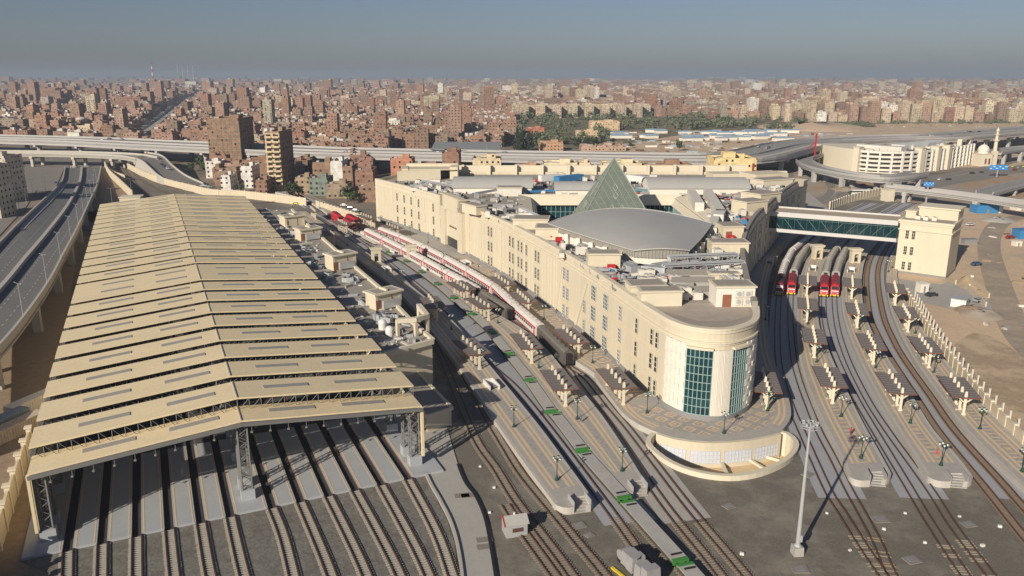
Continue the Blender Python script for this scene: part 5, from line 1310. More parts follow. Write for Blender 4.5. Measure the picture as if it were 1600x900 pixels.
LMP = [(1345, 716, 'at the near end of the nearest right platform'), (1470, 727, 'at the near end of the middle right platform'), (1597, 737, 'at the right frame edge'), (1314, 651, 'nearest right platform, second from its end'), (1422, 661, 'middle right platform, second from its end'), (1531, 670, 'wall side platform, second from the frame edge'), (1276, 566, 'nearest right platform between two canopies'), (1368, 575, 'middle right platform between two canopies'), (1459, 582, 'wall side platform between two canopies'), (1262, 507, 'nearest right platform, fourth from its end'), (1343, 515, 'middle right platform, fourth from its end'), (1430, 521, 'wall side platform, fourth from the frame edge'), (1274, 400, 'beside the gate arch nearest the main building'), (1334, 408, 'beside the gate arch of the middle right platform'), (1388, 425, 'at the foot of the bridge tower'), (1196, 500, 'on the shaded plaza beside the right facade'), (1210, 418, 'on the shaded plaza near the bridge'),
       (870, 750, 'at the near end of the leftmost platform'), (972, 736, 'at the near end of the middle left platform'), (803, 667, 'leftmost platform, second from its end'), (902, 655, 'middle left platform, second from its end'), (1011, 645, 'on the plaza at the left of the round end'), (1131, 677, 'on the plaza in front of the glazed bays'), (1199, 642, 'on the plaza right of the round end'), (926, 567, 'on the plaza between two canopies'), (842, 575, 'middle left platform beside a canopy'), (850, 499, 'on the plaza beside the last dark coach'), (705, 515, 'leftmost platform between two canopies'), (752, 572, 'leftmost platform, third from its end'), (778, 505, 'middle left platform between canopies'), (543, 384, 'leftmost platform, beside the middle roof house'), (629, 441, 'leftmost platform, beside a stair opening'), (690, 435, 'middle left platform beside the white train'), (596, 380, 'middle left platform before the white train'), (587, 375, 'middle left platform near the red engine'), (553, 362, 'middle left platform at the red engine'), (693, 412, 'on the plaza before the portal block'), (748, 432, 'on the plaza beside the portal block'), (641, 368, 'on the plaza under the far facade'), (669, 380, 'on the plaza under the middle of the far facade'), (596, 352, 'on the plaza at the far corner'), (458, 333, 'by the far end of the service building'), (500, 326, 'on the far platform end'), (612, 372, 'middle left platform near the gate tower')]
place(make_lamp(), [(*g(a, c, 1.0), 1.0, random.uniform(0, 1.5), 'dark green lamp with four lanterns, ' + lb) for a, c, lb in LMP])

# --- gate towers (small cream arches over the platforms)
def gate(label, a, c, rot, w=2.6, d=2.3, h=4.3):
    q = g(a, c, 1.0); r = thing('gate_tower', label, 'gate tower', (q.x, q.y, 1.0), 0, 'cream gate towers on the platforms'); cr, sr = math.cos(rot), math.sin(rot)
    def L(x, y): return q.x + x * cr - y * sr, q.y + x * sr + y * cr
    b = MB()
    for sx in (-1, 1): p = L(sx * w * .36, 0); b.box(p[0], p[1], 1, w * .27, d * .8, h - .8, rot)
    b.box(q.x, q.y, 1 + h - 1.7, w * .95, d * .82, .95, rot); b.box(*L(0, d * .1), 1, w * .5, d * .5, h * .35, rot); b.build('piers', cream, r)
    b = MB(); b.box(q.x, q.y, h + .2, w * 1.15, d * .95, .35, rot, taper=1.08); b.box(q.x, q.y, h + .55, w * 1.3, d * 1.1, .3, rot); b.build('cornice', cream2, r)
    b = MB(); b.box(*L(0, -d * .22), 1.4, w * .4, .08, 1.2, rot); b.build('grille', blackm, r)
gate('tall cream gate tower on the nearest right platform in front of the footbridge', 1276, 404, 0.1)
gate('tall cream gate tower on the middle right platform in front of the footbridge', 1335, 410, 0.05)
gate('cream gate tower on the leftmost platform beside the flat wagons', 588, 409, 0.3)
gate('cream gate tower on the middle left platform beside the white train', 643, 404, 0.3)
# --- stair openings with white surrounds
def stairbox(label, a, c, P, z=1.0, L_=3.6):
    q = g(a, c, z); p, t = heading(P, q); rot = ang(t); r = thing('stair_opening', label, 'subway stair', (q.x, q.y, z), 0, 'stair openings in the platforms')
    n_ = Vector((-t.y, t.x)); b = MB()
    for e in (-1, 1): u = q + n_ * e * .85; b.box(u.x, u.y, z, L_, .18, .85, rot)
    u = q - t * (L_ / 2); b.box(u.x, u.y, z, .18, 1.88, .85, rot); b.build('parapet', white_p, r)
    b = MB()
    for k in range(6): u = q - t * (L_ / 2 - .4 - k * .5); b.box(u.x, u.y, z + .012 + k * .07, .5, 1.52, .04, rot)
    b.build('steps', plinth, r)
for k, (a, c, P, lb) in enumerate(((768, 604, LA, 'on the leftmost platform, nearest to the viewer'), (604, 422, LA, 'on the leftmost platform beside the gate tower'), (667, 421, LC, 'on the middle left platform behind its gate tower'), (570, 366, LC, 'on the middle left platform near the engines'), (728, 412, LD, 'on the plaza before the portal block'), (617, 395, LC, 'on the middle left platform before the gate tower'), (1270, 421, RB, 'on the nearest right platform before its gate tower'), (1330, 424, RD, 'on the middle right platform before its gate tower'), (1203, 410, RA, 'on the shaded plaza below the footbridge'))):
    stairbox('white walled stair opening ' + lb, a, c, P)

# --- litter bins, benches and people
def make_person(name_lab, q, z, rot, shirt, trouser, sit=False):
    me = bpy.data.meshes.new('person'); k = 0.735
    J = {'pel': (0, 0, .95), 'ch': (0, .02, 1.3), 'nk': (0, .02, 1.5), 'hd': (0, 0, 1.62), 'ht': (0, 0, 1.74)}
    if sit: J = {'pel': (0, 0, .25), 'ch': (0, .05, .6), 'nk': (0, .02, .8), 'hd': (0, 0, .92), 'ht': (0, 0, 1.04)}
    dz = J['pel'][2] - .95
    V = [J['pel'], J['ch'], J['nk'], J['hd'], J['ht']]; Rr = [.15, .17, .06, .10, .07]; E = [(0, 1), (1, 2), (2, 3), (3, 4)]
    for s in (-1, 1):
        i = len(V); V += [(s * .2, .02, 1.42 + dz), (s * .27, 0, 1.15 + dz), (s * .24, -.14, .92 + dz), (s * .24, -.2, .84 + dz)]; Rr += [.07, .05, .04, .035]; E += [(1, i), (i, i + 1), (i + 1, i + 2), (i + 2, i + 3)]
        i = len(V)
        if sit: V += [(s * .1, -.2, .28), (s * .14, -.5, .5), (s * .12, -.6, .08), (s * .12, -.75, .04)]
        else: V += [(s * .1, 0, .85), (s * .12, -.02 + s * .1, .48), (s * .12, s * .16, .08), (s * .12, s * .16 - .14, .03)]
        Rr += [.1, .07, .05, .04]; E += [(0, i), (i, i + 1), (i + 1, i + 2), (i + 2, i + 3)]
    me.from_pydata([(x * k, y * k, zz * k) for x, y, zz in V], E, []); o = bpy.data.objects.new('person', me); COL.objects.link(o)
    md = o.modifiers.new('skin', 'SKIN'); sk = me.skin_vertices[0]
    for i, rr_ in enumerate(Rr): sk.data[i].radius = (rr_ * k, rr_ * k); sk.data[i].use_root = (i == 0)
    o.modifiers.new('sub', 'SUBSURF').levels = 1; me.materials.append(shirt); o.location = (q.x, q.y, z); o.rotation_euler = (0, 0, rot); ORG[o] = Vector((q.x, q.y, z)); tag(o, name_lab, 'person')
    def child(nm, m_, lo, hi, r0, r1, y=0):
        b = MB(); b.lathe(0, y * k, [(r0 * k, lo * k), ((r0 + r1) / 2 * k + .01, (lo + hi) / 2 * k), (r1 * k, hi * k)], 8, 0); c = b.build(nm, m_); c.parent = o
    hz_ = J['hd'][2]; child('hair', hair_m, hz_ + .03, hz_ + .16, .115, .05, .015); child('head', skin_m, hz_ - .08, hz_ + .05, .07, .105, -.012)
    if not sit: child('trousers', trouser, .5, .98, .17, .165)
def cloth(n, c): return mat('cloth_' + n, c, .9, .08, 6)
pk, nv, ww_, og, gy = cloth('pink', (.55, .08, .14)), cloth('navy', (.03, .04, .08)), cloth('white', (.6, .6, .58)), cloth('orange', (.6, .2, .06)), cloth('grey', (.15, .15, .16))
for (lb, a, c, rot, sh_, tr, sit) in (('person in pink and white sitting on the middle right platform beside the lamp', 1463, 709, .5, pk, ww_, True), ('person in a red top walking along the nearest right platform near its lamp', 1329, 680, 2.8, cloth('red', (.4, .05, .04)), nv, False), ('person in orange standing in sun beyond the third right platform canopy', 1290, 545, .3, og, gy, False), ('person in dark clothes standing beside the canopy at the red trains', 1327, 494, 1.0, pk, nv, False), ('person in dark clothes walking on the middle left platform behind a lamp', 907, 660, 1.8, gy, nv, False), ('person in white crossing the plaza beside the left canopy', 984, 602, 2.2, ww_, nv, False), ('person in grey on the plaza beside the gate tower of the white train', 672, 396, 2.2, gy, gy, False)):
    make_person(lb, g(a, c, 1.0), 1.0, rot, sh_, tr, sit)

# ================================================================== trains
CW, CH2, CL = 2.05, 2.75, 16.6
def body_profile(w, h, z0): return [(-w / 2, z0), (-w / 2, z0 + h * .70), (-w * .44, z0 + h * .85), (-w * .30, z0 + h * .95), (0, z0 + h), (w * .30, z0 + h * .95), (w * .44, z0 + h * .85), (w / 2, z0 + h * .70), (w / 2, z0)]
def extr(b, prof, x0, x1, m=0, caps=True, lo=0, hi=None, capm=None):
    P = prof[lo:hi]; n = len(P); k = b.add([(x0, y, z) for y, z in P] + [(x1, y, z) for y, z in P])
    for i in range(n - 1): b.face((k + i, k + i + 1, k + n + i + 1, k + n + i), m)
    if caps: b.face([k + i for i in range(n)], m); b.face([k + n + n - 1 - i for i in range(n)], m)
def bogies(b, L_):
    for x in (-L_ * .33, L_ * .33):
        b.box(x, 0, .30, 2.3, 1.5, .3)
        for dx in (-.75, .75):
            for y in (-.53, .53): b.tube((x + dx, y - .05, .5), (x + dx, y + .05, .5), .34, n=10)
def make_coach(style):
    lab = {'white': 'x', 'dark': 'x', 'grey': 'x'}[style]
    r = thing('passenger_coach', 'x', 'train coach', (0, 0, 0), 0, {'white': 'white and red coaches in the station', 'dark': 'old dark coaches at the ends of the trains', 'grey': 'grey roofed coaches of the right side trains'}[style])
    wall = {'white': coachw, 'dark': coachd, 'grey': mat('coach_side_grey', (.30, .29, .27), .6, .08, .5)}[style]; roof = {'white': mat('coach_white_roof', (.60, .58, .55), .5, .08, .5), 'dark': mat('coach_dark_roof', (.17, .155, .135), .7, .12, .5), 'grey': coachg}[style]
    pr = body_profile(CW, CH2, .62); b = MB(); extr(b, pr, -CL / 2, CL / 2, 0, True); b.build('body', wall, r)
    pr2 = [(y * 1.01, z + .012) for y, z in pr]; b = MB(); extr(b, pr2, -CL / 2 + .02, CL / 2 - .02, 0, False, 2, 7)
    for j in range(7): x = -CL / 2 + 1.3 + j * (CL - 2.6) / 6; b.box(x, 0, 3.33, 1.0, .7, .14, 0)
    b.build('roof', roof, r)
    if style == 'white':
        b = MB(); 
        for s in (-1, 1): b.box(0, s * (CW / 2 + .008), 2.18, CL - .1, .03, .36); b.box(0, s * (CW / 2 + .008), .66, CL - .1, .03, .14)
        b.build('red_band', coachr, r)
    for s in (-1, 1):
        for j in range(11):
            x = -CL / 2 + 2.3 + j * (CL - 4.6) / 10; b = MB(); b.box(x, s * (CW / 2 + .01), 1.55, .78, .05, .55); b.build('window', glassd, r)
        for x in (-CL / 2 + .9, CL / 2 - .9): b = MB(); b.box(x, s * (CW / 2 + .012), .8, .7, .05, 1.6); b.build('door', coachr if style == 'white' else wall, r)
    b = MB(); bogies(b, CL); b.box(0, 0, .45, 4.5, 1.3, .3); b.build('bogies', blackm, r)
    b = MB(); b.box(-CL / 2 - .2, 0, .7, .4, .9, 2.1); b.box(CL / 2 + .2, 0, .7, .4, .9, 2.1); b.build('gangway', blackm, r)
    return r
def make_loco(style):
    r = thing('locomotive', 'x', 'locomotive', (0, 0, 0), 0, 'engines in the station'); L_ = 11.8; col_ = red_l if style != 'old' else dred_l
    pr = body_profile(2.1, 2.75, .65); b = MB(); extr(b, pr, -L_ / 2 + .7, L_ / 2 - .7)
    for s in (-1, 1):       # sloping noses
        n = len(pr); k = b.add([(s * (L_ / 2 - .7), y, z) for y, z in pr] + [(s * (L_ / 2 - (.0 if z < 1.9 else .45)), y * .93, z if z < 2.6 else z - .12) for y, z in pr])
        for i in range(n - 1): b.face((k + i, k + n + i, k + n + i + 1, k + i + 1))
        b.face([k + n + i for i in range(n)])
    b.build('body', col_, r)
    for s in (-1, 1):
        b = MB(); b.box(s * (L_ / 2 - .18), 0, 2.15, .5, 1.6, .62, taper=.92); b.build('windscreen', glassd if style != 'old' else white_p, r)
        b = MB(); b.box(s * (L_ / 2 + .03), 0, 1.55 if style != 'old' else 1.0, .08, 1.7, .22); b.build('white_band', white_p, r)
        b = MB(); b.box(s * (L_ / 2 - .05), 0, .42, .4, 2.0, .34); b.build('buffer_beam', yellow, r)
        for y in (-.7, .7): b = MB(); b.tube((s * (L_ / 2 + .02), y, 1.2), (s * (L_ / 2 + .1), y, 1.2), .12, n=8); b.build('headlight', lampg, r)
        for y in (-.55, .55): b = MB(); b.tube((s * (L_ / 2 + .1), y, .62), (s * (L_ / 2 + .45), y, .62), .14, n=8); b.build('buffer', blackm, r)
    b = MB()
    for x in (-2.8, -.8, 1.4, 3.2): b.box(x, 0, 3.36, 1.3, 1.3, .16)
    b.build('roof_vents', blackm if style == 'old' else dred_l, r)
    b = MB(); bogies(b, L_); b.box(0, 0, .4, 3.0, 1.5, .4); b.build('bogies', blackm, r)
    return r
def rake(P, head_px, z, n, gap=.75, back=-1, L0=CL, skip=0.0):
    """positions of n cars along P starting from the car end nearest the viewer"""
    q = g(*head_px, z); s = nearest(P, q) + back * skip; out = []
    for i in range(n):
        c = s + back * (L0 / 2 + i * (L0 + gap)); a, _ = at(P, c - L0 * .33); b_, _ = at(P, c + L0 * .33); out.append((*((a + b_) / 2), .05, ang(b_ - a)))
    return out
# direction of the stored paths: RA.. run far -> near, so backwards is towards the footbridge
items = []
ordw = ['first', 'second', 'third', 'fourth', 'fifth', 'sixth', 'seventh', 'eighth', 'ninth', 'tenth']
W1 = rake(LD, (842, 508), 3, 9); 
for i, it in enumerate(W1): items.append((*it, ordw[i] + ' white and red coach from the dark coach, plaza side train'))
W2 = rake(LC, (745, 449), 3, 8)
for i, it in enumerate(W2): items.append((*it, ordw[i] + ' white and red coach from the grey coach, platform side train'))
W3 = rake(RA, (1229, 430), 3, 4)
for i, it in enumerate(W3): items.append((*it, ordw[i] + ' white roofed coach behind the dark engine nearest the main building'))
items = [it for it in items if it[1] < 262 or it[0] > 20]
# stop the left trains where the red engines stand
place(make_coach('white'), items)
place(make_coach('dark'), [(*rake(LD, (889, 554), 2.6, 1, L0=CL)[0], 'last dark coach in front of the plaza side white train'), (*rake(LC, (790, 486), 2.6, 1, L0=CL)[0], 'dark grey coach in front of the platform side white train')])
G_ = []
for P, hp, nm, n in ((RB, (1244, 421), 'of the train nearest the main building', 5), (RC, (1291, 424), 'of the middle red engine train', 5), (RD, (1308, 424), 'of the rightmost red engine train', 5)):
    for i, it in enumerate(rake(P, hp, 3.2, n)): G_.append((*it, ordw[i] + ' grey roofed coach ' + nm))
place(make_coach('grey'), G_)
place(make_loco('new'), [(*rake(RB, (1237, 447), 2.5, 1, L0=11.8)[0], 'bright red engine nearest the main building, half in shade'), (*rake(RC, (1287, 450), 2.5, 1, L0=11.8)[0], 'bright red engine left of its twin on the middle tracks'), (*rake(RD, (1304, 450), 2.5, 1, L0=11.8)[0], 'bright red engine, rightmost of the twins'),
    (*rake(LC, (548, 352), 2.5, 1, L0=11.8)[0], 'red engine at the far head of the white train'), (*rake(LD, (556, 345), 2.5, 1, L0=11.8)[0], 'red engine beside the wall at the far head of the plaza train'), (*rake(LB, (496, 343), 2.5, 1, L0=11.8)[0], 'far red engine beneath the leftmost platform canopies')])
place(make_loco('old'), [(*rake(RA, (1218, 448), 2.5, 1, L0=11.8)[0], 'dark red engine with pale cab in the shade of the main building')])

# --- flat wagons
def make_wagon():
    L_ = 13.2; r = thing('flat_wagon', 'x', 'flat wagon', (0, 0, 0), 0, 'empty flat wagons with green ends')
    b = MB(); b.box(0, 0, .95, L_, 1.95, .14); b.build('deck', wag_d, r)
    b = MB()
    for s in (-1, 1): b.box(0, s * .95, .72, L_ - .4, .1, .26)
    b.build('side_sill', mat('sill_dark', (.07, .075, .05), .8, .1, 1), r)
    for s in (-1, 1):
        b = MB(); b.box(s * (L_ / 2 + .06), 0, .62, .22, 2.0, .5); b.box(s * (L_ / 2 - .2), 0, 1.09, .3, 1.96, .06); b.build('end_beam', wag_g, r)
        b = MB(); b.box(s * (L_ / 2 - 1.0), 0, 1.15, .22, 1.25, .12); b.build('tool_slot', blackm, r)
        for y in (-.55, .55): b = MB(); b.tube((s * (L_ / 2 + .15), y, .75), (s * (L_ / 2 + .45), y, .75), .14, n=8); b.build('buffer', blackm, r)
    b = MB(); bogies(b, L_); b.box(0, 0, .6, L_ - 2, .5, .3); b.build('bogies', mat('bogie_rust', (.09, .05, .035), .8, .1, 1), r)
    return r
base = rake(LB, (968, 779), 1.1, 12, gap=.9, L0=13.2, skip=0.15); fwd = rake(LB, (971, 783), 1.1, 3, gap=.9, back=1, L0=13.2, skip=0.3)
wl = [(*it, ordw[i] + ' empty flat wagon in front of the platform ends, counted towards the viewer') for i, it in enumerate(fwd)] + [(*it, (ordw + ['eleventh', 'twelfth'])[i] + ' empty flat wagon between the left platforms, counted from the platform end') for i, it in enumerate(base)]
place(make_wagon(), wl)
# ================================================================== footbridge and its tower
nl, nr, fl_, fr_ = g(1203, 331, 13.7), g(1404, 346, 13.7), g(1219, 321, 13.7), g(1408, 334, 13.7)
fb = thing('footbridge', 'glass sided footbridge over the right tracks from station to cream tower', 'footbridge', (*((nl + nr) / 2), 0))
u_ = (nr - nl).normalized(); w_ = Vector((-u_.y, u_.x)); BL = (nr - nl).length; BWd = 11.0
nl = nl - u_ * 3; BL += 3
def bp(s, t, z): q = nl + u_ * s + w_ * t; return (q.x, q.y, z)
def slab(b, s0, s1, t0, t1, z0, z1, m=0):
    q = nl + u_ * ((s0 + s1) / 2) + w_ * ((t0 + t1) / 2); b.box(q.x, q.y, z0, s1 - s0, t1 - t0, z1 - z0, ang(u_), m)
b = MB(); slab(b, 0, BL, .2, BWd - .2, 13.0, 13.45); b.build('roof', mat('bridge_roof_screed', (0.40, 0.34, 0.26), .9, .05, .3), fb)
b = MB(); slab(b, 0, BL, -.25, .2, 12.55, 13.9); slab(b, 0, BL, BWd - .2, BWd + .25, 12.55, 13.9); b.build('roof_parapet', mat('pale_cladding', (.52, .51, .50), .6, .04, .4), fb)
b = MB(); slab(b, 0, BL, -.35, .5, 7.9, 8.9); slab(b, 0, BL, BWd - .5, BWd + .35, 7.9, 8.9); slab(b, 0, BL, .5, BWd - .5, 8.1, 8.6); b.build('floor_beam', MATS['pale_cladding'], fb)
b = MB(); slab(b, 0, BL, -.02, .06, 8.9, 12.55); slab(b, 0, BL, BWd - .06, BWd + .02, 8.9, 12.55); gl = b.build('glazing', mat('bridge_glass', (.006, .028, .034), .1, .5, .4, spec=.5), fb)
b = MB(); n = 11
for t in (-.1, BWd + .1):
    for i in range(n * 2 + 1): s = BL * i / (n * 2); b.bar(bp(s, t, 8.9), bp(s, t, 12.55), .05)
    for i in range(n):
        s0 = BL * (i + .15) / n; s1 = BL * (i + .85) / n
        if i < n / 2: b.bar(bp(s0, t - .02, 11.9), bp(s1, t - .02, 9.1), .11)
        else: b.bar(bp(s0, t - .02, 9.1), bp(s1, t - .02, 11.9), .11)
    b.bar(bp(0, t, 12.1), bp(BL, t, 12.1), .09)
b.build('truss', mat('truss_teal', (.11, .19, .19), .5, .05, 1), gl)
TA, TB = g(1397, 425), g(1477, 436); tu = (TB - TA).normalized(); tw = Vector((-tu.y, tu.x)); TL = (TB - TA).length; TD = 13.0; TH = 14.6
tr = thing('bridge_tower', 'square cream stair tower at the right end of the glazed footbridge', 'tower', (*((TA + TB) / 2), 0))
def tp(s, t): return TA + tu * s + tw * t
def tbox(b, s0, s1, t0, t1, z0, z1, m=0): q = tp((s0 + s1) / 2, (t0 + t1) / 2); b.box(q.x, q.y, z0, s1 - s0, t1 - t0, z1 - z0, ang(tu), m)
b = MB(); tbox(b, 0, TL, 0, TD, .6, TH - .2); b.build('wall', cream, tr)
b = MB(); tbox(b, -.15, TL + .15, -.15, TD + .15, 0, .6); b.build('plinth', plinth, tr)
b = MB(); tbox(b, -.45, TL + .45, -.45, TD + .45, TH - .2, TH + .35); tbox(b, -.22, TL + .22, -.22, TD + .22, TH - .75, TH - .2); tbox(b, -.3, TL + .3, -.3, TD + .3, TH - 2.5, TH - 2.2); b.build('cornice', cream2, tr)
b = MB(); tbox(b, .2, TL - .2, .2, TD - .2, TH + .36, TH + .42); b.build('roof_deck', roofdeck, tr)
b = MB(); tbox(b, 3.2, TL + .1, 5.5, TD, TH + .4, TH + 3.2); tbox(b, .5, 3.0, 3.0, 6.0, TH + .4, TH + 2.2); b.build('penthouse', cream, tr)
b = MB(); tbox(b, 2.9, TL + .5, 5.2, TD + .4, TH + 3.2, TH + 3.6); tbox(b, .3, 3.2, 2.8, 6.2, TH + 2.2, TH + 2.5); b.build('penthouse_roof', cream2, tr)
for z in (2.2, 6.5, 10.9):
    for s in (2.1, 3.7):
        b = MB(); tbox(b, s - .38, s + .38, -.06, .1, z - 1.15, z + 1.15); wn_ = b.build('window', glassd, tr)
        b = MB()
        for j in range(4): tbox(b, s - .42, s + .42, -.12, -.04, z - 1.15 + 2.3 * j / 3 - .04, z - 1.15 + 2.3 * j / 3 + .04)
        tbox(b, s - .03, s + .03, -.12, -.04, z - 1.15, z + 1.15); b.build('frame', cream2, wn_)
items = []; root = thing('condenser', 'x', 'air conditioner', (0, 0, 0), 0, 'condensers on the bridge tower')
b = MB(); b.box(0, 0, 0.1, 1.2, .8, 1.0); b.build('casing', ac_w, root); b = MB(); b.tube((0, 0, 1.1), (0, 0, 1.2), .35, n=10); b.build('fan', blackm, root)
for s, t, lb in ((4, 1.5, 'at the front left'), (6, 1.2, 'at the front middle'), (8, 1.6, 'at the front right'), (1.5, 8, 'behind the small cream box'), (1.5, 10.5, 'at the rear left')): q = tp(s, t); items.append((q.x, q.y, TH + .42, ang(tu), 'grey condenser on the bridge tower roof, ' + lb))
place(root, items)
# ================================================================== right boundary wall with piers and outer posts
wp = smooth(G([(1416, 462), (1443, 508), (1480, 560), (1524, 615), (1572, 668), (1650, 742), (1750, 835)], 1.0), 3.0)
bw = thing('boundary_wall', 'cream panelled boundary wall with capped piers along the outer right platform', 'wall', (*wp[20], 0))
b = MB(); b.strip(wp, -.12, .12, 0, 2.5); b.strip(wp, -.19, .19, 2.5, 2.62); b.build('wall', wallc, bw)
for p, t in zip(wp, tangents(wp)):
    b = MB(); b.box(p.x, p.y, 0, .42, .42, 2.75, ang(t)); b.box(p.x, p.y, 2.75, .62, .62, .16, ang(t)); b.build('pier', cream2, bw)
oq = resample(offset(smooth(wp, 1.0), -1.9), 3.1)
items = []; root = thing('concrete_post', 'x', 'post', (0, 0, 0), 0, 'concrete posts outside the right boundary wall')
b = MB(); b.box(0, 0, 0, .2, .2, 2.3); b.box(0, 0, 2.3, .24, .24, .08); b.build('shaft', white_r, root)
for p in oq: items.append((p.x, p.y, 0, random.uniform(0, .3), 'thin white concrete post on the sandy side of the right boundary wall'))
place(root, items)
def simple_wall(label, pts, h, name='boundary_wall', pier=7.0, m=wallc, z=0):
    P = smooth(G(pts), 3.5); r = thing(name, label, 'wall', (*P[len(P) // 2], 0)); b = MB(); b.strip(P, -.15, .15, 0, h); b.build('wall', m, r)
    s = 0; L_ = plen(P); k = 0
    while s < L_ and k < 95: p, t = at(P, s); b = MB(); b.box(p.x, p.y, 0, .5, .5, h + .3, ang(t)); b.build('pier', cream2, r); s += pier; k += 1
simple_wall('long cream wall between the curving tracks and the brick houses', [(165, 262), (176, 275), (196, 283)], 3.2)
simple_wall('cream boundary wall below the brick towers running towards the gate', [(200, 264), (225, 277), (250, 287), (300, 300), (337, 308), (370, 309), (400, 312), (440, 317), (481, 322)], 3.4)
simple_wall('cream wall with lamp topped piers behind the red engines', [(495, 325), (520, 333), (545, 341), (570, 350), (586, 356)], 3.0, pier=3.0)
simple_wall('thick cream retaining wall enclosing the curving tracks at upper left', [(163, 258), (170, 274), (188, 292), (208, 312)], 4.0)
simple_wall('cream wall with pillars beyond the footbridge on the right', [(1296, 328), (1322, 318), (1345, 312), (1380, 304)], 3.2, pier=3.0)
q = g(1386, 314); b = MB(); b.box(q.x, q.y, 0, 3.8, 4, 5.0, .2); b.box(q.x, q.y, 5.0, 4.2, 4.4, .25, .2); tag(b.build('gatehouse', cream2, org=(q.x, q.y, 0)), 'plain cream block beside the flyover end', 'building')
q = g(207, 322); b = MB(); b.box(q.x, q.y, 0, 8, 6, 4, .2); b.box(q.x, q.y, 4, 8.6, 6.6, .3, .2); tag(b.build('gatehouse', cream2, org=(q.x, q.y, 0)), 'small cream box at the far left corner of the shed', 'building')

# ================================================================== high mast, hut, machine, white boxes
q = g(1245, 866); r = thing('light_mast', 'tall grey light mast with lamp ring standing on the open ballast', 'light mast', (q.x, q.y, 0))
b = MB(); b.tube((q.x, q.y, 1.1), (q.x, q.y, 16.3), .27, .11, 12); b.lathe(q.x, q.y, [(.42, 1.05), (.42, 1.2), (.3, 1.35)], 12); b.build('pole', metal_g, r)
b = MB(); b.box(q.x, q.y, 0, 1.15, 1.15, 1.1, .1, taper=.92); b.build('base', conc, r)
b = MB(); b.box(q.x + .25, q.y - .1, 1.7, .25, .3, .8); b.build('control_box', metal_g, r)
b = MB(); n = 20
for i in range(n):
    a0, a1 = 6.28318 * i / n, 6.28318 * (i + 1) / n
    for z in (15.9, 16.2): b.bar((q.x + 1.05 * math.cos(a0), q.y + 1.05 * math.sin(a0), z), (q.x + 1.05 * math.cos(a1), q.y + 1.05 * math.sin(a1), z), .07)
for i in range(4): a0 = 1.5708 * i; b.bar((q.x, q.y, 15.9), (q.x + 1.05 * math.cos(a0), q.y + 1.05 * math.sin(a0), 15.9), .08)
b.build('lamp_ring', metal_g, r)
for i in range(8): a0 = .785 * i; b = MB(); b.box(q.x + .75 * math.cos(a0), q.y + .75 * math.sin(a0), 16.2, .3, .2, .24, a0); b.build('floodlight', metal_g, r)
items = []; root = thing('cable_box', 'x', 'cable box', (0, 0, 0), 0, 'white cable boxes scattered on the ballast')
b = MB(); b.box(0, 0, 0, .75, .5, .4); b.box(0, 0, .4, .8, .55, .06); b.build('case', white_p, root)
for x, y, lb in ((1292, 803, 'near the shadow of the light mast'), (1414, 803, 'between the right platform ends'), (1499, 808, 'below the middle right platform end'), (1562, 824, 'close to the brown tracks at right'), (1445, 849, 'between the two laddered tracks'), (1535, 854, 'right of the laddered track'), (1328, 861, 'beside the timber switch'), (1159, 867, 'beside the near plaza track'), (750, 730, 'beside the service path, farther one'), (772, 763, 'beside the service path, nearer one'), (765, 802, 'at the channel of the service path'), (1381, 828, 'small one among the switch tracks')):
    items.append((*g(x, y), .03, random.uniform(-.5, .5), 'white cable box on the ballast ' + lb, (random.uniform(.4, .6),) * 3))
place(root, items)
for k, (x, y, s) in enumerate(((1250, 890, 1.5), (1375, 812, 1.6), (1513, 820, 1.3), (1425, 876, 1.4), (905, 822, 1.3), (1139, 792, 1.2), (921, 837, .9), (1262, 742, 1.3))):
    q = g(x, y); b = MB(); b.box(q.x, q.y, .032, s * 1.2, s, .10, .1 * k, 0, top=1); b.box(q.x, q.y, .134, s * .7, s * .55, .03, .1 * k, 2)
    tag(b.build('manhole_cover', [asph2, asph2, plinth], org=(q.x, q.y, 0)), 'square concrete manhole in the ballast ' + ['at the foot of the light mast', 'among the right switch tracks', 'below the middle right platform', 'beside the timber laid tracks', 'below the leftmost platform end', 'right of the near plaza tracks', 'second below the leftmost platform end', 'right of the light well'][k], 'manhole', 'manholes in the ballast')
q = g(804, 832); r = thing('track_hut', 'small pale metal hut with grey gable roof beside the tracks', 'hut', (q.x, q.y, 0)); a_ = .28
b = MB(); b.box(q.x, q.y, 0, 2.6, 2.1, 1.7, a_); c, s = math.cos(a_), math.sin(a_)
def HL(x, y, z): return (q.x + x * c - y * s, q.y + x * s + y * c, z)
k = b.add([HL(-1.3, -1.05, 1.7), HL(1.3, -1.05, 1.7), HL(1.3, 1.05, 1.7), HL(-1.3, 1.05, 1.7), HL(-1.3, 0, 2.35), HL(1.3, 0, 2.35)]); b.face((k, k + 4, k + 3)); b.face((k + 1, k + 2, k + 5)); b.build('wall', metal_g, r)
b = MB(); k = b.add([HL(-1.5, -1.25, 1.66), HL(1.5, -1.25, 1.66), HL(1.5, 0, 2.42), HL(-1.5, 0, 2.42), HL(1.5, 1.25, 1.66), HL(-1.5, 1.25, 1.66)]); b.face((k, k + 1, k + 2, k + 3)); b.face((k + 3, k + 2, k + 4, k + 5)); b.build('roof', mat('hut_roof', (.38, .37, .35), .7, .08, 1), r)
b = MB(); b.bar(HL(-1.52, -1.25, 1.68), HL(-1.52, 0, 2.44), .12); b.bar(HL(-1.52, 0, 2.44), HL(-1.52, 1.25, 1.68), .12); b.build('red_verge', red_l, r)
b = MB(); w0 = HL(.1, -1.08, 0); b.box(w0[0], w0[1], .7, 1.3, .06, .5, a_); b.build('rust_patch', rail_m, r)
b = MB(); w0 = HL(0, .1, 0); b.tube((w0[0], w0[1], 2.3), (w0[0], w0[1], 2.65), .13, n=8); b.build('vent', white_p, r)
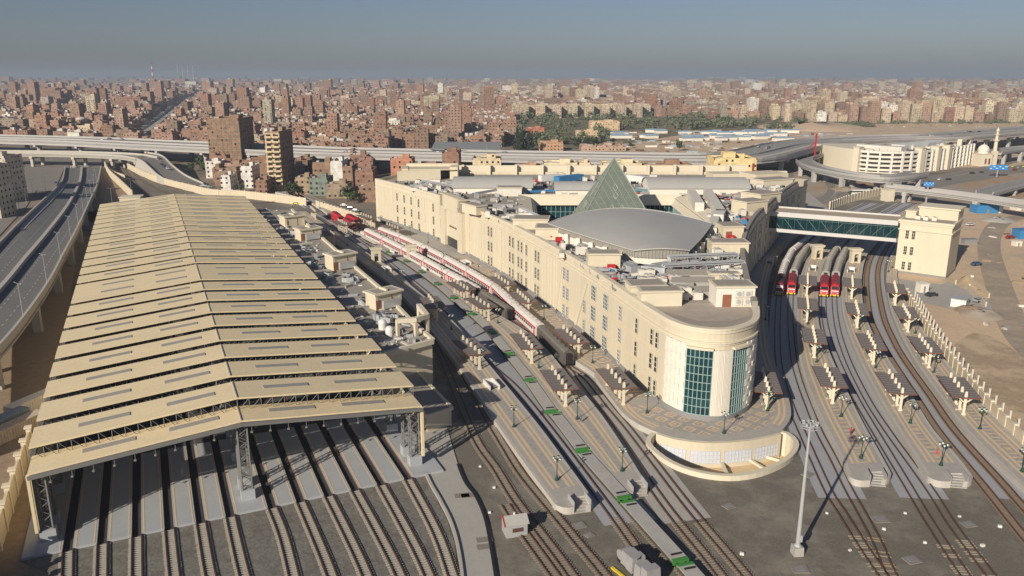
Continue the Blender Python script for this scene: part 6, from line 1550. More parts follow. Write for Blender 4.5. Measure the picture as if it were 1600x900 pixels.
# grey rail machine at the bottom edge
r = thing('rail_machine', 'grey hooded rail machine with drum at the bottom frame edge', 'rail machine', (*g(1000, 893), 0)); A, B = g(975, 878), g(1035, 935); d_ = (B - A).normalized(); a_ = ang(d_)
b = MB()
for i, (s, w, h) in enumerate(((1.1, 1.7, 1.6), (2.3, 1.9, 1.75), (3.7, 1.8, 1.5), (5.0, 2.0, 1.9))): p = A + d_ * s; b.box(p.x, p.y, .5, 1.15, w, h, a_, taper=.86); 
b.build('hoods', mat('machine_grey', (.30, .295, .30), .55, .12, .8), r)
b = MB(); n_ = Vector((-d_.y, d_.x)); p = A + d_ * .2; b.tube((*(p - n_ * .75), 1.25), (*(p + n_ * .75), 1.25), .62, n=14); b.build('drum', MATS['machine_grey'], r)
b = MB(); p = A + d_ * 3; b.box(p.x, p.y, .25, 6.6, 1.5, .3, a_)
for s in (1, 5):
    for e in (-.53, .53): p = A + d_ * s + n_ * e; b.tube((*(p - n_ * .05), .35), (*(p + n_ * .05), .35), .3, n=10)
b.build('frame', blackm, r)
b = MB(); p = A + d_ * 2.6; b.bar((*(p + n_ * .6), 2.2), (*(p - n_ * .5 + d_ * .6), 2.35), .08); b.build('hose', blackm, r)
b = MB(); p = A + d_ * 2.2 - n_ * 1.7; b.box(p.x, p.y, .04, 3.6, .35, .16, a_ + .1); tag(b.build('timber_beam', yellow, org=(p.x, p.y, 0)), 'yellow beam lying beside the grey rail machine', 'beam')
# shipping containers
for k, (x, y, rot, l_) in enumerate(((52, 640, 1.25, 8.6), (30, 678, 1.25, 8.6), (4, 672, 1.25, 8.6))):
    q = g(x, y); r = thing('shipping_container', ['white shipping container farther up beside the shed wall', 'pale rusty shipping container in shade left of the shed', 'blue grey shipping container at the left frame edge'][k], 'container', (q.x, q.y, 0), 0, 'containers left of the shed'); b = MB(); b.box(q.x, q.y, .1, l_, 2.1, 2.1, rot)
    c, s = math.cos(rot), math.sin(rot)
    for j in range(18): xx = -l_ / 2 + .3 + j * (l_ - .6) / 17; b.box(q.x + xx * c + 1.07 * s, q.y + xx * s - 1.07 * c, .2, .2, .06, 1.9, rot)
    m_ = [white_r, mat('rusty_white', (.42, .36, .30), .8, .25, 1.2), mat('blue_grey', (.22, .28, .34), .7, .15, 1)][k]
    b.build('body', m_, r); b = MB(); b.box(q.x - (l_ / 2 + .02) * c, q.y - (l_ / 2 + .02) * s, .2, .08, 1.9, 1.9, rot); b.build('door', conc, r)
# site huts, sheds and skips on the sand
def block(name, label, cat, x, y, w, d, h, rot, m, roof=None, z=0, group=None):
    q = g(x, y); r = thing(name, label, cat, (q.x, q.y, 0), 0, group); b = MB(); b.box(q.x, q.y, 0, w, d, h, rot); b.build('wall', m, r)
    b = MB(); b.box(q.x, q.y, h, w + .3, d + .3, .12, rot); b.build('roof', roof or m, r)
    c, s = math.cos(rot), math.sin(rot); b = MB(); b.box(q.x + (d / 2 + .02) * s, q.y - (d / 2 + .02) * c, 0.1, .9 if w > 3 else .5, .06, 1.6 if h > 1.7 else h * .7, rot); b.build('door', plinth, r); return r
block('site_hut', 'white site hut with pale roof inside the sandy yard', 'hut', 1499, 478, 4.2, 3.2, 2.0, .9, white_p, metal_g)
block('site_hut', 'small white kiosk box beside the boundary wall top', 'hut', 1440, 456, 2.2, 2.2, 2.3, .1, white_r)
block('site_hut', 'blue corrugated site hut under the narrow flyover', 'hut', 1537, 332, 9, 5, 3.2, .05, blue_p)
block('site_hut', 'pale site hut right of the blue one under the flyover', 'hut', 1553, 332, 4.5, 4, 3.0, .05, white_p)
block('site_hut', 'blue box hut at the right frame edge on the sand', 'hut', 1597, 372, 5, 4, 3.0, .1, blue_p)
block('site_hut', 'small white box near the dirt track at right', 'hut', 1588, 384, 2.2, 2, 1.6, .1, white_r)
block('dump_skip', 'grey steel skip on the sand behind the bridge tower', 'skip', 1514, 381, 4.4, 2.0, 1.6, .05, plinth)
block('site_hut', 'white storage box under the flyover at far right', 'hut', 1592, 328, 5, 4, 4, .1, white_r)
b = MB(); p = G([(1493, 445), (1510, 437), (1545, 466), (1540, 480)]); b.strip([p[0], p[1], p[2]], -.15, .15, 0, 1.3); b.strip([p[0] + Vector((1, -3)), p[3]], -.15, .15, 0, 1.3); tag(b.build('ramp_wall', wallc, org=(*p[0], 0)), 'low cream walls of the ramp at the foot of the bridge tower', 'wall')

# ================================================================== car park building, mosque
pk_ = smooth(G([(1272, 256), (1300, 262), (1338, 268), (1378, 271), (1417, 271), (1467, 266), (1500, 260), (1521, 255)]), 3.0); LK = plen(pk_); KH = 12.0
pkg = thing('parking_building', 'long curved cream multi storey car park with open decks', 'car park', (*pk_[len(pk_) // 2], 0))
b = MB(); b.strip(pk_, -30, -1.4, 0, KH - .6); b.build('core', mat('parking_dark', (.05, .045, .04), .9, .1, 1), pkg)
s_sol = nearest(pk_, g(1338, 268))
sol = [p for p in pk_ if nearest(pk_, p) <= s_sol]
b = MB(); b.strip(sol, -31, 0, 0, KH + .4); b.build('solid_wing', cream2, pkg)
b = MB()
for j in range(5): z = .4 + j * 2.4; b.strip([p for p in pk_ if nearest(pk_, p) >= s_sol - 3], -1.6, -.1, z + (.9 if j < 4 else .9), z + 2.0 if j < 4 else KH + .2)
b.strip([p for p in pk_ if nearest(pk_, p) >= s_sol - 3], -1.6, -.1, 0, .5); b.build('deck_parapets', white_r, pkg)
b = MB(); s = s_sol + 6; k = 0
while s < LK - 2: p, t = at(pk_, s); b.box(p.x, p.y, 0, 1.1, 1.2, KH + .3, ang(t)); s += 6.2
b.build('pilasters', white_r, pkg)
for xx in (1340, 1421, 1472, 1518):
    p, t = at(pk_, nearest(pk_, g(xx, 268))); b = MB(); b.box(p.x, p.y + 1, 0, 3.6, 4.5, KH + 1.6, ang(t)); b.box(p.x, p.y + 1, KH + 1.6, 4.2, 5.1, .4, ang(t)); b.build('stair_tower', cream2, pkg)
b = MB()
for i in range(60):
    s = random.uniform(s_sol, LK - 6); p, t = at(pk_, s); n_ = Vector((-t.y, t.x)); q = p + n_ * random.uniform(5, 27); b.box(q.x, q.y, KH - .6, random.uniform(1, 6), random.uniform(1, 3), random.uniform(.8, 2.4), ang(t), random.randrange(3))
b.build('roof_plant', [ac_w, plinth, white_r], pkg)
for s0 in (.30, .62, .80):
    p, t = at(pk_, LK * s0); n_ = Vector((-t.y, t.x)); q = p + n_ * 17; b = MB(); b.box(q.x, q.y, KH - .6, 26, 8, 2.8, ang(t)); b.build('roof_hall', white_p if s0 > .3 else ac_w, pkg)
p, t = at(pk_, LK - 10); b = MB(); n_ = Vector((-t.y, t.x))
for e in (-9, 9): q = p + n_ * 4 + t * e; b.box(q.x, q.y, KH - .6, 2.4, 2.4, 3.4, ang(t))
q = p + n_ * 4; b.box(q.x, q.y, KH + 2.8, 20, 2.6, .8, ang(t)); b.build('roof_portal', cream2, pkg)
q = g(1533, 259); r = thing('mosque', 'small cream mosque with white dome beside the car park', 'mosque', (q.x, q.y, 0))
b = MB(); b.box(q.x, q.y, 0, 7.5, 7.5, 7.2, .15); b.box(q.x, q.y, 7.2, 8.1, 8.1, .4, .15); b.build('wall', cream2, r)
b = MB(); b.lathe(q.x, q.y, [(3.0, 7.5), (3.0, 9.0), (3.3, 9.1), (3.2, 10.2), (2.6, 11.5), (1.4, 12.5), (.2, 13.0), (.05, 13.9)], 18); b.build('dome', white_r, r, smooth=False)
for e in (-2.2, 0, 2.2): b = MB(); b.box(q.x + e, q.y - 3.9, 1.5, 1.0, .3, 3.2, .15); b.build('window', mat('brown_window', (.2, .08, .04), .7, .05, 1), r)
q = g(1551, 259); r = thing('minaret', 'slender white minaret with balcony and ball top beside the mosque', 'minaret', (q.x, q.y, 0))
b = MB(); b.box(q.x, q.y, 0, 2.6, 2.6, 9, .15); b.lathe(q.x, q.y, [(1.1, 9), (1.0, 14.5), (1.7, 15), (1.7, 15.6), (.85, 15.7), (.8, 18.2), (1.5, 18.6), (1.5, 19), (.6, 19.1), (.6, 20.2), (.95, 20.8), (.9, 21.6), (.3, 22.3), (.05, 23)], 14); b.build('shaft', cream2, r)
# blue gantry signs
for k, (x, y, w, h) in enumerate(((1446, 320, 4.3, 1.8), (1557, 277, 9.8, 2.5))):
    q = g(x, y); r = thing('road_sign', ['blue gantry road sign above the highway left of the larger sign', 'large blue gantry road sign over the highway at far right'][k], 'road sign', (q.x, q.y, 0), 0, 'blue road signs')
    top = zat((284, 258)[k], q.y); b = MB(); b.bar((q.x, q.y, 0), (q.x, q.y, top), .5); b.build('post', metal_g, r)
    b = MB(); b.box(q.x, q.y - .5, top - h, w, .25, h); p_ = b.build('panel', signb, r)
    b = MB()
    for j in range(6):
        xx = q.x - w / 2 + w * (j + .5) / 6; b.box(xx, q.y - .66, top - h * (.38 if j % 2 else .75), w / 6 * .7, .04, h * .16)
    b.build('lettering', white_p, p_)
# red lattice mast by the car park
q = g(1271, 262); r = thing('red_mast', 'thin red crane mast standing left of the car park', 'mast', (q.x, q.y, 0)); b = MB(); b.bar((q.x, q.y, 0), (q.x, q.y, 20), .7); b.bar((q.x, q.y, 15), (q.x - 14, q.y, 4), .35); b.build('mast', red_l, r)

# ================================================================== houses of the town
PAL = [((.25, .150, .108), 'red brick'), ((.215, .142, .103), 'brown brick'), ((.285, .19, .142), 'pinkish brick'), ((.26, .162, .118), 'red brick'), ((.205, .147, .112), 'brown brick'), ((.40, .335, .245), 'cream rendered'), ((.30, .26, .21), 'grey rendered'), ((.55, .52, .47), 'whitewashed')]
def cbox(b, x, y, z0, w, d, h, rot, c, win, roofc):
    k = len(b.f); b.box(x, y, z0, w, d, h, rot)
    for i in range(k, len(b.f)): b.c[i] = (*c, win)
    b.c[-2] = (*roofc, 0)
def jit(c, a=.12): f = 1.1 * random.uniform(1 - a, 1 + a); return tuple(v * f * random.uniform(.96, 1.04) for v in c)
def roofcol(): return random.choice([(.26, .21, .17), (.33, .28, .23), (.22, .16, .12), (.30, .25, .20), (.38, .34, .29)])
def houseform(b, x, y, w, d, h, rot, c, win, clutter=2):
    rc = jit(roofcol()); cbox(b, x, y, 0, w, d, h, rot, c, win, rc); cr, sr = math.cos(rot), math.sin(rot)
    for i in range(clutter):
        ww2 = random.uniform(.18, .4) * w; a = random.uniform(-.35, .35) * w; e = random.uniform(-.3, .3) * d
        cbox(b, x + a * cr - e * sr, y + a * sr + e * cr, h, ww2, random.uniform(.2, .4) * d, random.uniform(.7, 2.6), rot, jit(c, .2) if random.random() < .7 else (.5, .48, .44), 0, rc)
landm = []
def landmark(label, x0, x1, yt, yb, depth, c, win, rot=0.0, parts=None, name='house', cat='building', z=None):
    A, B = g(x0, yb), g(x1, yb); Y = (A.y + B.y) / 2; w = B.x - A.x; h = z if z else zat(yt, Y); cx_, cy_ = (A.x + B.x) / 2, Y + depth / 2
    landm.append((cx_, cy_, max(w, depth) * .62)); r = thing(name, label, cat, (cx_, cy_, 0)); b = MB(); rc = jit(roofcol()); cbox(b, cx_, cy_, 0, w, depth, h, rot, c, win, rc); b.build('wall', house_m, r)
    b = MB(); cbox(b, cx_ + w * .15, cy_ + depth * .1, h, w * .3, depth * .3, 2.2, rot, c, 0, rc); cbox(b, cx_ - w * .3, cy_ - depth * .2, h, w * .15, depth * .15, 1.2, rot, (.4, .38, .34), 0, rc)
    for e in (-1, 1): cbox(b, cx_ + e * (w / 2 - .15), cy_, h, .3, depth, .8, rot, c, 0, rc); cbox(b, cx_, cy_ + e * (depth / 2 - .15), h, w, .3, .8, rot, c, 0, rc)
    b.build('roof_parapet', house_m, r); return r, cx_, cy_, w, h
BR, BB, CR_, GR_, WH, PKc = PAL[0][0], (.25, .165, .115), (.52, .41, .25), PAL[6][0], (.62, .60, .56), PAL[2][0]
r, x, y, w, h = landmark('tall bare brown brick tower in front of the viaduct at left', 330, 379, 187, 266, 26, BB, .25, name='brick_tower')
b = MB()
for j in range(1, 13): cbox(b, x, y - 13.05, h * j / 13, w, .12, .35, 0, (.27, .21, .15), 0, BB)
for j in range(8): cbox(b, x - w / 2 + w * j / 7, y - 13.06, 0, .35, .10, h, 0, (.27, .21, .15), 0, BB)
b.build('concrete_frame', house_m, r)
r, x, y, w, h = landmark('slim cream apartment tower with stacked balconies below the viaduct', 421, 443, 208, 298, 22, (.28, .2, .14), .5, name='apartment_tower')
b = MB(); cbox(b, x, y - 11.3, 0, w + .1, .6, h, 0, CR_, .4, CR_); b.build('front_render', house_m, r)
for j in range(1, 12):
    for e in (-1, 1):
        b = MB(); z = h * j / 12; cbox(b, x + e * w * .26, y - 12.2, z, w * .42, 1.5, .2, 0, CR_, 0, CR_); cbox(b, x + e * w * .26, y - 12.9, z + .2, w * .42, .12, .7, 0, (.6, .5, .34), 0, CR_); cbox(b, x + e * w * .26, y - 11.65, z + .3, w * .3, .1, 1.4, 0, (.05, .04, .035), 0, CR_); b.build('balcony', house_m, r)
LM = [('brown brick block joined to the white walled house', 490, 518, 256, 292, 16, BB, .12), ('narrow house with a blank white painted wall between brick blocks', 518, 536.5, 254, 293, 15, WH, 0), ('brown brick block right of the white painted wall', 537, 552, 262, 294, 14, BB, .1),
      ('small white house with square windows beside the slim tower', 378, 396, 262, 294, 12, WH, .9), ('tiny white two window house near the wall', 346, 361, 276, 297, 10, WH, .9), ('brown house with flat roof right of the brown tower', 336, 372, 270, 290, 14, BB, .3), ('dark brick house behind the slim cream tower', 398, 420, 258, 284, 16, BB, .4),
      ('brick house with bright roof under the viaduct right of the dark block', 537, 554, 240, 270, 14, BR, .3), ('dark brick block squeezed right of the slim tower', 462, 482, 250, 276, 16, BB, .2), ('dark brick block behind the brown blank block', 484, 512, 246, 266, 14, BR, .15), ('brick houses mass left of the station corner', 556, 584, 268, 302, 13, BR, .5), ('small grey brick house by the far wall', 560, 590, 294, 316, 8, BB, .6), ('flat brick shop left of the greenish house', 400, 418, 284, 303, 10, BR, .5), ('greenish rendered house with balconies near the gate', 484, 513, 281, 306, 12, (.17, .21, .18), .9), ('tan house left of the greenish house', 462, 484, 280, 304, 12, (.32, .24, .16), .8), ('grey brown house above the red shop', 510, 545, 290, 310, 10, (.28, .22, .16), .7),
      ('tan brick house with crowded roof between the towers', 380, 420, 252, 280, 14, BR, .4), ('red brick block standing before the viaduct near the pyramid', 692, 718, 240, 270, 16, BR, .1), ('small stepped terracotta house beside the red brick block', 612, 646, 250, 272, 10, (.42, .2, .13), .8), ('low terracotta roof house left of the red block', 645, 690, 262, 273, 8, (.40, .19, .13), .4),
      ('pale cream apartment house behind the station roof', 739, 783, 250, 272, 14, (.58, .48, .32), .8), ('terracotta brick house behind the station at left', 548, 575, 244, 276, 12, BR, .4), ('cream low hall with long roof behind the station', 848, 902, 257, 274, 12, (.62, .54, .38), 0), ('cream hall with maroon porch behind the pyramid', 903, 922, 257, 274, 10, (.62, .52, .36), .7), ('low cream hall right of the pyramid tip', 940, 1002, 258, 272, 12, (.62, .54, .36), 0), ('flat brown roofed hall behind the right barrel vault', 1003, 1078, 259, 272, 12, (.30, .19, .13), .2), ('small terracotta house near trees behind the station', 805, 846, 262, 276, 10, (.4, .24, .16), .6),
      ('pinkish flat building beside the trees above the viaduct', 908, 978, 229, 236, 16, (.42, .30, .22), .6), ('small orange arcade house above the viaduct', 842, 880, 224, 236, 14, (.42, .26, .16), .9), ('red villa with gable in the dark trees', 822, 850, 201, 211, 14, (.40, .17, .11), .6), ('sand coloured villa in the middle of the park', 922, 968, 191, 204, 18, (.52, .40, .26), .6), ('long sand coloured villa at the edge of the blue yard', 900, 935, 206, 214, 12, (.50, .38, .25), .6),
      ('white factory block far left beyond the viaduct', 0, 26, 186, 212, 40, (.30, .25, .2), .5), ('wide tan block beyond the viaduct at far left', 27, 62, 187, 212, 36, (.36, .28, .2), .25), ('tan apartment block with coloured balconies beyond the viaduct', 63, 90, 188, 212, 34, (.42, .31, .2), .9), ('tan block with billboard beyond the viaduct', 91, 123, 191, 212, 34, (.38, .30, .22), .6), ('tan low office beside the white water tower', 143, 176, 205, 215, 12, (.38, .3, .22), .5)]
for lb, x0, x1, yt, yb, d, c, wn_ in LM:
    if x0 > 600 and 268 < yb < 280: yb = 304
    landmark(lb, x0, x1, yt, yb, d, c, wn_)
r, x, y, w, h = landmark('pale yellow building with blue balconies and roof turret behind the station', 1112, 1178, 250, 312, 14, (.66, .53, .27), .35, name='yellow_building')
b = MB(); cbox(b, x - w * .13, y - 3, h, w * .28, 5, 3.4, 0, (.66, .53, .27), 0, (.6, .5, .3)); b.build('turret', house_m, r)
for j in (0, 1): b = MB(); b.box(x + w * .08, y - 7.4, h - 3.6 - j * 3.1, 3.4, 1.2, .9); b.build('balcony', blue_p, r)
b = MB(); b.box(x - w * .38, y - 7.06, h - 6.5, .9, .15, 5); b.box(x + w * .42, y - 7.06, h - 6.5, .9, .15, 5); b.build('red_strip_windows', mat('maroon', (.25, .05, .04), .7, .05, 1), r)
# pale apartment building at far left edge with balconies
for k, (x0, x1, yt, yb, d) in enumerate(((-60, 19, 247, 318, 12), (-60, 3, 262, 342, 10))):
    r, x, y, w, h = landmark(['tall pale apartment house with blank end wall at the left frame edge', 'nearer pale apartment house with balconies at the left frame edge'][k], x0, x1, yt, yb, d, (.50, .46, .38), .95, name='apartment_house')
    for j in range(1, 6):
        for e in range(4):
            b = MB(); cbox(b, x + w / 2 - 3 - e * 6, y - d / 2 - .6, h * j / 6, 3.6, 1.3, .9, 0, (.55, .51, .43), 0, (.5, .46, .4)); b.build('balcony', house_m, r)
# water tower, grey roofed hall
q = g(131, 214.5); landm.append((q.x, q.y, 10)); b = MB(); b.lathe(q.x, q.y, [(4.2, 0), (4.2, 15.5), (4.6, 15.8), (4.4, 16.6), (2.0, 17.6), (.2, 17.9)], 20); tag(b.build('water_tower', mat('white_concrete', (.5, .47, .42), .8, .06, .3), org=(q.x, q.y, 0)), 'fat white concrete water tower standing behind the viaduct at left', 'water tower')
b = MB(); k = b.add([(-47, 462, 11.5), (-7, 462, 11.5), (-7, 492, 14), (-47, 492, 14), (-7, 512, 11.5), (-47, 512, 11.5)]); b.face((k, k + 1, k + 2, k + 3)); b.face((k + 3, k + 2, k + 4, k + 5)); k = b.add([(-46, 463, 0), (-8, 463, 0), (-8, 463, 11.4), (-46, 463, 11.4)]); b.face((k, k + 1, k + 2, k + 3)); k = b.add([(-8, 463, 0), (-8, 511, 0), (-8, 511, 11.4), (-8, 463, 11.4)]); b.face((k, k + 1, k + 2, k + 3))
tag(b.build('station_hall', mat('hall_grey', (.24, .25, .25), .6, .05, .2), org=(-27, 487, 0)), 'long hall with plain grey pitched roof standing over the viaduct', 'hall'); landm.append((-27, 487, 30))
# town area mask in picture bearings of the ground point
TOWN = [(-160, 119), (1760, 119), (1760, 190), (1240, 192), (1200, 186), (1000, 181), (806, 181), (800, 229), (700, 231), (604, 232), (600, 262), (586, 285), (548, 300), (430, 300), (330, 291), (330, 232), (-160, 212)]
ROADM = [(190, 222), (216, 203), (240, 184), (258, 170), (296, 150), (320, 150), (300, 170), (284, 190), (262, 206), (246, 226)]
cands = []
def add_band(Y0, Y1, s, hm, hs, tall):
    y = Y0
    while y < Y1:
        x = -.74 * y - 40
        while x < .74 * y + 40:
            xx = x + random.uniform(-.12, .12) * s; yy = y + random.uniform(-.12, .12) * s
            a, c = px(xx, yy)
            if inpoly(a, c, TOWN) and not inpoly(a, c, ROADM):
                ok = True
                if Y1 < 800:
                    for (lx, ly, lr) in landm:
                        if abs(xx - lx) < lr + s * .4 and abs(yy - ly) < lr + s * .4: ok = False; break
                    if ok:
                        for p in vAP[::3]:
                            if abs(p.x - xx) < 14 and -14 < yy - p.y < 50: ok = False; break
                if ok and random.random() > .035:
                    w = s * random.uniform(.72, .98); d = s * random.uniform(.72, .98)
                    h = max(3.0, random.gauss(hm, hs))
                    if random.random() < tall: h *= random.uniform(1.7, 2.6); w *= .85; d *= .8
                    if a > 1150 and c > 183: h = random.uniform(9, 25)
                    ci = random.choices(range(8), (22, 16, 16, 20, 12, 7, 5, 2))[0]
                    if a > 640 and c < 176 : ci = random.choices(range(8), (14, 12, 18, 14, 8, 22, 8, 5))[0]
                    if a > 1150 and c > 178: ci = random.choices(range(8), (10, 10, 26, 10, 6, 32, 4, 2))[0]
                    t_ = .10 * math.sin(xx * .004 + 1) + .08 * math.sin(yy * .006) + random.uniform(-.03, .03)
                    cands.append((w * h * (F_PX / yy) ** 2, xx, yy, w, d, h, t_, ci, a, c))
            x += s
        y += s
add_band(335, 560, 10.5, 7.0, 2.0, .04)
add_band(560, 1100, 12.5, 8.5, 2.4, .05)
add_band(1100, 2000, 17, 10, 2.8, .05)
add_band(2000, 3600, 30, 11, 3, .05)
add_band(3600, 6500, 60, 11, 3, .06)
add_band(6500, 11000, 120, 12, 3, .06)
# row of beige slab blocks beyond the park
for k in range(17):
    a = 806 + k * 12.6; c = 184 - .15 * k + (k % 2) * 1.2; q = g(a, c); cands.append((1e4 + 50, q.x, q.y, 11.5, 16, zat(163 + (k % 3), q.y), .05, 5, a, c))
for (a, c, yt, w_px, ci) in ((148, 190, 150, 14, 5), (210, 178, 152, 34, 0), (81, 163, 138, 28, 0), (340, 172, 150, 20, 0), (166, 178, 139, 9, 1), (150, 170, 146, 12, 5), (440, 180, 151, 13, 5), (541, 180, 150, 13, 5), (675, 178, 151, 24, 5), (633, 182, 157, 18, 0), (592, 178, 158, 16, 0), (614, 165, 143, 12, 1), (510, 163, 139, 12, 0), (495, 176, 149, 14, 2), (725, 184, 163, 16, 0), (923, 163, 135, 10, 5), (931, 163, 137, 9, 7), (883, 160, 136, 14, 5), (90, 175, 155, 26, 0), (1036, 176, 148, 8, 6), (1352, 190, 154, 26, 5), (1440, 190, 158, 12, 5), (1464, 190, 153, 30, 5), (1486, 176, 146, 12, 0), (1545, 168, 146, 24, 5)):
    q = g(a, c); w = w_px * q.y / F_PX; cands.append((1e5, q.x, q.y, w, w * .8, zat(yt, q.y), .04, ci, a, c))
cands.sort(key=lambda t: -t[0])
SECT = [(75, 'at the far left'), (150, 'near the white water tower'), (205, 'left of the town road'), (290, 'beside the town road'), (345, 'around the brown tower'), (415, 'between the two towers'), (470, 'around the slim cream tower'), (540, 'above the white walled house'), (600, 'left of the station'), (680, 'above the far station corner'), (800, 'above the grey roofed hall'), (900, 'left of the pyramid tip'), (1000, 'right of the pyramid tip'), (1120, 'above the bare land'), (1240, 'above the yellow building'), (1340, 'above the solid wing'), (1440, 'above the car park'), (1540, 'above the mosque'), (9999, 'at the far right')]
for t in cands[:300]:
    _, x, y, w, d, h, rot, ci, a, c = t; col_ = jit(PAL[ci][0]); sec = next(n for lim, n in SECT if a < lim); floors = h / 2.28
    size = 'tall' if floors > 8 else 'mid height' if floors > 5 else 'low'; form = 'slim ' if w < 9 else 'broad ' if w > 15 else ''
    far_ = 'front row' if c > 225 else 'near row' if c > 205 else 'middle row' if c > 190 else 'rear row'
    r = thing('house', '%s%s %s house %s, %s' % (form, size, PAL[ci][1], sec, far_), 'house', (x, y, 0), 0, 'houses of the brick town')
    win = random.uniform(.25, .9); b = MB(); rc = jit(roofcol()); cbox(b, x, y, 0, w, d, h, rot, col_, win, rc); b.build('wall', house_m, r)
    b = MB(); cr, sr = math.cos(rot), math.sin(rot)
    for i in range(3):
        aa = random.uniform(-.35, .35) * w; e = random.uniform(-.35, .35) * d; cbox(b, x + aa * cr - e * sr, y + aa * sr + e * cr, h, random.uniform(.15, .4) * w, random.uniform(.15, .4) * d, random.uniform(.7, 2.6), rot, jit(col_, .2), 0, rc)
    b.build('roof_hut', house_m, r)
    b = MB()
    for e in (-1, 1): cbox(b, x + e * (w / 2 - .12) * cr, y + e * (w / 2 - .12) * sr, h, .24, d, .6, rot, col_, 0, rc); cbox(b, x - e * (d / 2 - .12) * sr, y + e * (d / 2 - .12) * cr, h, w, .24, .6, rot, col_, 0, rc)
    b.build('parapet', house_m, r)
    if ci in (5, 6, 7) and floors > 4:
        b = MB()
        for j in range(1, int(floors)):
            for e in (-.3, .3): cbox(b, x + e * w * cr + (d / 2 + .4) * sr, y + e * w * sr - (d / 2 + .4) * cr, j * 2.28, w * .24, .9, .7, rot, jit(col_, .1), 0, rc)
        b.build('balconies', house_m, r)
b = MB()
for t in cands[300:]:
    _, x, y, w, d, h, rot, ci, a, c = t; houseform(b, x, y, w, d, h, rot, jit(PAL[ci][0], .18), random.uniform(.1, .85), 3 if y < 1100 else 1 if y < 3600 else 0)
o = b.build('town', house_m); o['kind'] = 'stuff'; o['label'] = 'dense brick town of thousands of small houses reaching the horizon'
print('town', len(cands))
# distant chimneys and power station
for k, (x, yt, w, st) in enumerate(((255, 98, 5, True), (294, 100, 3, False), (301, 101, 3, False), (309, 101, 3, False), (317, 102, 3, False))):
    Y = 4600; X = (x - 800) / F_PX * Y * CP * 1.03; h = zat(yt, Y); r = thing('chimney', ['red and white striped power station chimney on the horizon', 'grey chimney left in the row on the horizon', 'second grey chimney in the row on the horizon', 'third grey chimney in the row on the horizon', 'rightmost grey chimney in the row on the horizon'][k], 'chimney', (X, Y, 0)); n = 7
    for j in range(n):
        b = MB(); b.tube((X, Y, h * j / n), (X, Y, h * (j + 1) / n), w * (1.3 - .1 * j), w * (1.2 - .1 * j), 10); b.build('shaft_section', (red_l if j % 2 == 0 else white_p) if st else conc, r)
b = MB()
for x in (240, 250, 285, 300): X = (x - 800) / F_PX * 4550; b.box(X, 4550, 0, 60, 40, 26)
tag(b.build('power_station', conc, org=((262 - 800) / F_PX * 4550, 4550, 0)), 'pale blocks of a distant power station below the chimneys', 'power station')

# ================================================================== blue roofed yard and stock on the bare land
items = []; root = thing('yard_shed', 'x', 'shed', (0, 0, 0), 0, 'low sheds in the blue roofed yard'); b = MB(); b.box(0, 0, 0, 14, 6, 2.6); b.build('wall', white_r, root)
b = MB(); k = b.add([(-7.3, -3.3, 2.6), (7.3, -3.3, 2.6), (7.3, 0, 3.6), (-7.3, 0, 3.6), (7.3, 3.3, 2.6), (-7.3, 3.3, 2.6)]); b.face((k, k + 1, k + 2, k + 3)); b.face((k + 3, k + 2, k + 4, k + 5)); b.build('roof', mat('blue_sheet', (.26, .36, .45), .6, .15, .5), root)
for i in range(34): a = random.uniform(952, 1240); c = random.uniform(207, 221); items.append((*g(a, c), 0, random.uniform(-.2, .3), 'blue roofed shed ' + ('above the station left of the yellow building' if a < 1060 else 'in the yard above the yellow building' if a < 1150 else 'at the right of the yard'), (random.uniform(.6, 1.4), random.uniform(.7, 1.3), 1)))
place(root, items)
b = MB()
for i in range(260):
    a = random.uniform(950, 1330); c = random.uniform(203, 244)
    if c > 236 and a > 1240: continue
    q = g(a, c); b.box(q.x, q.y, 0, random.uniform(1, 9), random.uniform(.6, 3), random.uniform(.4, 1.6), random.uniform(-.3, .5), random.choice((0, 0, 1, 2, 3, 4)))
for i in range(160):
    a = random.uniform(1250, 1620); c = random.uniform(192, 200) if random.random() < .5 else random.uniform(318, 520); 
    if c > 300 and (a < 1500 or a > 1620): continue
    q = g(a, c); b.box(q.x, q.y, 0.05, random.uniform(.3, 2.6), random.uniform(.3, 1), random.uniform(.2, .7), random.uniform(0, 3), random.choice((0, 1, 3, 4)))
o = b.build('stockpiles', [conc, sandd, MATS['blue_sheet'], white_r, rail_m]); o['kind'] = 'stuff'; o['label'] = 'building materials and rubble strewn over the sand and bare land'
def mound(label, x, y, r0, h, m):
    q = g(x, y); b = MB(); b.lathe(q.x, q.y, [(r0, 0.02), (r0 * .8, h * .3), (r0 * .5, h * .75), (r0 * .2, h), (.05, h * 1.02)], 14)
    for i in range(len(b.v)): v = b.v[i]; b.v[i] = (v[0] + random.uniform(-.12, .12) * r0, v[1] + random.uniform(-.12, .12) * r0, max(.01, v[2] * random.uniform(.8, 1.2)))
    tag(b.build('earth_mound', m, org=(q.x, q.y, 0), smooth=True), label, 'mound')
mound('brown heap of earth by the white site hut', 1518, 486, 4, 1.3, sandd); mound('orange sand heap beside the brown one', 1533, 492, 5, 1.2, MATS['pale_earth']); mound('broad low earth hill on the bare land at right', 1270, 200, 60, 6, sand); mound('round orange earth mound in the loop of the ramp', 1326, 297, 9, 1.5, MATS['pale_earth'])
mound('small rubble heap near the flyover pillars', 1560, 345, 6, 1.3, conc)

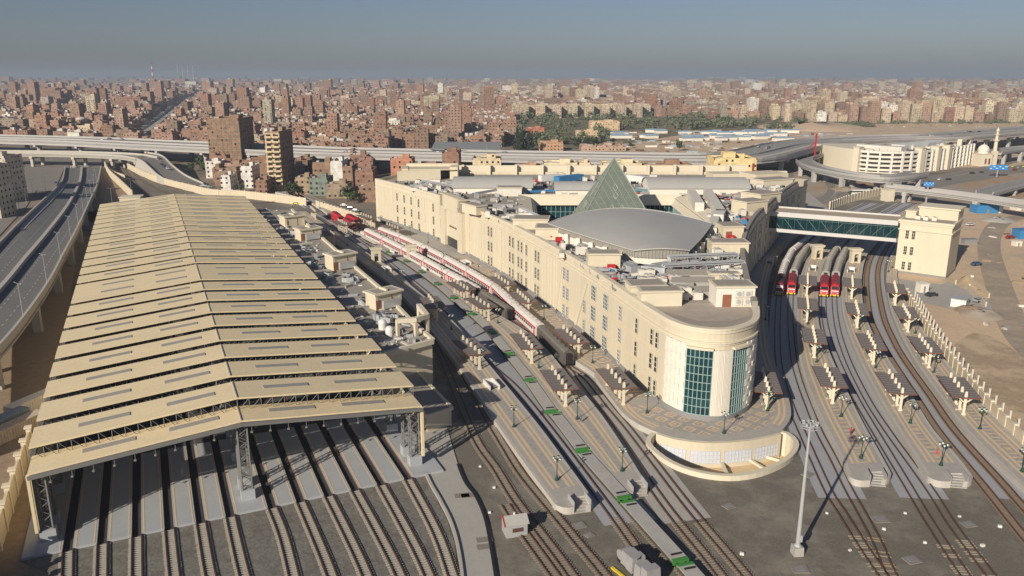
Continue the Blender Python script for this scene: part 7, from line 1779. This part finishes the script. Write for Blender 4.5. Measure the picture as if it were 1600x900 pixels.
# ================================================================== trees
def tree_proto(name, cat, crown_m, H_, rad, nc, nl, group, col_=False):
    r = thing(name, 'x', cat, (0, 0, 0), 0, group); rs = random.Random(nc * 7 + int(H_ * 10))
    b = MB(); b.tube((0, 0, 0), (.1, 0, H_ * .5), .22, .12, 7)
    tips = []
    for i in range(nc):
        a = rs.uniform(0, 6.28); rr = rad * rs.uniform(.15, .8); z = H_ * rs.uniform(.38, .9) if not col_ else H_ * rs.uniform(.12, .95)
        if col_: rr = rad * rs.uniform(0, .5)
        else: rr *= math.sqrt(max(.15, 1 - ((z / H_ - .6) / .42) ** 2))
        t = (rr * math.cos(a), rr * math.sin(a), z); tips.append(t)
        if i < 9: b.tube((.05, 0, H_ * rs.uniform(.25, .5)), t, .07, .03, 5)
    b.build('trunk', bark, r); b = MB()
    for t in tips:
        cr_ = rad * rs.uniform(.28, .45)
        for i in range(nl):
            d = Vector((rs.gauss(0, 1), rs.gauss(0, 1), rs.gauss(0, .8))).normalized() * cr_ * rs.uniform(.5, 1.05); p = Vector(t) + d; n_ = (d.normalized() + Vector((rs.uniform(-.6, .6), rs.uniform(-.6, .6), rs.uniform(-.2, .8)))).normalized(); u = n_.orthogonal().normalized() * rs.uniform(.12, .28) * rad ** .5; v = n_.cross(u) * rs.uniform(.6, 1)
            k = b.add([p - u, p + v, p + u, p - v]); b.face((k, k + 1, k + 2, k + 3))
    b.build('crown', crown_m, r); return r
broad = tree_proto('broadleaf_tree', 'tree', leaf, 6.0, 3.0, 15, 26, 'broadleaf trees')
SPT = [((312, 262), 1.1, 'below the viaduct left of the brown tower'), ((326, 277), 1.3, 'left foot of the brown tower'), ((318, 270), 1.0, 'second at the left foot of the brown tower'), ((300, 268), .9, 'beneath the viaduct edge at left'), ((402, 292), .8, 'right of the white windowed house'), ((378, 300), .6, 'left of the white windowed house'), ((460, 305), 1.0, 'at the right foot of the slim cream tower'), ((448, 302), .7, 'at the foot of the slim cream tower'), ((543, 316), 1.2, 'beside the station far corner'), ((553, 318), .9, 'behind the wall of the red engines'), ((728, 282), .9, 'behind the red brick block'), ((797, 280), 1.2, 'behind the station left of the pyramid'), ((836, 281), .8, 'second behind the station left of the pyramid'), ((197, 250), 1.0, 'under the curving ramp'), ((214, 256), .9, 'beside the curving tracks'), ((1061, 236), 1.3, 'alone on the bare land'), ((985, 232), .8, 'beside the pinkish flat building'), ((1328, 305), .35, 'small one on the loop mound')]
index_children()
place(broad, [(*g(*a), 0, i * 1.3, 'dark green tree ' + lb, (s,) * 3) for i, (a, s, lb) in enumerate(SPT)])
items = []
dark = tree_proto('evergreen_tree', 'tree', mat('evergreen', (.035, .05, .03), .85, .4, .6), 11, 3.0, 18, 26, 'dark evergreens behind the viaduct', True)
for i in range(20):
    a = random.uniform(803, 832); c = random.uniform(232, 240) if i < 15 else 236; q = g(a, c); items.append((q.x, q.y, 0, i, 'dark evergreen in the clump left of the orange arcade house', (1, 1, random.uniform(.7, 1.35))))
for i in range(16): a = random.uniform(896, 962); q = g(a, random.uniform(228, 236)); items.append((q.x, q.y, 0, i, 'dark evergreen in the row above the pinkish flat building', (.9, .9, random.uniform(.5, .8))))
for i in range(6): a = random.uniform(680, 700); q = g(a + i * 18, 230); items.append((q.x, q.y, 0, i, 'dark evergreen behind the grey roofed hall', (.9, .9, random.uniform(.5, .9))))
place(dark, items)
# the park wood, too dense to count
rs = random.Random(5); b = MB()
for i in range(470):
    a = rs.uniform(800, 1262); c = rs.uniform(182, 229)
    if a > 1080 and c > 204: continue
    if a > 950 and c > 208: continue
    if a > 1250 and c > 196: continue
    if 918 < a < 972 and 196 < c < 206: continue
    if rs.random() < .35 and c > 200: continue
    q = g(a, c); s = rs.uniform(.7, 1.6); 
    for j in range(9):
        t = Vector((q.x + rs.uniform(-3, 3) * s, q.y + rs.uniform(-3, 3) * s, rs.uniform(1.5, 5) * s))
        for m_ in range(7):
            d = Vector((rs.gauss(0, 1), rs.gauss(0, 1), rs.gauss(0, .7))).normalized() * 1.5 * s; p = t + d; n_ = (d.normalized() + Vector((0, 0, .4))).normalized(); u = n_.orthogonal().normalized() * rs.uniform(.5, 1.0) * s; v = n_.cross(u); k = b.add([p - u, p + v, p + u, p - v]); b.face((k, k + 1, k + 2, k + 3))
for i in range(260):   # hedges and roadside trees further right and in the town
    a = rs.choice((rs.uniform(1290, 1360), rs.uniform(1240, 1600))); c = rs.uniform(194, 199) if a < 1370 else rs.uniform(189, 194); q = g(a, c); s = rs.uniform(.5, 1.0)
    for j in range(6):
        t = Vector((q.x + rs.uniform(-3, 3) * s, q.y + rs.uniform(-3, 3) * s, rs.uniform(1, 3.4) * s))
        for m_ in range(6):
            d = Vector((rs.gauss(0, 1), rs.gauss(0, 1), rs.gauss(0, .7))).normalized() * 1.3 * s; p = t + d; n_ = d.normalized(); u = n_.orthogonal().normalized() * rs.uniform(.5, 1.0) * s; v = n_.cross(u); k = b.add([p - u, p + v, p + u, p - v]); b.face((k, k + 1, k + 2, k + 3))
o = b.build('wood', leafg); o['kind'] = 'stuff'; o['label'] = 'dense grey green trees of the park beyond the viaduct'

# ================================================================== vehicles
def make_car(ci):
    r = thing('parked_car', 'x', 'car', (0, 0, 0), 0, 'cars on the roads'); b = MB(); b.box(0, 0, .22, 3.2, 1.28, .42, taper=.97); b.box(-.15, 0, .63, 1.9, 1.15, .38, taper=.78); b.build('body', CARC[ci], r)
    b = MB(); b.box(-.15, 0, .66, 1.94, 1.19, .24, taper=.86); b.build('windows', glassd, r)
    for x in (-1.0, 1.0):
        for y in (-.6, .6): b = MB(); b.tube((x, y - .1, .24), (x, y + .1, .24), .24, n=10); b.build('wheel', blackm, r)
    return r
def pz_(P, q):
    best = min(P, key=lambda p: (Vector((p.x, p.y)) - q).length); return best.z
CARS = [(78, 320, 1, 'on the left carriageway of the elevated road, farther one'), (35, 362, 1, 'on the left carriageway of the elevated road, nearer one'), (135, 307, 0, 'on the right carriageway of the elevated road'), (141, 256, 0, 'below the flyover on the left road'), (136, 261, 3, 'second below the flyover on the left road'), (115, 262, 0, 'left of the median below the flyover'), (114, 256, 0, 'farther left of the median below the flyover'), (88, 287, 4, 'at the road side near the pale apartment house'),
        (233, 240, 2, 'red one on the curving flyover ramp'), (222, 237, 1, 'dark one on the curving flyover ramp'), (245, 250, 0, 'first in the queue on the ramp'), (250, 254, 3, 'second in the queue on the ramp'), (253, 258, 1, 'third in the queue on the ramp'), (257, 261, 4, 'fourth in the queue on the ramp'), (262, 264, 0, 'fifth in the queue on the ramp'), (318, 291, 0, 'at the foot of the ramp'), (326, 293, 3, 'second at the foot of the ramp'), (447, 314, 5, 'yellow one behind the cream wall near the gate'), (463, 319, 5, 'second yellow one behind the cream wall'),
        (548, 326, 1, 'parked under trees by the station corner'), (556, 330, 3, 'second parked by the station corner'), (538, 322, 0, 'third parked by the station corner'), (1358, 298, 0, 'white van like car on the road behind the bridge'), (1348, 290, 2, 'red one on the road behind the bridge'), (1482, 281, 1, 'on the highway, middle one'), (1519, 271, 1, 'on the highway right of the middle one'), (1585, 266, 2, 'on the highway at far right'), (1455, 462, 1, 'black one inside the sandy yard by the wall'), (1516, 352, 0, 'beside the skip on the sand'), (1525, 414, 4, 'dark blue one on the sand'), (1530, 471, 3, 'small one at the edge of the sand yard'), (1578, 372, 2, 'red one near the blue box hut'),
        (220, 196, 3, 'on the town road'), (232, 200, 1, 'second on the town road'), (262, 180, 0, 'far away on the town road'), (160, 220, 1, 'dark one on top of the viaduct'), (162, 309, 0, 'x')]
by = {}
for (x, y, ci, lb) in CARS[:-1]:
    z = .3
    if x < 145 and y > 275: 
        q = g(x, y, 6); z = pz_(Md, q) + .06; 
        for _ in range(3): q = g(x, y, z); z = pz_(Md, q) + .06
        rot = ang(xy(Md)[20] - xy(Md)[24])
    elif 215 < x < 275 and y > 235 and y < 270:
        z = 7.6; P_ = ra + rb_
        for _ in range(4): q = g(x, y, z); z = pz_(P_, q) + .05
        if x < 235: z = 7.8
        q = g(x, y, z); rot = -.9 if x > 235 else -.4
    elif x == 160: z = 10.8; q = g(x, y, z); rot = 0
    else: q = g(x, y, z); rot = random.uniform(-.3, .3) if x < 900 else .35
    if x in (135,): rot = 1.3
    by.setdefault(ci, []).append((q.x, q.y, z, rot, CARN[ci] + ' car ' + lb))
Lv = plen(vAP)
for i in range(16):
    ci = random.choice((0, 0, 1, 3, 4)); s = Lv * random.uniform(.06, .8); p, t = at(vAP, s); n_ = Vector((-t.y, t.x)); q = p + n_ * random.choice((21, 24, 28, 31)); by.setdefault(ci, []).append((q.x, q.y, 10.8, ang(t), CARN[ci] + ' car driving on the long viaduct'))
for i in range(12):
    ci = random.choice((0, 1, 3, 5)); k = random.randrange(len(hwA) - 6); u = random.choice((.2, .45, .75)); q = hwA[k].lerp(hwB[k], u); t = hwA[k + 1] - hwA[k]; by.setdefault(ci, []).append((q.x, q.y, .25, ang(t), CARN[ci] + ' car on the highway beyond the bridge tower'))
for ci, it in by.items(): place(make_car(ci), it)
q = g(1344, 305); r = thing('bus', 'white bus parked on the road behind the footbridge', 'bus', (q.x, q.y, .2)); b = MB(); b.box(q.x, q.y, .6, 8.5, 1.9, 2.0, .12); b.build('body', white_p, r)
b = MB(); b.box(q.x, q.y, 1.5, 8.54, 1.94, .6, .12); b.build('windows', glassd, r)
for e in (-2.8, 2.8):
    for s in (-.8, .8): b = MB(); b.tube((q.x + e, q.y + s + e * .12 - .15, .5), (q.x + e, q.y + s + e * .12 + .15, .5), .4, n=10); b.build('wheel', blackm, r)
# street lamps: thin posts with one arm
def make_post():
    r = thing('street_lamp', 'x', 'street lamp', (0, 0, 0), 0, 'thin road lamps'); b = MB(); b.tube((0, 0, 0), (0, 0, 7.4), .07, .04, 6); b.build('pole', metal_g, r)
    b = MB(); b.bar((0, 0, 7.4), (1.0, 0, 7.6), .05); b.bar((0, 0, 7.4), (-1.0, 0, 7.6), .05); b.build('arm', metal_g, r)
    for s in (-1, 1): b = MB(); b.box(s * 1.1, 0, 7.56, .4, .15, .08); b.build('lamp_head', metal_g, r)
    return r
items = []
cent = [p.lerp(q, .5) for p, q in zip(Md, Rb)]
for i, k in enumerate(range(4, 46, 4)): p = Rb[k]; items.append((p.x, p.y, p.z, 2.6, 'thin lamp post on the right parapet of the elevated road'))
for (x, y, lb) in ((292, 322, 'behind the shed at its left'), (206, 305, 'standing at the cream wall corner'), (176, 322, 'left of the shed far corner'), (375, 309, 'at the far right shed corner'), (72, 300, 'beside the left ground road'), (52, 306, 'second beside the left ground road'), (42, 322, 'third beside the left ground road'), (31, 332, 'fourth beside the left ground road'), (1303, 322, 'behind the footbridge near the loop road'), (1320, 290, 'on the loop road'), (1395, 292, 'on the highway behind the car park front'), (1560, 262, 'right of the large blue sign')):
    items.append((*g(x, y), 0, .3, 'thin lamp post ' + lb))
for i, (P, s0) in enumerate(((vAP, 0),)):
    L_ = plen(P); s = 30
    while s < L_ - 30:
        p, t = at(P, s); n_ = Vector((-t.y, t.x)); q = p + n_ * 16; X = px(q.x, q.y, 11)[0]
        if -20 < X < 1620: items.append((q.x, q.y, 10.8, ang(t) + 1.57, 'thin lamp post on the long viaduct', (.8, .8, .7)))
        s += 34
place(make_post(), items)
# ================================================================== unique wording for look-alikes
ORD = ['', 'first', 'second', 'third', 'fourth', 'fifth', 'sixth', 'seventh', 'eighth', 'ninth', 'tenth', 'eleventh', 'twelfth', 'thirteenth', 'fourteenth', 'fifteenth', 'sixteenth', 'seventeenth', 'eighteenth', 'nineteenth', 'twentieth']
def ordinal(i):
    if i <= 20: return ORD[i]
    t = i // 10; u = i % 10; T = ['', '', 'twenty', 'thirty', 'forty', 'fifty', 'sixty', 'seventy', 'eighty', 'ninety']
    if u == 0: return {2: 'twentieth', 3: 'thirtieth', 4: 'fortieth', 5: 'fiftieth', 6: 'sixtieth'}.get(t, 'last')
    return T[t] + '-' + ORD[u]
seen = {}
for o in THINGS: seen.setdefault(o['label'], []).append(o)
for lb, L_ in seen.items():
    if len(L_) < 2: continue
    steep = [px(o.location.x, o.location.y, o.location.z) for o in L_]; dx = max(a for a, _ in steep) - min(a for a, _ in steep); dy = max(c for _, c in steep) - min(c for _, c in steep)
    key = (lambda o: px(o.location.x, o.location.y, o.location.z)[0]) if dx >= dy * .8 else (lambda o: -px(o.location.x, o.location.y, o.location.z)[1])
    word = 'from left' if dx >= dy * .8 else 'from the front'
    for i, o in enumerate(sorted(L_, key=key)): o['label'] = lb + ', ' + ordinal(i + 1) + ' ' + word
for o in THINGS:
    w_ = o['label'].split()
    if len(w_) > 16: print('LONG', o.name, o['label'])
# ================================================================== survey units -> metres (camera included)
K = 1.36
for o in list(bpy.data.objects):
    if o.parent is None and o.type in ('MESH', 'EMPTY', 'CAMERA'):
        o.location = o.location * K
        if o.type != 'CAMERA': o.scale = o.scale * K
cd.clip_end = 90000
# ================================================================== haze
S_ = BIG * K * 1.02; b = MB(); b.box(0, 0, -6.0, 2 * S_, 2 * S_, 156)
hz = b.build('haze', []) if False else b.build('haze', bpy.data.materials.new('haze')); hz['kind'] = 'stuff'; hz['label'] = 'thin grey blue smog over the whole city'
hm = hz.data.materials[0]; hm.use_nodes = True; N = hm.node_tree.nodes; N.clear(); ou = N.new('ShaderNodeOutputMaterial'); pv = N.new('ShaderNodeVolumePrincipled')
pv.inputs['Color'].default_value = (0.45, 0.54, 0.66, 1); pv.inputs['Density'].default_value = 0.00015; pv.inputs['Anisotropy'].default_value = 0.0
hm.node_tree.links.new(pv.outputs[0], ou.inputs['Volume'])
